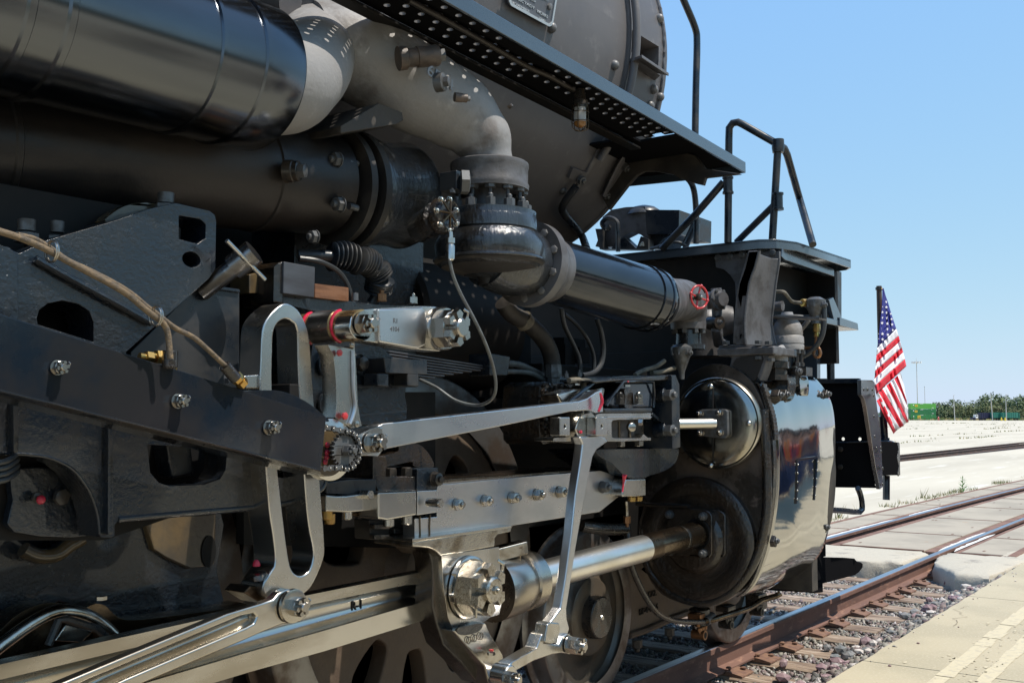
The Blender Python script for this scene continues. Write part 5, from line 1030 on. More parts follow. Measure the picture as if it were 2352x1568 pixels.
plate('arm_pocket', smooth_loop(g([(1420, 1195), (1570, 1160), (1585, 1185), (1540, 1225), (1440, 1240)], -1.335, cK)), .01, 'black_tar', xh, bev=0)
for k in range(3): tube('stamped_ring', circ(G(*cK(1490+k*42, 1275-k*14), -1.335), .013, 12)+[G(*cK(1490+k*42, 1275-k*14), -1.335)+Vector((.013, 0, 0))], .002, 'steel_brown', xh, n=5)
lathe('arm_pin_eye', G(*cK(1735, 1540), -1.37), NY, [(-.04, .05), (.03, .05), (.035, .042), (.035, 0)], 'steel_bright', xh, n=32); p = G(*cK(1645, 1375), -1.36); hw('oil_plug', 'bolt', p, PZ, .016, 'nut_steel', xh); hw('oil_plug', 'bolt', p+Vector((0, 0, .015)), PZ, .009, 'red_paint', xh)
wp = G(*cK(1490, 915), -1.305)
lathe('pin_washer', wp, NY, [(0, rad(72, wp)), (.012, rad(71, wp)), (.018, rad(64, wp)), (.018, 0)], 'steel', xh, n=56)
wp2 = G(*cK(1510, 915), -1.335); loop = []
for k in range(6):
    for da, rr in ((-.36, 1.0), (-.28, .88), (-.1, .84), (.1, .84), (.28, .88), (.36, 1.0)): a = math.pi/3*(k+da+.5)+.3; loop.append(wp2+Vector((math.cos(a)*rad(64, wp)*rr, 0, math.sin(a)*rad(64, wp)*rr)))
plate('lobed_washer', loop, .03, 'steel_oily', xh, bev=.004)
hw('nut', 'castle', wp2, NY, rad(60, wp), 'steel_oily', xh, .5, .62)
w3 = wp2+Vector((.0, -.085, .0)); lathe('pin_end', w3, NY, [(-.05, rad(28, wp)), (.012, rad(28, wp)), (.018, rad(24, wp)), (.016, 0)], 'steel_oily', xh, n=36); hw('nut', 'nut', w3+Vector((0, -.016, 0)), NY, rad(10, wp), 'steel_oily', xh, 0, 1.3)
# piston rod
q0 = G(*cK(1745, 900), -1.20); q1_ = GX(*cL(1345, 550), 5.155); dq = (q1_-q0).normalized(); Lq = (q1_-q0).length
rp0 = rad(34.5, G(*cL(200, 760), -1.2)); s1 = (G(*cL(985, 620), -1.29)-q0).dot(dq)
prd = lathe('piston_rod', q0, dq, [(0, rp0), (s1, rp0)], 'piston_steel', L0, n=64, sm=40)
lathe('oily_rod_end', q0+dq*s1, dq, [(0, rp0*1.0), (.0, rp0*1.003), (Lq-s1, rp0*1.003)], 'steel_brown', prd, n=64); lathe('rod_wear_band', q0+dq*(s1-.0), dq, [(.34, rp0*1.004), (.345, rp0*1.012), (.36, rp0*1.012), (.365, rp0*1.004)], 'steel_oily', prd, n=48)
cs = (G(*cL(205, 850), -1.21)-q0).dot(dq)
lathe('crosshead_neck', q0, dq, [(-.10, rad(74, q0)), (.03, rad(72, q0)), (cs*.45, rad(68, q0)), (cs*.5, rad(64, q0)), (cs*.55, rad(69, q0)), (cs*.97, rad(68, q0)), (cs, rad(64, q0)), (cs, rp0)], 'rod_steel', xh, n=64, sm=35)
kb = G(*cL(60, 665), -1.24); Mk = Matrix.Rotation(R(-8), 3, 'Y') @ Matrix.Rotation(R(-18), 3, 'Z'); box('cotter_key', kb, (.16, .06, .055), 'steel_oily', xh, M=Mk, bev=.006)
# guide bar
gbr = plate('guide_bar', g([(953, 1242), (953, 1190), (1004, 1186), (1004, 1099), (1018, 1110), (1025, 1111), (1200, 1094), (1377.5, 1080), (1432, 1097), (1440, 1115), (1440, 1125), (1377.5, 1175)], -1.26), .06, 'steel_bright', L0, bev=.003)
MB().prism([g([(1010, 1101), (1200, 1088), (1378, 1074), (1378, 1090), (1010, 1116)], -1.21)], (0, .24, 0)).mk('guide_bar_top', 'steel_brown', gbr, bev=.003)
plate('lower_guide_bar', g([(950, 1150), (1380, 1100), (1430, 1110), (1380, 1176), (950, 1240)], -1.08), .06, 'steel_brown', gbr, bev=.003)
for (x, y, c_) in ((1408, 350, cK), (1600, 325, cK), (1783, 303, cK), (85, 303, cL), (250, 283, cL), (405, 265, cL), (697, 232, cL)): nut((x, y), -1.262, 12.5, 'nut_steel' if c_ is cK or x < 600 else 'nut_grey', gbr, 'nut', c=c_, h=1.25, spin=.1)
tube('oil_streak', g([(1158, 430), (1160, 500), (1163, 585)], -1.262, cK), .0025, 'oil_plate', gbr, n=5); tube('oil_streak', g([(1228, 420), (1224, 500), (1226, 580)], -1.262, cK), .003, 'oil_plate', gbr, n=5)
plate('cap_block', g([(875, 270), (1140, 258), (1140, 425), (935, 460), (878, 450)], -1.34, cK), .10, 'steel', L0, bev=.012, seg=3)
plate('cap_block', g([(1142, 257), (1278, 250), (1278, 405), (1142, 425)], -1.30, cK), .05, 'steel_bright', L0, bev=.004)
plate('cap_block', g([(520, 285), (600, 292), (668, 290), (840, 268), (848, 390), (668, 407), (520, 400)], -1.30, cK), .10, 'steel', L0, bev=.006)
plate('clamp_strip', g([(700, 405), (870, 385), (870, 450), (700, 425)], -1.24, cK), .05, 'steel_brown', L0)
for (x, y) in ((795, 282), (1243, 338)): p = G(*cK(x, y), -1.34 if x > 1000 else -1.31); hw('guide_pin', 'pin', p+Vector((0, .02, 0)), NY, rad(10.5, p), 'steel', L0, 0, 2.4 if x < 1000 else 3.5)
for (x, y) in ((525, 425), (543, 455), (660, 425), (945, 475), (1068, 460)): p = G(*cK(x, y), -1.27); lathe('stud_end', p+Vector((0, 0, .02)), NZ, [(0, rad(13, p)), (.03, rad(13, p)), (.034, rad(11, p)), (.034, 0)], 'brass' if x < 600 else 'steel', L0, n=20)
plate('yoke_block', g([(520, 200), (680, 178), (860, 178), (860, 262), (670, 285), (520, 278)], -1.28, cK), .14, 'black_satin', L0)
plate('yoke_block', g([(840, 20), (930, 20), (950, 160), (1140, 158), (1140, 255), (880, 268), (840, 180)], -1.25, cK), .14, 'black_tar', L0)
plate('yoke_block', g([(1140, 110), (1200, 100), (1283, 100), (1290, 150), (1280, 245), (1140, 252)], -1.26, cK), .12, 'black_cast', L0)
for (x, y) in ((963, 130), (1068, 125)): p = G(*cK(x, y+30), -1.30); hw('hex_nut', 'bolt', p, PZ, rad(13, p), 'nut_black', L0, .5, 2.2)
nut((1258, 178), -1.275, 16, 'nut_black', L0, 'nut', c=cK)
plate('serrated_block', g([(815, 455), (880, 460), (1120, 440), (1125, 600), (820, 590)], -1.15, cK), .08, 'black_dull', L0)
for k, (x, y) in enumerate(((905, 500), (1040, 530), (905, 570), (1040, 575))): plate('rack_tooth', g([(x-55, y-12), (x+50, y-12), (x+50, y+18), (x-55, y+18)], -1.18, cK), .03, 'nut_black', L0, bev=.003)
plate('frame_boss', smooth_loop(g([(880, 30), (1010, -10), (1020, -60), (1150, -60), (1230, 20), (1250, 100), (1120, 90), (1100, 60), (940, 90)], -1.20, cK)), .1, 'black_tar', L0)
# right hand end of guide: cap and dark belly casting
plate('end_cap_block', g([(858, 175), (998, 172), (998, 292), (915, 300), (838, 298), (838, 240)], -1.33, cL), .09, 'steel', L0, bev=.01, seg=3)
for (x, y) in ((898, 315), (945, 312)): p = G(*cL(x, y), -1.31); lathe('stud_end', p+Vector((0, 0, .01)), NZ, [(0, .02), (.02, .02), (.024, 0)], 'brass', L0, n=16)
tube('grease_run', [G(*cL(850, 150), -1.35), G(*cL(842, 200), -1.34), G(*cL(835, 265), -1.34)], [.012, .006, .004], 'red_grease', L0, n=8)
plate('guide_support_casting', smooth_loop(g([(640, 1000), (900, 990), (1300, 985), (1640, 985), (1680, 1010), (1662, 1110), (1610, 1190), (1480, 1270), (1290, 1330), (1250, 1352), (1060, 1350), (960, 1290), (860, 1180), (700, 1080)], -1.33, cO), 3), .26, 'black_cast', L0, bev=.03, seg=4)
# ================================================================ VALVE STEM GUIDE BRACKET
plate('bracket_wall', g([(640, 110), (1000, 70), (1596, 60), (1640, 60), (1640, 985), (1335, 985), (1335, 830), (1240, 560), (640, 500)], -1.30, cO), .20, 'black_cast', L0, bev=.006)
plate('bracket_top', g([(560, 130), (1595, 56), (1640, 60), (1640, 120), (1360, 135), (990, 132), (640, 165)], -1.42, cO), .16, 'black_tar', L0, bev=.006)
plate('bracket_sheet', g([(1590, 62), (1640, 62), (1688, 180), (1700, 968), (1640, 985), (1600, 985)], -1.44, cO), .20, 'black_satin', L0, bev=.006)
plate('bracket_cheek', g([(995, 150), (1360, 150), (1355, 475), (900, 478), (780, 440), (800, 380)], -1.39, cO), .05, 'black_gloss', L0, bev=.012, seg=3)
tube('bracket_rail', [G(*cO(770, 450), -1.42), G(*cO(840, 340), -1.42), G(*cO(985, 145), -1.42), G(*cO(1360, 140), -1.41), G(*cO(1372, 300), -1.40), G(*cO(1360, 470), -1.40)], rad(5, tc_), 'black_gloss', L0, n=10)
tube('bracket_rail', [G(*cO(310, 400), -1.40), G(*cO(470, 270), -1.40), G(*cO(620, 150), -1.40)], rad(7, tc_), 'black_gloss', L0, n=10)
plate('bracket_ledge', g([(738, 480), (1350, 474), (1350, 528), (760, 534)], -1.46, cO), .16, 'black_satin', L0, bev=.006)
plate('bracket_post', smooth_loop(g([(1000, 240), (1090, 238), (1110, 360), (1105, 468), (1005, 468), (1010, 350)], -1.42, cO)), .04, 'black_tar', L0, bev=.01)
p = G(*cO(1030, 210), -1.42); hw('oil_plug', 'bolt', p, PZ, rad(7.5, p), 'nut_steel', L0); hw('oil_plug', 'bolt', p+Vector((0, 0, .022)), PZ, rad(4.5, p), 'red_paint', L0)
for (x, y) in ((942, 400), (1172, 400)): p = G(*cO(x, y+30), -1.44); hw('slotted_nut', 'castle', p, PZ, rad(11.5, p), 'nut_steel' if x > 1000 else 'nut_black', L0, .5, 1.3)
for (x, y) in ((1485, 310), (1492, 752)):
    p = G(*cO(x+30, y), -1.40); lathe('bolt_boss', p, NY, [(-.06, rad(19, p)), (.0, rad(18, p)), (.005, rad(15, p)), (.005, 0)], 'black_cast', L0, n=28); hw('nut', 'nut', p+Vector((0, -.004, 0)), (-.15, -1, 0), rad(14, p), 'nut_grey', L0, .2, 1.3)
plate('bracket_rib', smooth_loop(g([(1500, 480), (1590, 450), (1610, 700), (1560, 720), (1470, 690), (1510, 600)], -1.36, cO)), .06, 'black_cast', L0, bev=.02, seg=3)
plate('bracket_web', g([(1350, 528), (1500, 650), (1500, 690), (1340, 560)], -1.38, cO), .04, 'black_cast', L0, bev=.004)
stg = plate('valve_stem_guide', [g([(690, 540), (1330, 536), (1330, 612), (1236, 612), (1236, 800), (1290, 845), (1330, 848), (1330, 880), (905, 895), (700, 892), (640, 850), (640, 560)], -1.44, cO), g([(835, 660), (850, 632), (900, 622), (1110, 620), (1236, 622), (1236, 800), (1200, 852), (870, 855), (840, 838)], -1.44, cO)], .05, 'steel', L0, bev=.006, seg=3)
plate('guide_top_strip', g([(790, 584), (1345, 580), (1345, 592), (790, 596)], -1.455, cO), .05, 'steel_bright', stg, bev=.002)
plate('guide_inner', g([(835, 620), (1236, 620), (1236, 855), (835, 855)], -1.37, cO), .04, 'grey_iron', stg, bev=0)
for (x, w_) in ((930, 55), (1060, 60), (1195, 40)): tube('guide_column', [G(*cO(x, 640), -1.40), G(*cO(x, 845), -1.40)], rad(w_*.183*.5, tc_), 'steel_brown', stg, n=16)
p = G(*cO(1065, 715), -1.44); hw('hex_bolt', 'bolt', p, (-.6, -1, 0), rad(11, p), 'nut_steel', stg, .2, 1.6); p = G(*cO(1175, 650), -1.46); hw('hex_bolt', 'bolt', p, (.4, -1, 0), rad(8.5, p), 'nut_steel', stg, .2, 1.6)
for (x, y) in ((950, 895), (1180, 890)): p = G(*cO(x, y), -1.43); hw('nut', 'bolt', p, NZ, rad(11, p), 'nut_steel', stg, .5, 1.5)
for (x0_, x1_) in ((190, 315), (643, 785)):
    bk = plate('guide_cheek', [g([(x0_, 590), (x1_, 588), (x1_, 822), (x0_, 822)], -1.49, cO), circ(G(*cO((x0_+x1_)/2, 706), -1.49), rad(6, tc_), 16)], .05, 'steel', stg, bev=.003)
plate('guide_side_bar', g([(110, 850), (330, 838), (330, 895), (110, 895)], -1.42, cO), .1, 'steel_oily', stg)
tube('valve_stem', [G(*cO(1210, 680), -1.20), GX(*cF(1462, 1386), 5.115)], rad(11.3, G(1600, 970, -1.18)), 'piston_steel', L0, n=36)
# dark oily frame block left of the bracket
plate('oily_frame_block', smooth_loop(g([(-60, 200), (100, 170), (300, 150), (560, 150), (660, 260), (660, 560), (640, 900), (100, 900), (-60, 880)], -1.25, cO), 2), .2, 'black_tar', L0, bev=.02, seg=3)
for (x, y) in ((400, 190),): p = G(*cO(x, y), -1.33); hw('oil_plug', 'bolt', p, PZ, rad(7, p), 'nut_steel', L0); hw('oil_plug', 'bolt', p+Vector((0, 0, .018)), PZ, rad(4.5, p), 'red_paint', L0)
tube('oil_line', [G(*cO(640, 120), -1.30), G(*cO(560, 118), -1.32), G(*cO(300, 130), -1.34)], .008, 'tan_pipe', L0, n=8, smooth=2); tube('oil_line', [G(*cO(300, 130), -1.34), G(*cO(440, 125), -1.34), G(*cO(488, 180), -1.34), G(*cO(475, 260), -1.34)], .012, 'tan_pipe', L0, n=8, smooth=3)
for (x, y) in ((268, 100), (432, 85)): p = G(*cO(x, y), -1.3); hw('pipe_nut', 'nut', p, PZ, rad(5, p), 'nut_grey', L0, 0, 2.2)
# small blobs of hardened grease
b = MB(); rs = random.Random(5)
for k in range(420):
    x, y = (rs.uniform(-50, 300), rs.uniform(180, 880)) if k < 300 else (rs.uniform(560, 700), rs.uniform(200, 520)); p = G(*cO(x, y), -1.255-rs.uniform(0, .012)); r_ = rs.uniform(.004, .012); b.box(p, (r_*rs.uniform(.7, 2), r_, r_*rs.uniform(.7, 2)), Matrix.Rotation(rs.uniform(0, 3), 3, 'Y') @ Matrix.Rotation(rs.uniform(-.5, .5), 3, 'X'))
o = b.mk('grease_blobs', 'black_tar', L0, bev=0, sm=60); o['kind'] = 'stuff'
# ================================================================ MIDDLE: blocks, spring, hoses
plate('frame_beam', g([(225, 490), (450, 515), (690, 552), (870, 575), (1200, 585), (1200, 650), (520, 640), (225, 570)], -1.20, cE), .2, 'black_cast', L0)
plate('grey_block', g([(232, 282), (447, 320), (440, 530), (228, 500)], -1.24, cE), .12, 'spring_leaf', L0, bev=.004); plate('block_side', g([(232, 282), (225, 570), (160, 560), (165, 320), (200, 290)], -1.23, cE), .12, 'black_tar', L0)
plate('bronze_liner', g([(443, 432), (676, 460), (676, 556), (442, 528)], -1.22, cE), .1, 'bronze_wood', L0, bev=.004)
plate('wooden_wedge', g([(1700, 370), (1740, 360), (1870, 380), (1870, 500), (1700, 500)], -1.15, cD), .1, 'oil_plate', L0)
for (x, y, r_, m) in ((718, 545, 7, 'nut_grey'), (898, 555, 11, 'copper_brown'), (1112, 570, 10, 'nut_steel')): p = G(*cE(x, y), -1.25); hw('nut', 'nut', p, PZ, rad(r_, p), m, L0, 0, 1.6)
tube('threaded_stud', [G(*cE(716, 550), -1.25), G(*cE(716, 498), -1.25)], .012, 'nut_grey', L0)
plate('spring_hanger', g([(912, 938), (1210, 955), (1210, 1052), (925, 1040)], -1.30, cE), .12, 'black_satin', L0, bev=.004)
for x in (870, 1075): p = g([(x, 1045), (x+78, 1045), (x+78, 1138), (x, 1130)], -1.30, cE); plate('hanger_nut', p, .07, 'black_satin', L0, bev=.006)
ls = MB(); 
nl = 9
def leafp(x, k): 
    t = (x-900)/760
    return G(*cE(x, 885+118*t+k*(21-5*t)), -1.14)
spring = None
for k in range(nl):
    x1 = 1700-k*62; P0 = [leafp(900+(x1-900)*i/8, k) for i in range(9)]
    th_ = .0082; V = [[p+Vector((0, 0, th_/2-.001)), p+Vector((0, .1, th_/2-.001)), p+Vector((0, .1, -th_/2)), p+Vector((0, 0, -th_/2))] for p in P0]
    o = MB().loft(V).mk('leaf_spring' if k == 0 else 'spring_leaf', 'spring_leaf', L0 if k == 0 else spring, bev=.002)
    if k == 0: spring = o
plate('spring_band', g([(1640, 905), (1780, 930), (1760, 1060), (1640, 1060)], -1.18, cE), .12, 'black_cast', L0, bev=.008)
plate('pedestal_casting', smooth_loop(g([(430, 830), (850, 830), (1050, 1055), (1058, 1200), (1068, 1360), (900, 1400), (740, 1395), (600, 1420), (430, 1420)], -1.22, cE), 2), .14, 'black_cast', L0, bev=.01, seg=3)
for (x, y, r_) in ((525, 980, 26), (740, 975, 20), (530, 1255, 26)): p = G(*cE(x, y), -1.23); lathe('bolt_recess', p, NY, [(0, rad(r_*1.2, p)), (.008, rad(r_*1.15, p)), (.008, rad(r_, p)), (.001, rad(r_*.95, p))], 'black_cast', L0, n=28); hw('bolt', 'bolt', p+Vector((.01, 0, 0)), NY, rad(r_*.85, p), 'nut_black', L0, .3, 1.2)
tube('corrugated_hose', [G(*cE(330, 245), -1.05), G(*cE(560, 250), -1.12), G(*cE(740, 280), -1.15), G(*cE(850, 330), -1.15), G(*cE(890, 410), -1.15), G(*cE(870, 500), -1.12), G(*cE(830, 570), -1.1)], rad(14, G(800, 650, -1.15)), 'black_satin', L0, n=16, smooth=6)
P = [G(*cE(560, 250), -1.12), G(*cE(740, 280), -1.15), G(*cE(850, 330), -1.15), G(*cE(890, 410), -1.15), G(*cE(870, 500), -1.12)]
hb2 = MB()
for i in range(4):
    for k in range(6): t = k/6; p = P[i]*(1-t)+P[i+1]*t+Vector((0, 0, .012*math.sin(math.pi*t))); d = (P[i+1]-P[i]).normalized(); hb2.lathe(p-d*.006, d, [(0, .048), (.004, .054), (.008, .054), (.012, .048)], 20)
o = hb2.mk('hose_ribs', 'black_satin', L0); o['kind'] = 'stuff'
tube('thin_cable', [G(*cE(340, 260), -1.15), G(*cE(470, 280), -1.18), G(*cE(590, 340), -1.18), G(*cE(660, 430), -1.18), G(*cE(700, 560), -1.18)], .009, 'rubber', L0, n=8, smooth=5)
# T handle drain
th0 = G(*cD(1480, 410), -1.28); th1 = G(*cD(1640, 290), -1.34); dth = (th1-th0).normalized()
lathe('drain_tube', th0-dth*.06, dth, [(0, rad(22, th0)), (.12, rad(22, th0)), (.12, rad(30, th0)), (.20, rad(31, th0)), (.202, 0)], 'steel_dark', L0, n=36)
tube('tee_handle', [G(*cD(1545, 140), -1.38), G(*cD(1805, 405), -1.38)], rad(5.5, th0), 'steel', L0, n=12)
# braided oil hoses
h1 = [(-60, 55), (0, 78), (110, 112), (230, 160), (350, 218), (480, 290), (620, 365), (760, 440), (880, 515), (980, 600), (1050, 655), (1100, 690), (1135, 740), (1150, 810), (1155, 880), (1162, 945)]
tube('braided_hose', [G(*cD(*p), -1.67) for p in h1], rad(7.5, G(300, 750, -1.67)), 'braid', L0, n=12, smooth=3)
h2 = [(120, 103), (220, 125), (300, 165), (375, 215), (460, 275), (600, 340), (770, 425), (900, 505), (1000, 590), (1070, 640), (1120, 680), (1200, 740), (1320, 800), (1420, 885), (1500, 960), (1560, 1015)]
tube('braided_hose', [G(*cD(*p), -1.645) for p in h2], rad(6.5, G(300, 750, -1.67)), 'braid', L0, n=12, smooth=3)
for (x, y) in ((355, 215), (1065, 655)):
    for dx in (-8, 6): tube('tie_wire', circ(G(*cD(x+dx, y), -1.66), .024, 14, 'X')+[G(*cD(x+dx, y), -1.66)+Vector((0, .024, 0))], .0018, 'steel', L0, n=5)
def brass(p, d, r, name='brass_fitting'):
    d = d.normalized(); o = lathe(name, p, d, [(0, r*.6), (.014, r*.6), (.015, r*.8), (.022, r*.8)], 'brass', L0, n=16); hw('brass_nut', 'bolt', p+d*.016, d, r*1.0, 'brass', o, 0, 1.6); return o
lathe('hose_ferrule', G(*cD(1160, 890), -1.63), NZ, [(0, .019), (.04, .019), (.045, .013)], 'black_tar', L0, n=16); brass(G(*cD(1165, 950), -1.60), Vector((.05, 0, -1)), .015)
lathe('hose_ferrule', G(*cD(1530, 990), -1.645), (.75, 0, -.66), [(0, .016), (.05, .016)], 'black_tar', L0, n=16); brass(G(*cD(1575, 1035), -1.64), Vector((.75, 0, -.6)), .017); brass(G(*cD(1612, 1070), -1.63), Vector((.8, .2, -.5)), .017)
brass(G(*cD(950, 930), -1.575), Vector((1, -.1, -.1)), .017); brass(G(*cD(1020, 928), -1.575), Vector((1, -.1, -.05)), .018)
p = G(*cD(1550, 1080), -1.5); hw('nut', 'nut', p, (.2, -1, 0), rad(12, p), 'nut_grey', L0)
# dark driver-side hoses and pipes between the cylinder and the valve column
def tp(c, pts, Y, r, m='rubber', nm='air_pipe', n=10, sm_=4): return tube(nm, [G(*c(*p), Y) for p in pts], r, m, L0, n=n, smooth=sm_)
tp(cF, [(20, 560), (80, 640), (170, 690), (260, 770), (320, 850), (350, 930), (358, 1010)], -1.10, .040, 'black_dull', 'large_hose', 18)
lathe('hose_nut', G(*cF(362, 985), -1.12), NZ, [(0, .04), (.06, .042), (.062, .032), (.10, .032), (.11, .04), (.15, .04)], 'nut_grey', L0, n=8)
lathe('hose_band', G(*cF(165, 688), -1.10), (.75, 0, -.6), [(-.02, .044), (.02, .044)], 'tan_pipe', L0, n=20)
tp(cF, [(420, 600), (440, 720), (500, 850), (540, 950), (548, 1060)], -1.05, .012); tp(cF, [(440, 640), (530, 720), (600, 820), (640, 930), (640, 1030)], -1.0, .010)
tp(cF, [(660, 670), (690, 770), (705, 880), (690, 980), (640, 1040), (560, 1060)], -1.02, .014); tp(cF, [(0, 975), (120, 985), (230, 1030), (330, 1080), (420, 1090)], -1.05, .016, 'hose_grey'); tp(cF, [(0, 1030), (200, 1040), (300, 1085), (400, 1095), (440, 1080)], -1.08, .012, 'hose_grey')
tp(cF, [(920, 1055), (980, 1025), (1060, 1000), (1120, 960)], -1.25, .012, 'tan_pipe'); tp(cF, [(1035, 1040), (1100, 1035), (1190, 1008)], -1.25, .012, 'tan_pipe')
b = MB(); rs = random.Random(11)
for k in range(26):
    x = rs.uniform(3.0, 5.0); z = rs.uniform(1.45, 1.95); y = rs.uniform(-.7, -.6); b.box((x, y, z), (rs.uniform(.05, .3), rs.uniform(.05, .15), rs.uniform(.03, .15)))
o = b.mk('dark_brackets', 'black_deep', L0); o['kind'] = 'stuff'
# ================================================================ CYLINDER AND VALVE CHEST
XB = 5.26; cyo = GX(*cL(1330, 592), XB-.03); rc_ = rad(150, cyo)
cyl = MB()
out = [cL(1840, 60), cL(1846, 200), cL(1835, 420), cL(1800, 620), cL(1735, 790), cL(1640, 930), cL(1520, 1015), cL(1400, 1050), cL(1250, 1025), cL(1100, 960), cL(1010, 840), cL(955, 680), cL(945, 500), cL(975, 380), cL(1000, 200), cF(1225, 1560), cF(1215, 1240), cF(1240, 1130), cF(1300, 1050), cF(1390, 995), cF(1470, 980), cF(1560, 995), cF(1650, 1040), cF(1720, 1110), cF(1770, 1200), cF(1810, 1310), cF(1840, 1430)]
lp_ = [GX(*p, XB) for p in out]
chest = MB().prism([smooth_loop(lp_, 3)], (.06, 0, 0)).mk('cylinder_casting', 'chest_iron', L0, bev=.01, seg=3)
inner = [Vector((XB+.05, (p.y-cyo.y)*.93+cyo.y+.01, (p.z-1.1)*.95+1.1)) for p in lp_]
MB().prism([smooth_loop(inner, 3)], (1.10, 0, 0)).mk('cylinder_body', 'black_dull', chest, bev=0)
# broad rim around the cylinder bore
P = [cF(1800, 1290), cL(1815, 0), cL(1822, 200), cL(1815, 420), cL(1780, 610), cL(1715, 775), cL(1620, 905), cL(1510, 985), cL(1400, 1018), cL(1260, 995), cL(1130, 930), cL(1035, 820), cL(985, 680), cL(975, 520)]
tube('cylinder_rim', [GX(*p, XB-.01) for p in P], rad(11, cyo), 'black_tar', chest, n=14, smooth=4)
hd = lathe('cylinder_back_head', cyo, (1, 0, 0), [(-.045, 0), (-.045, rc_*.40), (-.04, rc_*.44), (-.03, rc_*.46), (-.02, rc_*.49), (-.0, rc_*.51), (.006, rc_*.60), (.0, rc_*.68), (-.008, rc_*.76), (-.006, rc_*.88), (.004, rc_*.95), (.06, rc_*.98)], 'brown_oil', chest, n=96, sm=32)
for k in range(0): pass
XG = XB-.10
def poly(c, pts): return [GX(*c(*p), XG) for p in pts]
gq = poly(cL, [(1150, 372), (1400, 385), (1432, 405), (1445, 430), (1445, 690), (1430, 712), (1405, 716), (1180, 700), (1145, 680), (1135, 640), (1135, 400)])
gl = MB().prism([gq], (.05, 0, 0)).mk('gland_plate', 'brown_oil', chest, bev=.006, seg=3)
MB().prism([[p+Vector((.05, (p.y-gq[0].y)*.16-.015, 0)) for p in gq]], (.04, 0, 0)).mk('gland_base', 'brown_oil', chest, bev=.008)
for (x, y) in ((1388, 430), (1388, 682), (1160, 418), (1165, 668)): p = GX(*cL(x, y), XG); hw('nut', 'nut', p, NX, rad(9, p), 'nut_grey', gl, .3, 1.3)
lathe('gland_throat', GX(*cL(1345, 550), XG)-dq*.004, dq, [(-.0, rp0*1.0), (-.004, rp0*1.22), (.02, rp0*1.25)], 'black_deep', gl, n=36)
tube('gland_oil_pipe', [GX(*cL(930, 345), XG), GX(*cL(1060, 355), XG), GX(*cL(1230, 360), XG), GX(*cL(1290, 362), XG)], .012, 'black_tar', chest, n=8)
# valve chest cover, polished
vo = GX(*cF(1478, 1383), XB-.06); vr_ = rad(102, vo)
vcv = lathe('valve_chest_cover', vo, (1, 0, 0), [(-.034, 0), (-.034, vr_*.30), (-.032, vr_*.6), (-.026, vr_*.84), (-.018, vr_*.94), (-.008, vr_*.985), (.004, vr_), (.05, vr_*1.01)], 'cover_chrome', chest, n=96, sm=60)
lathe('cover_rim', vo, (1, 0, 0), [(.0, vr_), (-.012, vr_*1.01), (-.004, vr_*1.035), (.03, vr_*1.04)], 'rod_steel', vcv, n=96)
V = [GX(*cF(1452, y), XB-.06-.006-.045*(1-min(1, abs((y-1383)/300.))**2.5)) for y in range(1085, 1300, 20)]; tube('cover_seam', V, .004, 'black_deep', vcv, n=6)
V = [GX(*cF(1452, y), XB-.06-.006-.045*(1-min(1, abs((y-1383)/300.))**2.5)) for y in range(1480, 1680, 20)]; tube('cover_seam', V, .004, 'black_deep', vcv, n=6)
for (x, y) in ((1436, 1135), (1695, 1385), (1437, 1672)): p = GX(*cF(x, y), XB-.06-.03); hw('screw', 'rivet', p, NX, .016, 'steel', vcv)
XV = XB-.06-.036-.03; vq = [GX(*cF(*p), XV) for p in ((1375, 1290), (1530, 1288), (1548, 1300), (1552, 1465), (1535, 1485), (1500, 1487), (1370, 1470), (1350, 1440), (1350, 1300))]
vg = MB().prism([vq], (.03, 0, 0)).mk('valve_gland_plate', 'nut_grey', vcv, bev=.006)
for (x, y) in ((1368, 1318), (1500, 1312), (1372, 1450), (1505, 1448)): p = GX(*cF(x, y), XV); hw('nut', 'nut', p, NX, rad(8, p), 'nut_steel', vg, .3, 1.3)
# ---- polished jacket: real sheet from two traced sections
back = [cQ(1135, 1385), cI(95, 410), cI(130, 520), cI(165, 650), cI(180, 800), cI(186, 950), cI(180, 1150), cM(160, 450), cM(120, 650), cM(60, 830), cM(0, 930), cM(-60, 975)]
frnt = [cQ(1700, 1330), cI(450, 365), cI(505, 430), cI(555, 520), cI(578, 640), cI(582, 800), cI(580, 1000), cI(560, 1250), cM(530, 560), cM(470, 700), cM(330, 830), cM(160, 905)]
XF = 6.42
pb = [GX(*p, XB+.04) for p in back]; pf = [GX(*p, XF) for p in frnt]
def resamp(P, n):
    q = []
    for i in range(len(P)-1):
        a, b, c, d = P[max(i-1, 0)], P[i], P[i+1], P[min(i+2, len(P)-1)]
        for k in range(8): t = k/8; q.append(.5*((2*b)+(c-a)*t+(2*a-5*b+4*c-d)*t*t+(3*b-a-3*c+d)*t**3))
    q.append(P[-1]); Ls = [0]
    for i in range(1, len(q)): Ls.append(Ls[-1]+(q[i]-q[i-1]).length)
    o = []; j = 0
    for k in range(n):
        s_ = Ls[-1]*k/(n-1)
        while j < len(q)-2 and Ls[j+1] < s_: j += 1
        t = (s_-Ls[j])/max(1e-9, Ls[j+1]-Ls[j]); o.append(q[j].lerp(q[j+1], t))
    return o
NB = 60; pb = resamp(pb, NB); pf = resamp(pf, NB); NJ = 26; V = []; F = []
rj = random.Random(4); dents = [(rj.random(), rj.random(), rj.uniform(.05, .16), rj.uniform(-.006, .006)) for _ in range(26)]
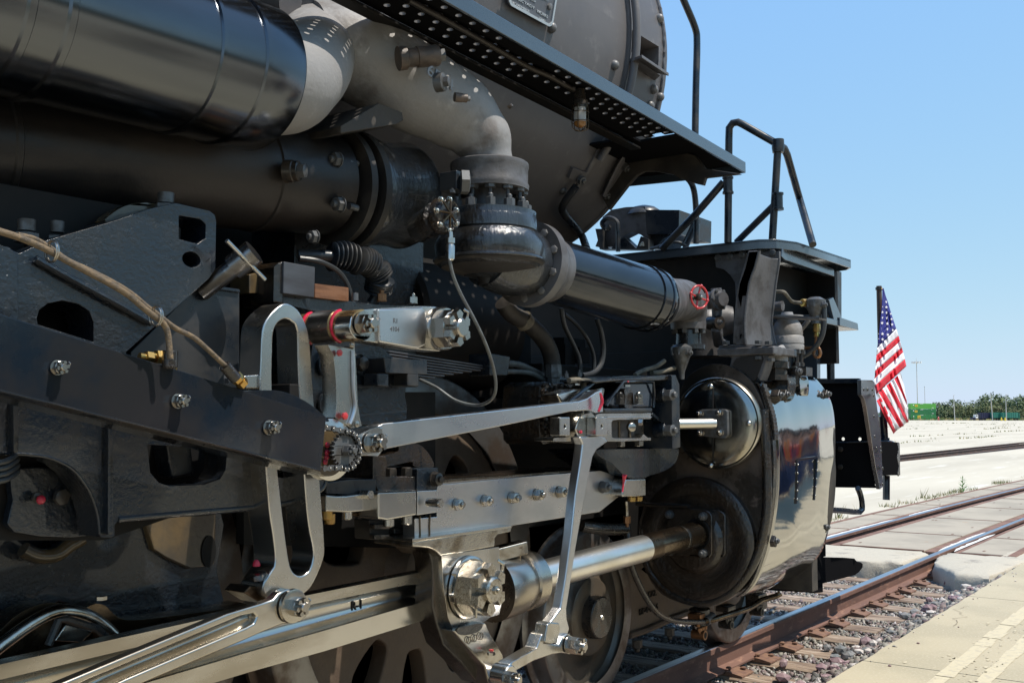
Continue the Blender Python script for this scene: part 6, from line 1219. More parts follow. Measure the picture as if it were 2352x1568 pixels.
for i in range(NJ+1):
    u = i/NJ
    for k in range(NB):
        v_ = k/(NB-1); p = pb[k].lerp(pf[k], u); dd = 0
        for (du, dv, dr, dh) in dents: dd += dh*math.exp(-(((u-du)*1.0)**2+((v_-dv)*1.2)**2)/(dr*dr))
        e = min(1, 6*min(u, 1-u)); V.append(p+Vector((0, -1, 0))*dd*e+Vector((0, -.016*math.sin(math.pi*u), 0)))
for i in range(NJ):
    for k in range(NB-1): F.append([i*NB+k, i*NB+k+1, (i+1)*NB+k+1, (i+1)*NB+k])
jk = mk('polished_cylinder_jacket', V, F, 'chrome', chest, sm=60) if False else mk('polished_cylinder_jacket', V, F, 'chrome', L0, sm=60)
sd = jk.modifiers.new('thickness', 'SOLIDIFY'); sd.thickness = .004; sd.offset = 1
MB().loft([[p+Vector((-.035, 0, 0)), p+Vector((.01, -.004, .0)), p+Vector((.01, .01, 0)), p+Vector((-.035, .012, 0))] for p in pb]).mk('jacket_back_strap', 'black_tar', jk)
for k in range(14): j = 2+k; p = pb[min(j*1, NB-1)]; box('strap_clip', p+Vector((-.015, -.01, 0)), (.05, .012, .035), 'nut_black', jk, bev=.003)
def scr(x, y, X, c, r_=4, m='nut_black', kind='rivet'): p = GX(*c(x, y), X); return hw('screw', kind, p, (.2, -1, .1), rad(r_, p), m, jk)
for (x, y) in ((97, 420), (180, 648), (188, 893), (185, 1150)): scr(x, y, XB+.06, cI, 3.6)
scr(150, 540, XB+.06, cM, 3.6)
for (x, y) in ((500, 440), (563, 662), (572, 895), (570, 1102)): scr(x, y, XF-.03, cI, 3.6)
scr(530, 466, XF-.03, cM, 3.6)
for (x, y, X, c) in ((185, 480, XB+.10, cI), (455, 478, XF-.18, cI), (510, 475, XF-.05, cI), (155, 600, XB+.08, cM), (500, 508, XF-.07, cM), (230, 478, XB+.2, cI)):
    p = GX(*c(x, y), X); box('relief_plug', p, (.05, .05, .045), 'nut_black', jk, M=Matrix.Rotation(.7, 3, 'Y'), bev=.006); hw('plug_nut', 'nut', p+Vector((0, -.02, 0)), (-.5, -1, .3), rad(6.5, p), 'nut_grey', jk, .4, 1.4)
# hatch frame on the jacket
def onj(x, y, c=cI, off=.012):                      # find the jacket surface under a pixel
    r = ray(*c(x, y)).normalized(); best = None
    for i in range(NJ):
        for k in range(NB-1):
            m_ = (V[i*NB+k]+V[(i+1)*NB+k+1])/2; w_ = m_-CAM; d_ = (w_-r*w_.dot(r)).length
            if best is None or d_ < best[0]: best = (d_, w_.dot(r))
    return CAM+r*(best[1]-off)
h_ = [onj(*q_) for q_ in ((318, 918), (455, 902), (436, 1190), (312, 1215), (320, 1070), (446, 1045))]
tube('hatch_rail', [h_[0], h_[4], h_[3]], .014, 'black_gloss', jk, n=4); tube('hatch_rail', [h_[1], h_[5], h_[2]], .014, 'black_gloss', jk, n=4); tube('hatch_top', [h_[0], h_[1]], .010, 'black_gloss', jk, n=4); tube('hatch_sill', [h_[3]+Vector((0, 0, .04)), h_[2]], .003, 'black_gloss', jk, n=4)
for t in (.1, .3, .5, .7, .9):
    for a_, b_ in ((h_[0], h_[3]), (h_[1], h_[2])): hw('screw', 'rivet', a_.lerp(b_, t)+Vector((0, -.013, 0)), NY, .006, 'nut_steel', jk)
plate_h = [onj(x, y, off=.004) for x, y in ((335, 925), (436, 915), (430, 1170), (332, 1190))]
mk('hatch_door', plate_h, [[0, 1, 2, 3]], 'chrome', jk, sm=0)
# chest connection saddle on top of the jacket (rounded apron)
plate('jacket_saddle', smooth_loop([GX(*cQ(*p), 5.75) for p in ((1440, 1310), (1580, 1320), (1592, 1500), (1560, 1520), (1490, 1470), (1445, 1400))], 3), (.02, -.03, 0), 'chrome', jk, bev=.006)
boxb('front_cylinder_head', (6.40, -1.5, .45), (6.5, -.6, 1.6), 'black_dull', L0)
# ---- cradle foot and pedestal bracket above the chest
XP = XB+.02
MB().prism([smooth_loop([GX(*cQ(*p), XP) for p in ((820, 1262), (850, 1130), (820, 1105), (720, 1100), (715, 1000), (870, 985), (1165, 1000), (1310, 1000), (1308, 1100), (1235, 1105), (1200, 1240), (1150, 1370), (1120, 1330), (1000, 1250), (900, 1240))], 1)], (.10, 0, 0)).mk('cradle_foot', 'grey_iron', L0, bev=.012, seg=3)
MB().prism([smooth_loop([GX(*cQ(*p), XP-.005) for p in ((905, 1130), (1170, 1100), (1165, 1200), (1085, 1375), (1000, 1290), (880, 1240))], 2)], (.02, 0, 0)).mk('cradle_recess', 'black_dull', L0, bev=0)
boxb('cradle_shelf', (XP-.02, GX(*cQ(1310, 1050), XP).y, GX(*cQ(1310, 1090), XP).z), (XP+.32, GX(*cQ(715, 1050), XP).y, GX(*cQ(1310, 1005), XP).z), 'grey_iron', L0, bev=.008)
for (x, y, dn) in ((795, 985, 0), (1135, 980, 0), (1240, 985, 0), (1135, 1110, 1), (1265, 1130, 1)):
    p = GX(*cQ(x, y), XP); hw('bolt', 'bolt', p, NZ if dn else PZ, rad(9.5, p), 'nut_grey', L0, .5, 1.2)
pd = MB().prism([[GX(*cQ(*p), XP) for p in ((1025, 10), (1143, 5), (1100, 180), (1040, 350), (1000, 600), (990, 700), (995, 985), (865, 980), (880, 700), (905, 420), (960, 230))]], (.03, 0, 0)).mk('pedestal_bracket', 'grey_iron', L0, bev=.005)
a_ = [GX(*cQ(*p), XP) for p in ((1143, 5), (1100, 180), (1040, 350), (1005, 600), (992, 780), (1000, 985))]; b_ = [Vector((XP+.30, GX(*cQ(*p), XP+.3).y, GX(*cQ(*p), XP+.3).z)) for p in ((1352, 90), (1345, 180), (1318, 350), (1290, 600), (1275, 780), (1318, 1000))]
MB().loft([[a, a.lerp(b, .12)+Vector((.0, .03, 0)), a.lerp(b, .5)+Vector((0, .035, 0)), a.lerp(b, .88)+Vector((.0, .03, 0)), b, b+Vector((0, .06, 0)), a+Vector((0, .06, 0))] for a, b in zip(a_, b_)]).mk('pedestal_web', 'grey_iron', pd, bev=.004)
tube('pedestal_edge', a_, .008, 'grey_iron', pd, n=8, smooth=2); tube('pedestal_edge', b_, .006, 'grey_iron', pd, n=8, smooth=2)
# ---- pilot deck
ZD = 2.6
dk = [Vector((5.955, 1.4, ZD)), Vector((5.935, -1.38, ZD)), Vector((5.99, -1.47, ZD)), Vector((6.16, -1.535, ZD)), Vector((7.08, -1.57, ZD)), Vector((7.16, -1.52, ZD)), Vector((7.2, -1.40, ZD)), Vector((7.2, 1.4, ZD))]
deck = MB().prism([dk], (0, 0, -.012)).mk('pilot_deck', 'deck_paint', L0)
s_ = []
for p in dk:
    n_ = Vector((p.x-6.6, p.y*.5, 0)).normalized(); s_.append([p+Vector((0, 0, .004)), p-n_*.012+Vector((0, 0, .004)), p-n_*.012-Vector((0, 0, .055)), p-Vector((0, 0, .055))])
MB().loft(s_).mk('deck_edge', 'deck_paint', deck, bev=.004)
# plates under the deck
XD = 5.985
MB().prism([[GX(*cQ(*p), XD) for p in ((680, 60), (1350, 10), (1350, 130), (1000, 125), (1000, 600), (900, 560), (890, 340), (840, 260), (770, 200), (690, 180))]], (.025, 0, 0)).mk('deck_gusset', 'grey_iron', deck)
for (x, y) in ((715, 80), (842, 68), (968, 48), (1285, 28)): p = GX(*cQ(x, y), XD); hw('bolt', 'bolt', p, NX, rad(8, p), 'nut_grey', deck, .2)
YD = -1.47
plate('deck_fascia_angle', g([(230, 1008), (580, 1150), (583, 1203), (250, 1092), (222, 1065)], YD-.02, cH), .05, 'deck_paint', deck)
plate('deck_end_plate', g([(580, 1150), (632, 1172), (632, 1490), (560, 1500), (583, 1330)], YD+.04, cH), .03, 'black_satin', deck)
plate('deck_brace', g([(545, 1360), (575, 1345), (632, 1480), (632, 1540), (590, 1540)], YD-.01, cH), .03, 'deck_paint', deck)
boxb('step_shelf', (G(*cH(390, 1540), YD).x, -1.52, G(*cH(640, 1560), YD).z), (G(*cH(745, 1560), YD-.05).x, -.8, G(*cH(640, 1540), YD).z+.02), 'deck_paint', deck)
plate('shelf_front', g([(620, 1480), (742, 1522), (748, 1568), (620, 1535)], YD-.06, cH), .02, 'deck_paint', deck)
boxb('deck_back_box', (6.0, -1.25, 1.75), (7.15, 1.2, 2.54), 'black_deep', deck)
boxb('deck_front_plate', (7.10, -1.45, 1.9), (7.16, 1.3, 2.54), 'black_deep', deck)
plate('deck_support_post', [G(*cI(465, 20), -1.35), G(*cI(487, 10), -1.35), G(*cI(487, 365), -1.35), G(*cI(465, 365), -1.35)], .25, 'deck_paint', deck)
plate('deck_support_post', [G(*cI(380, 20), -1.2), G(*cI(470, 20), -1.2), G(*cI(470, 365), -1.2), G(*cI(380, 345), -1.2)], .1, 'black_deep', deck)
tube('deck_stay', [G(*cI(553, 30), -1.3), G(*cI(558, 370), -1.3)], .028, 'black_satin', deck)
# handrails on the deck
def rail3(name, P, r=.021): return tube(name, P, r, 'black_satin', L0, n=14, smooth=5)
h1a = GZ(1672, 557, ZD); h1b = GX(1674, 310, h1a.x); h2a = Vector((6.0, -1.44, ZD)); h2b = GX(1787, 332, 6.0); h3 = GZ(1867, 562, ZD); h3b = GX(1800, 345, 6.3)
hr_ = rail3('deck_handrail', [h1a, h1a.lerp(h1b, .5), h1b+Vector((0, 0, -.04)), GX(1678, 292, h1b.x), GX(1690, 282, h1b.x), GX(1702, 285, h1b.x), h2b.lerp(h1b, .5), h2b, GX(1800, 340, 6.1), GX(1808, 360, 6.2), h3b.lerp(h3, .5), h3], .023)
hr_.data = mesh('deck_handrail', *(lambda b: (b.V, b.F))(MB().tube([h1a, h1b+Vector((0, 0, -.03)), GX(1675, 294, h1b.x), GX(1683, 283, h1b.x), GX(1695, 281, h1b.x), GX(1706, 286, h1b.x), h2b, GX(1801, 341, 6.08), GX(1808, 356, 6.14), GX(1836, 455, 6.6), h3], .023, 14)), 50); hr_.data.materials.append(MATS['black_satin'])
tube('rail_post', [h2a, h2b], .023, 'black_satin', hr_, n=14)
lathe('rail_tee', h2b+Vector((0, 0, .03)), NZ, [(0, .02), (.0, .036), (.05, .038), (.08, .034), (.08, .026)], 'black_satin', hr_, n=18)
for p_, q_ in ((h1a, (1672, 425)), (h2a, (1787, 462))): p2 = GX(*q_, p_.x); lathe('rail_joint', p2+Vector((0, 0, .05)), NZ, [(0, .026), (0, .034), (.012, .034), (.014, .029), (.09, .029), (.092, .034), (.105, .034)], 'black_satin', hr_, n=18)
tube('rail_brace', [GX(1662, 418, h1a.x), GX(1600, 490, h1a.x-.02), GX(1520, 572, h1a.x)], .023, 'black_satin', hr_, n=12)
tube('rail_brace', [GX(1781, 468, 6.0), GX(1692, 556, 6.1)], .021, 'black_satin', hr_, n=12)
th_r = tube('tall_handrail', [G(*cC(1235, -40), -.95), G(*cC(1255, 10), -.95), G(*cC(1330, 190), -.95), G(*cC(1343, 300), -.95), G(*cC(1336, 600), -.95), G(*cC(1330, 960), -.95)], rad(8, G(1598, 200, -.95)), 'black_satin', L0, n=14, smooth=4)
tube('lower_handrail', [G(*cC(1180, 1185), -.95), G(*cC(1260, 1205), -.95), G(*cC(1305, 1250), -.95), G(*cC(1328, 1330), -.95), G(*cC(1338, 1480), -.95), G(*cC(1338, 1660), -.95)], rad(7, G(1598, 500, -.95)), 'black_satin', th_r, n=14, smooth=4)
tube('handrail_brace', [G(*cF(1340, 10), -.93), G(*cF(1265, 170), -.7)], .026, 'black_satin', th_r, n=12)
# ---- feedwater box and bracket on the deck behind
XW = 6.2; fb = MB().prism([[GX(*cC(*p), XW) for p in ((760, 1430), (860, 1412), (990, 1408), (1000, 1560), (1010, 1640), (960, 1600), (900, 1580), (840, 1610), (780, 1680), (650, 1680), (690, 1580), (700, 1480))]], (.10, 0, 0)).mk('headlamp_bracket', 'grey_iron', L0)
plate_pts = [GX(*cC(*p), XW) for p in ((990, 1430), (1222, 1432), (1218, 1590), (1000, 1598))]
MB().prism([plate_pts], (.5, 0, 0)).mk('lamp_housing', 'black_satin', fb); hc = GX(*cC(980, 1440), XW+.1); lathe('bell_dome', hc+Vector((0, 0, -.03)), PZ, [(0, rad(42, hc)), (.03, rad(38, hc)), (.055, rad(26, hc)), (.07, rad(8, hc)), (.07, 0)], 'black_satin', fb, n=40)
MB().prism([[GX(*cF(*p), XW-.05) for p in ((650, 60), (680, 200), (1010, 200), (1010, 130), (960, 110), (930, 195), (850, 120), (790, 145), (760, 195), (700, 190), (700, 60))]], (.08, 0, 0)).mk('bracket_foot', 'black_satin', fb)
MB().prism([[GX(*cF(*p), XW+.05) for p in ((995, 95), (1180, 95), (1110, 130), (1060, 190), (1000, 190))]], (.3, 0, 0)).mk('housing_base', 'black_satin', fb)
tube('lamp_conduit', [GX(*cF(735, 70), XW-.06), GX(*cF(700, 40), XW-.08), GX(*cF(700, 10), XW-.08), GX(*cF(740, -15), XW-.08), GX(*cF(795, 10), XW-.08), GX(*cF(805, 80), XW-.08), GX(*cF(805, 215), XW-.08)], .016, 'black_satin', fb, n=10, smooth=4)
hw('screw', 'nut', GX(*cF(740, 55), XW-.06), NX, .022, 'nut_grey', fb); hw('screw', 'nut', GX(*cF(972, 180), XW-.06), PZ, .02, 'nut_steel', fb)
tube('deck_cable', [GX(*cF(1030, 195), XW-.1), GX(*cF(1130, 165), XW-.15), GX(*cF(1210, 150), XW-.15), GX(*cF(1270, 175), XW-.1)], .01, 'rubber', fb, n=8, smooth=4)
# ---- relief valve dome on top of the chest front
rvX = 5.78; ro = GX(*cQ(1440, 1040), rvX)
def zr(y): return GX(*cQ(1440, y), rvX).z-ro.z
rr = rad(165*.21968, ro)
dome = lathe('relief_valve_dome', ro, PZ, [(zr(1045), 0), (zr(1045), rr*1.0), (zr(1000), rr*1.02), (zr(985), rr*.98), (zr(980), rr*1.02), (zr(910), rr*1.0), (zr(895), rr*.92), (zr(880), rr*.96), (zr(800), rr*.9), (zr(755), rr*.75), (zr(725), rr*.6), (zr(712), rr*.85), (zr(700), rr*1.0), (zr(688), rr*1.0), (zr(680), rr*.4), (zr(650), rr*.35), (zr(650), 0)], 'grey_cast', L0, n=48, sm=45)
for k in range(8):
    a = k*math.pi/4+.3; d = Vector((math.cos(a), math.sin(a), 0)); hw('nut', 'bolt', ro+d*rr*.85+Vector((0, 0, zr(1050))), NZ, rad(8.5, ro), 'nut_black', dome, a, 1.6); tube('stud', [ro+d*rr*.85+Vector((0, 0, zr(1050))), ro+d*rr*.8+Vector((0, 0, zr(1200)))], .012, 'nut_black', dome, n=8); hw('nut', 'bolt', ro+d*rr*.8+Vector((0, 0, zr(1215))), PZ, rad(8, ro), 'nut_black', dome, a, 1.5)
lathe('dome_neck', ro+Vector((0, 0, zr(1050))), NZ, [(0, rr*.55), (.14, rr*.55), (.15, rr*.9), (.2, rr*.9), (.22, rr*.6), (.5, rr*.6)], 'oily_iron', dome, n=32)
MB().prism([[GX(*cQ(*p), rvX-.2) for p in ((1300, 685), (1590, 690), (1770, 705), (1765, 722), (1590, 718), (1300, 700))]], (.12, 0, 0)).mk('valve_arm', 'grey_iron', L0)
MB().prism([[GX(*cQ(*p), rvX-.15) for p in ((1345, 1235), (1515, 1230), (1515, 1305), (1400, 1300))]], (.1, 0, 0)).mk('bracket_arm', 'black_tar', L0); MB().prism([[GX(*cQ(*p), rvX-.18) for p in ((1510, 1228), (1632, 1222), (1632, 1310), (1510, 1312))]], (.1, 0, 0)).mk('bracket_end', 'nut_black', L0); p = GX(*cQ(1550, 1268), rvX-.19); hw('nut', 'nut', p, (-.7, -1, 0), rad(8, p), 'nut_grey', L0)
MB().prism([smooth_loop([GX(*cQ(*p), rvX-.25) for p in ((1260, 1300), (1440, 1310), (1435, 1500), (1410, 1520), (1340, 1440), (1260, 1350))], 2)], (.12, 0, 0)).mk('jacket_lug', 'black_tar', L0, bev=.01)
tube('bent_pipe', [GX(*cQ(1200, 1240), 5.5), GX(*cQ(1280, 1265), 5.5), GX(*cQ(1360, 1280), 5.5), GX(*cQ(1420, 1290), 5.5)], .02, 'hose_grey', L0, n=10, smooth=3)
tube('chest_elbow', [GX(*cQ(1320, 1050), 5.5), GX(*cQ(1345, 1090), 5.5), GX(*cQ(1345, 1160), 5.5)], .05, 'grey_cast', L0, n=16, smooth=3); lathe('elbow_flange', GX(*cQ(1320, 1170), 5.5), NZ, [(0, .075), (.035, .075), (.04, .055), (.07, .055), (.07, .07), (.1, .07)], 'nut_black', L0, n=6)
def diaph(c, x, y, X, s_=1, par=None):
    p = GX(*c(x, y), X); r_ = rad(24*s_, p); t = lathe('diaphragm_valve', p, PZ, [(-.16*s_, r_*.25), (-.12*s_, r_*.3), (-.10*s_, r_*.45), (-.03, r_*.9), (-.012, r_), (-.002, r_), (-.002, r_*1.02), (.012, r_*1.02), (.02, r_*.8), (.03, r_*.5), (.032, 0)], 'nut_grey', L0, n=32)
    for k in range(8): a = k*math.pi/4+.2; hw('bolt', 'bolt', p+Vector((math.cos(a)*r_*.9, math.sin(a)*r_*.9, -.03)), PZ, r_*.13, 'nut_grey', t, 0, 7)
    hw('nut', 'nut', p+Vector((-.02, -r_*.9, -.02)), NY, r_*.3, 'nut_grey', t); return p, t
p_, t_ = diaph(cQ, 328, 1040, 5.08); p2_, t2_ = diaph(cQ, 1728, 545, 6.05, .95)
tube('copper_line', [GX(*cQ(1325, 435), 5.9), GX(*cQ(1400, 440), 5.9), GX(*cQ(1450, 500), 5.95), GX(*cQ(1490, 540), 6.0), GX(*cQ(1560, 550), 6.0), GX(*cQ(1630, 550), 6.02)], .011, 'tan_pipe', L0, n=10, smooth=4)
lathe('brass_union', GX(*cQ(1590, 550), 6.0), (.8, -.5, 0), [(0, .016), (.0, .024), (.03, .024), (.03, .018), (.05, .018)], 'brass', L0, n=8)
tube('valve_drop', [GX(*cQ(1742, 690), 6.05), GX(*cQ(1742, 770), 6.05)], .03, 'nut_grey', L0, n=10); lathe('brass_union', GX(*cQ(1742, 800), 6.05), NZ, [(-.02, .015), (-.02, .022), (.03, .022), (.03, .015), (.05, .018), (.06, .018)], 'brass', L0, n=8)
tube('copper_line', [GX(*cQ(*q_), 6.05) for q_ in ((1742, 850), (1735, 960), (1720, 1040), (1715, 1085), (1740, 1118), (1772, 1105), (1780, 1065), (1760, 1025), (1720, 1018), (1650, 1022), (1600, 1020))], .010, 'copper_brown', L0, n=10, smooth=4)
tube('rubber_line', [GX(*cQ(*q_), 6.05) for q_ in ((1818, 600), (1822, 700), (1815, 800), (1795, 900), (1740, 1000), (1680, 1060), (1600, 1110))], .016, 'rubber', L0, n=10, smooth=4)
tube('stay_rod', [GX(*cQ(1300, 585), 5.9), GX(*cQ(1390, 585), 5.9)], .03, 'grey_iron', L0, n=12); tube('stay_rod', [GX(*cQ(1580, 830), 5.95), GX(*cQ(1660, 730), 5.95)], .015, 'grey_iron', L0, n=10)
tube('brown_elbow', [GX(*cQ(560, 1000), 5.6), GX(*cQ(560, 850), 5.6), GX(*cQ(620, 760), 5.6), GX(*cQ(720, 700), 5.65), GX(*cQ(850, 680), 5.7)], [.16, .16, .14, .10, .08], 'steel_brown', L0, n=30, smooth=5) if False else tube('cast_elbow', [GX(*cQ(545, 1120), 5.62), GX(*cQ(545, 950), 5.62), GX(*cQ(600, 800), 5.62), GX(*cQ(720, 740), 5.66), GX(*cQ(860, 735), 5.7)], [.15, .15, .14, .10, .08], 'grey_iron', L0, n=30, smooth=5)
boxb('crossbeam', (5.9, -1.3, 1.5), (6.3, 1.2, 1.95), 'black_deep', L0)
# ---- pilot wing plate, number plate, buffer box
YP = -1.42
pw = [(-60, 365), (755, 365), (757, 395), (762, 470), (790, 510), (806, 570), (822, 700), (842, 830), (862, 960), (882, 1112), (580, 1108), (-60, 1100)]
XW2 = 8.12
def w2(pts, X=XW2, c=cI): return [GX(*c(*p), X) for p in pts]
hl = []
for (x, y) in ((641, 775), (755, 776), (636, 1082), (869, 1087)): p = GX(*cI(x, y), XW2); hl.append(circ(p, rad(3.9, p), 14, 'X'))
wing = MB().prism([w2([(380, 368), (750, 365), (755, 395), (764, 470), (786, 500), (800, 550), (815, 650), (838, 800), (862, 960), (884, 1110), (580, 1105), (380, 1105)])]+hl, (.012, 0, 0)).mk('pilot_wing', 'black_dark_matt', L0, bev=.002)
MB().prism([w2([(380, 364), (752, 362), (756, 395), (380, 398)], XW2-.03)], (.04, 0, 0)).mk('wing_top_flange', 'black_satin', wing, bev=.003)
tube('wing_seam', w2([(590, 800), (840, 795)], XW2-.003), .006, 'black_satin', wing, n=6); MB().prism([w2([(600, 800), (652, 800), (652, 1105), (600, 1105)], XW2-.006)], (.005, 0, 0)).mk('wing_batten', 'black_dark_matt', wing, bev=.001)
for (x, y) in ((625, 845), (625, 965)): p = GX(*cI(x, y), XW2-.006); hw('bolt', 'bolt', p, NX, .022, 'nut_black', wing)
XQ = G(*cI(884, 1110), YP).x
face = MB().prism([[GX(*cI(*p), XQ-.03) if False else G(*cI(*p), YP+.02+dy) for p, dy in (((766, 373), 0), ((842, 375), -.03), ((855, 390), -.03), ((862, 470), -.03), ((880, 600), -.03), ((900, 760), -.03), ((915, 1100), -.03), ((895, 1118), -.03), ((862, 960), 0), ((838, 800), 0), ((815, 650), 0), ((800, 550), 0), ((786, 500), 0), ((768, 475), 0))]], (0, .03, 0)).mk('pilot_face_plate', 'steel_bright', wing, bev=.002)
for (x, y) in ((778, 438), (806, 438), (836, 440), (846, 480), (849, 622), (853, 758), (866, 838), (895, 833), (897, 860), (908, 975), (907, 1083)): p = G(*cI(x, y), YP-.015); hw('rivet', 'rivet', p, (.3, -1, 0), rad(3.9, p), 'nut_black', wing)
YB = -1.36; bxp = G(*cI(1030, 910), YB)
bb = plate('bumper_box', g([(858, 795), (950, 792), (1028, 800), (1033, 1022), (880, 1025)], YB, cI), .30, 'black_dark_matt', L0, bev=.02, seg=3)
lathe('staff_socket', G(*cI(925, 800), YB+.1), PZ, [(-.02, .09), (.0, .09), (.015, .06), (.02, .04), (.04, .04)], 'black_gloss', bb, n=28)
plate('box_side_recess', smooth_loop(g([(1012, 810), (1028, 815), (1030, 1015), (1014, 1012), (1022, 960), (1010, 905), (1020, 850)], YB-.003, cI), 2), .01, 'black_cast', bb, bev=.002)
tube('box_leg', [G(*cI(937, 1025), YB+.1), G(*cI(936, 1190), YB+.1)], .028, 'black_gloss', bb, n=6)
st = tube('step_stirrup', [G(*cI(742, 1110), -1.30), G(*cI(762, 1160), -1.30), G(*cI(772, 1230), -1.30), G(*cI(755, 1272), -1.30), G(*cI(650, 1265), -1.30), G(*cI(540, 1258), -1.30)], .022, 'black_gloss', L0, n=8, smooth=2)
for k in range(9): hw('tread_stud', 'rivet', G(*cI(570+20*k, 1251+k*1.5), -1.31), PZ, .010, 'black_gloss', st) if False else hw('tread_stud', 'rivet', G(*cI(570+20*k, 1251+k*1.5), -1.31), PZ, .010, 'nut_black', st)
# lower front: coupler foot and rail guard
plate('rail_guard', g([(455, 712), (722, 718), (728, 830), (480, 895), (455, 890)], -1.0, cM), .10, 'black_dark_matt', L0, bev=.004)
plate('guard_end', g([(722, 718), (745, 745), (760, 742), (778, 755), (778, 780), (750, 815), (728, 830)], -.98, cM), .08, 'black_dark_matt', L0, bev=.01)
plate('guard_post', g([(440, 880), (505, 870), (508, 950), (445, 955), (400, 940), (380, 920)], -1.02, cM), .14, 'black_dark_matt', L0, bev=.01); plate('guard_beam', g([(130, 915), (350, 820), (470, 720), (470, 900), (430, 950), (200, 940)], -.85, cM), .3, 'black_dark_matt', L0, bev=.01)
boxb('pilot_underframe', (6.5, -1.0, .45), (8.1, 1.0, .75), 'black_dark_matt', L0)
boxb('pilot_body', (6.5, -1.04, .7), (7.9, 1.2, 1.75), 'black_dark_matt', L0)
# ---- leading truck side frame and drain gear
plate('truck_side_frame', g([(858, 700), (940, 640), (1060, 860), (1300, 1000), (1420, 1060), (1300, 1080), (1200, 1120), (1000, 1215), (870, 1255)], -.79, cL), .05, 'wheel_brown', L0, bev=.01)
tube('truck_frame_lip', g([(880, 1245), (1000, 1205), (1180, 1125), (1290, 1085)], -.80, cL), .02, 'wheel_brown', L0, n=8)
for s_, (x, y) in (('CA2.', (1010, 985)), ('DF-4 450 6', (950, 1105))): text(s_, .05, L0, 'black_deep', fr(G(*cL(x, y), -.795), Vector((.97, 0, .05)), Vector((0, 0, 1)), Vector((0, -1, 0))), ext=.003, name='cast_lettering')
for (x, y) in ((935, 1270), (1155, 1190)): p = G(*cL(x, y), -.78); hw('nut', 'nut', p, NZ, .03, 'wheel_brown' if False else 'nut_black', L0, 0, 1.6)
tube('drain_line', [G(*cL(*q_), -1.18) for q_ in ((880, 700), (900, 780), (945, 890), (1010, 1010), (1080, 1095), (1180, 1140), (1300, 1150), (1390, 1148))], .016, 'black_tar', L0, n=12, smooth=4)
tube('drain_line', [G(*cL(1390, 1145), -1.18), G(*cL(1440, 1138), -1.20), G(*cL(1500, 1120), -1.22), G(*cL(1700, 1055), -1.25), G(*cM(80, 1005), -1.25), G(*cM(180, 975), -1.28), G(*cM(215, 955), -1.3)], .018, 'steel_brown', L0, n=12, smooth=2)
lathe('drain_elbow', G(*cL(1400, 1145), -1.18), (1, -.1, .2), [(0, .028), (.04, .03), (.08, .028), (.085, .02)], 'grey_iron', L0, n=16)
def cock(c, x, y, Y, m, s_=1):
    p = G(*c(x, y), Y); r_ = rad(11*s_, p); t = tube('drain_cock', [p+Vector((0, -.03, 0)), p+Vector((0, .05, 0))], r_, m, L0, n=18); lathe('cock_bore', p+Vector((0, -.031, 0)), NY, [(0, r_*.65), (.002, 0)], 'black_deep', t, n=16)
    for dx in (-1, 0, 1): hw('nut', 'nut', p+Vector((dx*.035*s_, -.01, .045*s_)), NZ, .014*s_, m, t, 0, 1.5); lathe('cock_body', p+Vector((dx*.035*s_, 0, .13*s_)), NZ, [(0, .018), (.03, .018), (.035, .014), (.08, .014)], m, t, n=12)
    boxb('cock_flange', p+Vector((-.065*s_, -.03, .09*s_)), p+Vector((.065*s_, .05, .125*s_)), m, t); return t
cock(cL, 1368, 1237, -1.15, 'copper_brown'); cock(cL, 1552, 1168, -1.15, 'nut_black', .9); cock(cL, 1760, 1080, -1.12, 'nut_black', .9)
tube('cylinder_drain_boss', [G(*cL(1360, 1060), -1.13), G(*cL(1365, 1160), -1.13)], .06, 'black_tar', L0, n=20); tube('cylinder_drain_boss', [G(*cL(1745, 960), -1.05), G(*cL(1750, 1050), -1.05)], .07, 'black_dull', L0, n=20)
tube('brake_pipe', [G(*cL(560, 495), -1.05), G(*cL(640, 510), -1.08), G(*cL(760, 520), -1.1), G(*cL(860, 518), -1.12)], .03, 'black_tar', L0, n=14, smooth=3); tube('brake_pipe', [G(*cL(865, 480), -1.13), G(*cL(872, 560), -1.13), G(*cL(880, 700), -1.16)], .018, 'black_tar', L0, n=12); tube('oil_drop_pipe', [G(*cL(862, 330), -1.2), G(*cL(866, 400), -1.2), G(*cL(866, 470), -1.2)], .008, 'steel_oily', L0, n=8); hw('nut', 'nut', G(*cL(866, 430), -1.2), NZ, .018, 'copper_brown', L0, 0, 2)
boxb('truck_bolster', (4.3, -.62, .45), (5.6, .8, .95), 'black_deep', L0)
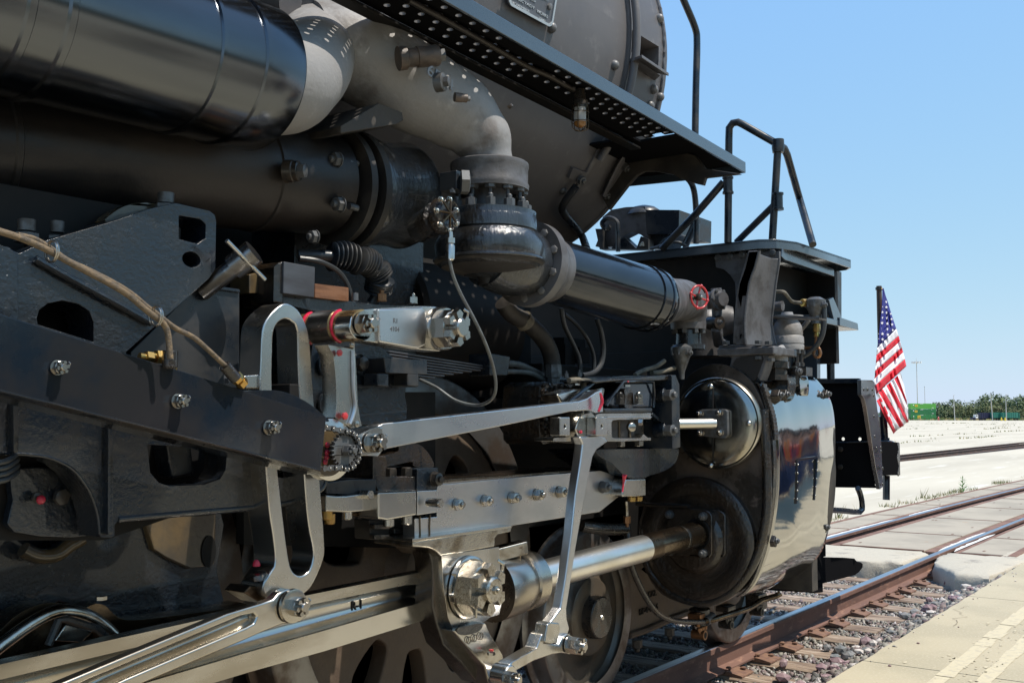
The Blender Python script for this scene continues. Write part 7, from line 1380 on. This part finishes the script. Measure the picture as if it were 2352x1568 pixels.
# ================================================================ FLAG
fx_ = G(*cI(925, 800), YB+.1); s0 = G(*cT(362, 1560), -1.26); s1_ = G(*cT(323, 104), -1.26)
flg = top('flag_on_staff', (fx_.x, fx_.y, s0.z), 'american flag hanging limp from a brown wooden staff at the nose of the locomotive', 'flag')
tube('flag_staff', [G(*cI(923, 800), -1.22), G(*cT(340, 700), -1.22), G(*cT(323, 104), -1.22)], [.026, .024, .022], 'staff_wood', flg, n=14); lathe('staff_collar', G(*cT(322, 140), -1.22), PZ, [(0, .024), (.0, .028), (.02, .028), (.02, .024)], 'nut_black', flg, n=16)
tube('staff_tube', [G(*cI(923, 800), -1.22), G(*cI(912, 620), -1.22)], .034, 'black_gloss', flg, n=14)
YFg = -1.30
def fl_(pts, m, dy=0, name='flag_stripe', par=None, amp=.018):
    # subdivided cloth quad: pts = top-left, top-right, bottom-right, bottom-left in crop pixels
    a, b_, c, d = pts; V = []; F = []; nu, nv_ = 16, 5
    for j in range(nv_+1):
        for i in range(nu+1):
            u, v_ = i/nu, j/nv_; x = (a[0]*(1-u)+b_[0]*u)*(1-v_)+(d[0]*(1-u)+c[0]*u)*v_; y = (a[1]*(1-u)+b_[1]*u)*(1-v_)+(d[1]*(1-u)+c[1]*u)*v_
            V.append(G(*cT(x, y), YFg+dy+amp*math.sin(x*.045+y*.008)+.006*math.sin(x*.13-y*.05)))
    for j in range(nv_):
        for i in range(nu): k = j*(nu+1)+i; F.append([k, k+1, k+nu+2, k+nu+1])
    o = mk(name, V, F, m, par or flg, sm=60); s_ = o.modifiers.new('thickness', 'SOLIDIFY'); s_.thickness = .002; return o
canton = None
V = []; F = []; CW = [(368, 125, 356, 130), (385, 190, 356, 230), (408, 255, 350, 330), (430, 330, 338, 430), (455, 410, 330, 520), (478, 480, 322, 600), (489, 512, 308, 690)]
for j, (xr, yr, xl, yl) in enumerate(CW):
    for i in range(9): u = i/8; x = xl+(xr-xl)*u; y = yl+(yr-yl)*u; V.append(G(*cT(x, y), YFg+.018*math.sin(x*.045+y*.008)+.006*math.sin(x*.13-y*.05)))
for j in range(len(CW)-1):
    for i in range(8): k = j*9+i; F.append([k, k+1, k+10, k+9])
canton = mk('flag_canton', V, F, 'blue_flag', flg, sm=60); s_ = canton.modifiers.new('thickness', 'SOLIDIFY'); s_.thickness = .002
for (x, y, r_) in ((390, 255, 16), (394, 305, 16), (356, 352, 14), (398, 358, 17), (436, 368, 12), (353, 404, 16), (402, 408, 17), (444, 418, 14), (353, 455, 17), (404, 461, 17), (449, 469, 15), (355, 507, 17), (407, 514, 17), (453, 523, 15), (357, 558, 17), (408, 566, 17), (358, 610, 16), (358, 300, 7), (320, 655, 8), (322, 605, 6), (320, 557, 5)):
    q = []
    for k in range(10): a = math.pi/2+k*math.pi/5; rr = r_*(1 if k % 2 == 0 else .42); q.append(G(*cT(x+rr*math.cos(a)*.95, y-rr*math.sin(a)), YFg+.018*math.sin(x*.045+y*.008)+.006*math.sin(x*.13-y*.05)-.006))
    mk('star', q, [list(range(10))], 'white_flag', canton, sm=0)
U = [((308, 690), (489, 512), (510, 580), (299, 765), 'white_flag'), ((299, 765), (510, 580), (524, 628), (293, 838), 'red_flag'), ((293, 838), (524, 628), (541, 687), (288, 908), 'white_flag'), ((288, 908), (541, 687), (553, 735), (281, 985), 'red_flag'), ((281, 985), (553, 735), (570, 798), (281, 1055), 'white_flag'), ((281, 1055), (570, 798), (584, 866), (296, 1130), 'red_flag')]
for a, b_, c, d, m in U: fl_((a, b_, c, d), m)
Lw = [((560, 900), (600, 1300), (590, 1180), (530, 930), 'white_flag')]
Lo = [((303, 1195), (300, 1135), (470, 1485), (460, 1508), 'x')]
def band(a0, a1, b0, b1, m, dy=.03): fl_((a0, a1, b1, b0), m, dy*.25-.006, amp=.008)
band((302, 1192), (345, 1165), (462, 1508), (487, 1480), 'red_flag'); band((300, 1135), (318, 1110), (487, 1480), (522, 1452), 'white_flag', .032) ; band((318, 1115), (360, 1080), (522, 1452), (560, 1428), 'red_flag', .034)
band((356, 1082), (398, 1048), (558, 1428), (585, 1395), 'white_flag', .036); band((393, 1050), (432, 1018), (585, 1405), (606, 1388), 'red_flag', .038); band((430, 1020), (466, 988), (600, 1390), (597, 1240), 'white_flag', .042)
band((462, 990), (500, 955), (597, 1250), (585, 1190), 'red_flag', .046); band((498, 958), (530, 925), (588, 1195), (565, 1060), 'white_flag', .05)
lathe('flag_grommet', G(*cT(352, 135), YFg), NY, [(0, .01), (.004, .008)], 'brass', flg, n=10)
# ================================================================ PEOPLE AND BUILDING ON THE CAMERA SIDE (seen only in the polished metal; building and trees added to darken its reflections)
def person(x, y, rz, shirt, h, lab):
    bm = bmesh.new(); S_ = h/1.75
    J = [((0, 0, .95), .15), ((0, 0, 1.15), .14), ((0, 0, 1.38), .17), ((0, 0, 1.5), .06), ((0, 0, 1.62), .105), ((0, .01, 1.72), .07), ((-.2, 0, 1.40), .06), ((-.26, .02, 1.12), .045), ((-.24, -.06, .86), .035), ((.2, 0, 1.40), .06), ((.26, .02, 1.12), .045), ((.22, -.1, .9), .035), ((-.1, 0, .88), .1), ((-.12, 0, .48), .07), ((-.12, .02, .08), .05), ((-.12, -.14, .04), .04), ((.1, 0, .88), .1), ((.12, 0, .48), .07), ((.12, .02, .08), .05), ((.12, -.14, .04), .04)]
    E_ = [(0, 1), (1, 2), (2, 3), (3, 4), (4, 5), (2, 6), (6, 7), (7, 8), (2, 9), (9, 10), (10, 11), (0, 12), (12, 13), (13, 14), (14, 15), (0, 16), (16, 17), (17, 18), (18, 19)]
    t = top('person', (x, y, 0), lab, 'person', 'spectators on the platform'); me = bpy.data.meshes.new('body'); me.from_pydata([tuple(Vector(j[0])*S_) for j in J], E_, [])
    o = put('body', me, 'skin', t, Matrix.Translation((x, y, 0)) @ Matrix.Rotation(rz, 4, 'Z')); sk_ = o.modifiers.new('skin', 'SKIN')
    for i, v_ in enumerate(me.skin_vertices[0].data if me.skin_vertices else []): pass
    if not me.skin_vertices: 
        bm2 = bmesh.new(); bm2.from_mesh(me); bm2.verts.layers.skin.verify(); bm2.to_mesh(me); bm2.free()
    for i, v_ in enumerate(me.skin_vertices[0].data): v_.radius = (J[i][1]*S_, J[i][1]*S_*(.75 if i < 3 else 1)); v_.use_root = (i == 0)
    sb = o.modifiers.new('sub', 'SUBSURF'); sb.levels = 1; sb.render_levels = 1
    Mx = Matrix.Translation((x, y, 0)) @ Matrix.Rotation(rz, 4, 'Z') @ Matrix.Diagonal((S_, S_, S_, 1))
    q = MB().lathe((0, 0, .9), PZ, [(0, .19), (.2, .185), (.42, .23), (.53, .2), (.58, .08)], 16).tube([(-.2, 0, 1.4), (-.26, .02, 1.15)], .075, 10).tube([(.2, 0, 1.4), (.26, .02, 1.15)], .075, 10); q.V = [Mx @ Vector((v.x, v.y*.72, v.z)) for v in q.V]; q.mk('shirt', shirt, t)
    q = MB().lathe((0, 0, .84), PZ, [(0, .17), (.12, .175)], 16).tube([(-.1, 0, .9), (-.12, 0, .48), (-.12, .02, .1)], [.125, .095, .085], 12).tube([(.1, 0, .9), (.12, 0, .48), (.12, .02, .1)], [.125, .095, .085], 12); q.V = [Mx @ v for v in q.V]; q.mk('trousers', 'denim', t)
    q = MB().lathe((0, .01, 1.64), PZ, [(0, .118), (.06, .118), (.11, .09), (.14, .03), (.14, 0)], 14); q.V = [Mx @ v for v in q.V]; q.mk('hair', 'cloth_dark', t)
cols = [('shirt_navy', 'navy shirt'), ('shirt_purple', 'purple shirt'), ('cloth_dark', 'black shirt'), ('shirt_red', 'red shirt'), ('shirt_grey', 'grey shirt'), ('shirt_orange', 'orange shirt'), ('cloth_dark', 'dark coat'), ('shirt_purple', 'violet top')]
rs = random.Random(21); SP = [(-5+i*.62+rs.uniform(-.2, .2), -5.9-(.9 if i % 2 else 0)-rs.uniform(0, .5)) for i in range(26)]
SP += [(9.2+i*.42, -3.62-i*.055-rs.uniform(0, .12)-.15*(i % 2)) for i in range(30)]
SP += [(13+rs.uniform(0, 20), -6.2-rs.uniform(0, 5.5)) for i in range(40)]
ORD = 'first second third fourth fifth sixth seventh eighth ninth tenth eleventh twelfth thirteenth fourteenth fifteenth sixteenth seventeenth eighteenth nineteenth twentieth'.split()
def ordn(k): return ORD[k] if k < 20 else ('twenty-' if k < 29 else 'thirty-')+ORD[(k-20) % 10] if k not in (29, 39) else ('thirtieth', 'fortieth')[k > 30]
for i, (x, y) in enumerate(SP):
    m, d_ = cols[(i*5+i//7) % 8]; gset = SP[:26] if i < 26 else (SP[26:56] if i < 56 else SP[56:]); wh = 'row behind the camera' if i < 26 else ('front row farther along' if i < 56 else 'loose crowd farther along')
    person(x, y, math.pi+rs.uniform(-.5, .5), m, 1.64+.04*(i % 6), 'spectator in a %s, %s from left in the %s' % (d_, ordn(sorted(gset).index((x, y))), wh))
bld = top('reflection_building', (6, -81, 0), 'long low dark brick building, unseen, added far behind the camera for reflections', 'building')
boxb('wall', (-40, -86, 0), (85, -76, 4.6), 'brick_wall', bld); boxb('roof', (-41, -87, 4.6), (86, -74.8, 5.1), 'roof_dark', bld)
for k in range(14): boxb('window', (-36+k*6, -76.02, 1.1), (-33.6+k*6, -75.96, 2.8), 'glass_dark', bld)

for i in range(16):  # unseen tree row added as a dark band for the metal to reflect
    x = -60+i*10+random.uniform(-2, 2); y = -62-random.uniform(0, 6); t = top('tree', (x, y, 0), 'dark broad tree, %s from the left in the unseen row added for reflections' % ordn(i), 'tree', 'trees added behind the platform for reflections')
    MB().tube([(x, y, 0), (x, y, 4)], [.3, .2], 8).mk('trunk', 'bark', t); b = MB(); rs = random.Random(i)
    for k in range(420):
        d = Vector((rs.gauss(0, 1), rs.gauss(0, 1), rs.gauss(0, 1))).normalized()*rs.uniform(.6, 1); o = Vector((x, y, 5.0))+Vector((d.x*6, d.y*4, d.z*3.8)); u = Vector((rs.gauss(0, 1), rs.gauss(0, 1), rs.gauss(0, 1))).normalized(); v = u.orthogonal().normalized(); b.add([o-u, o+v, o+u, o-v], [[0, 1, 2, 3]])
    b.mk('crown', 'leaf', t, sm=0, fix=False)
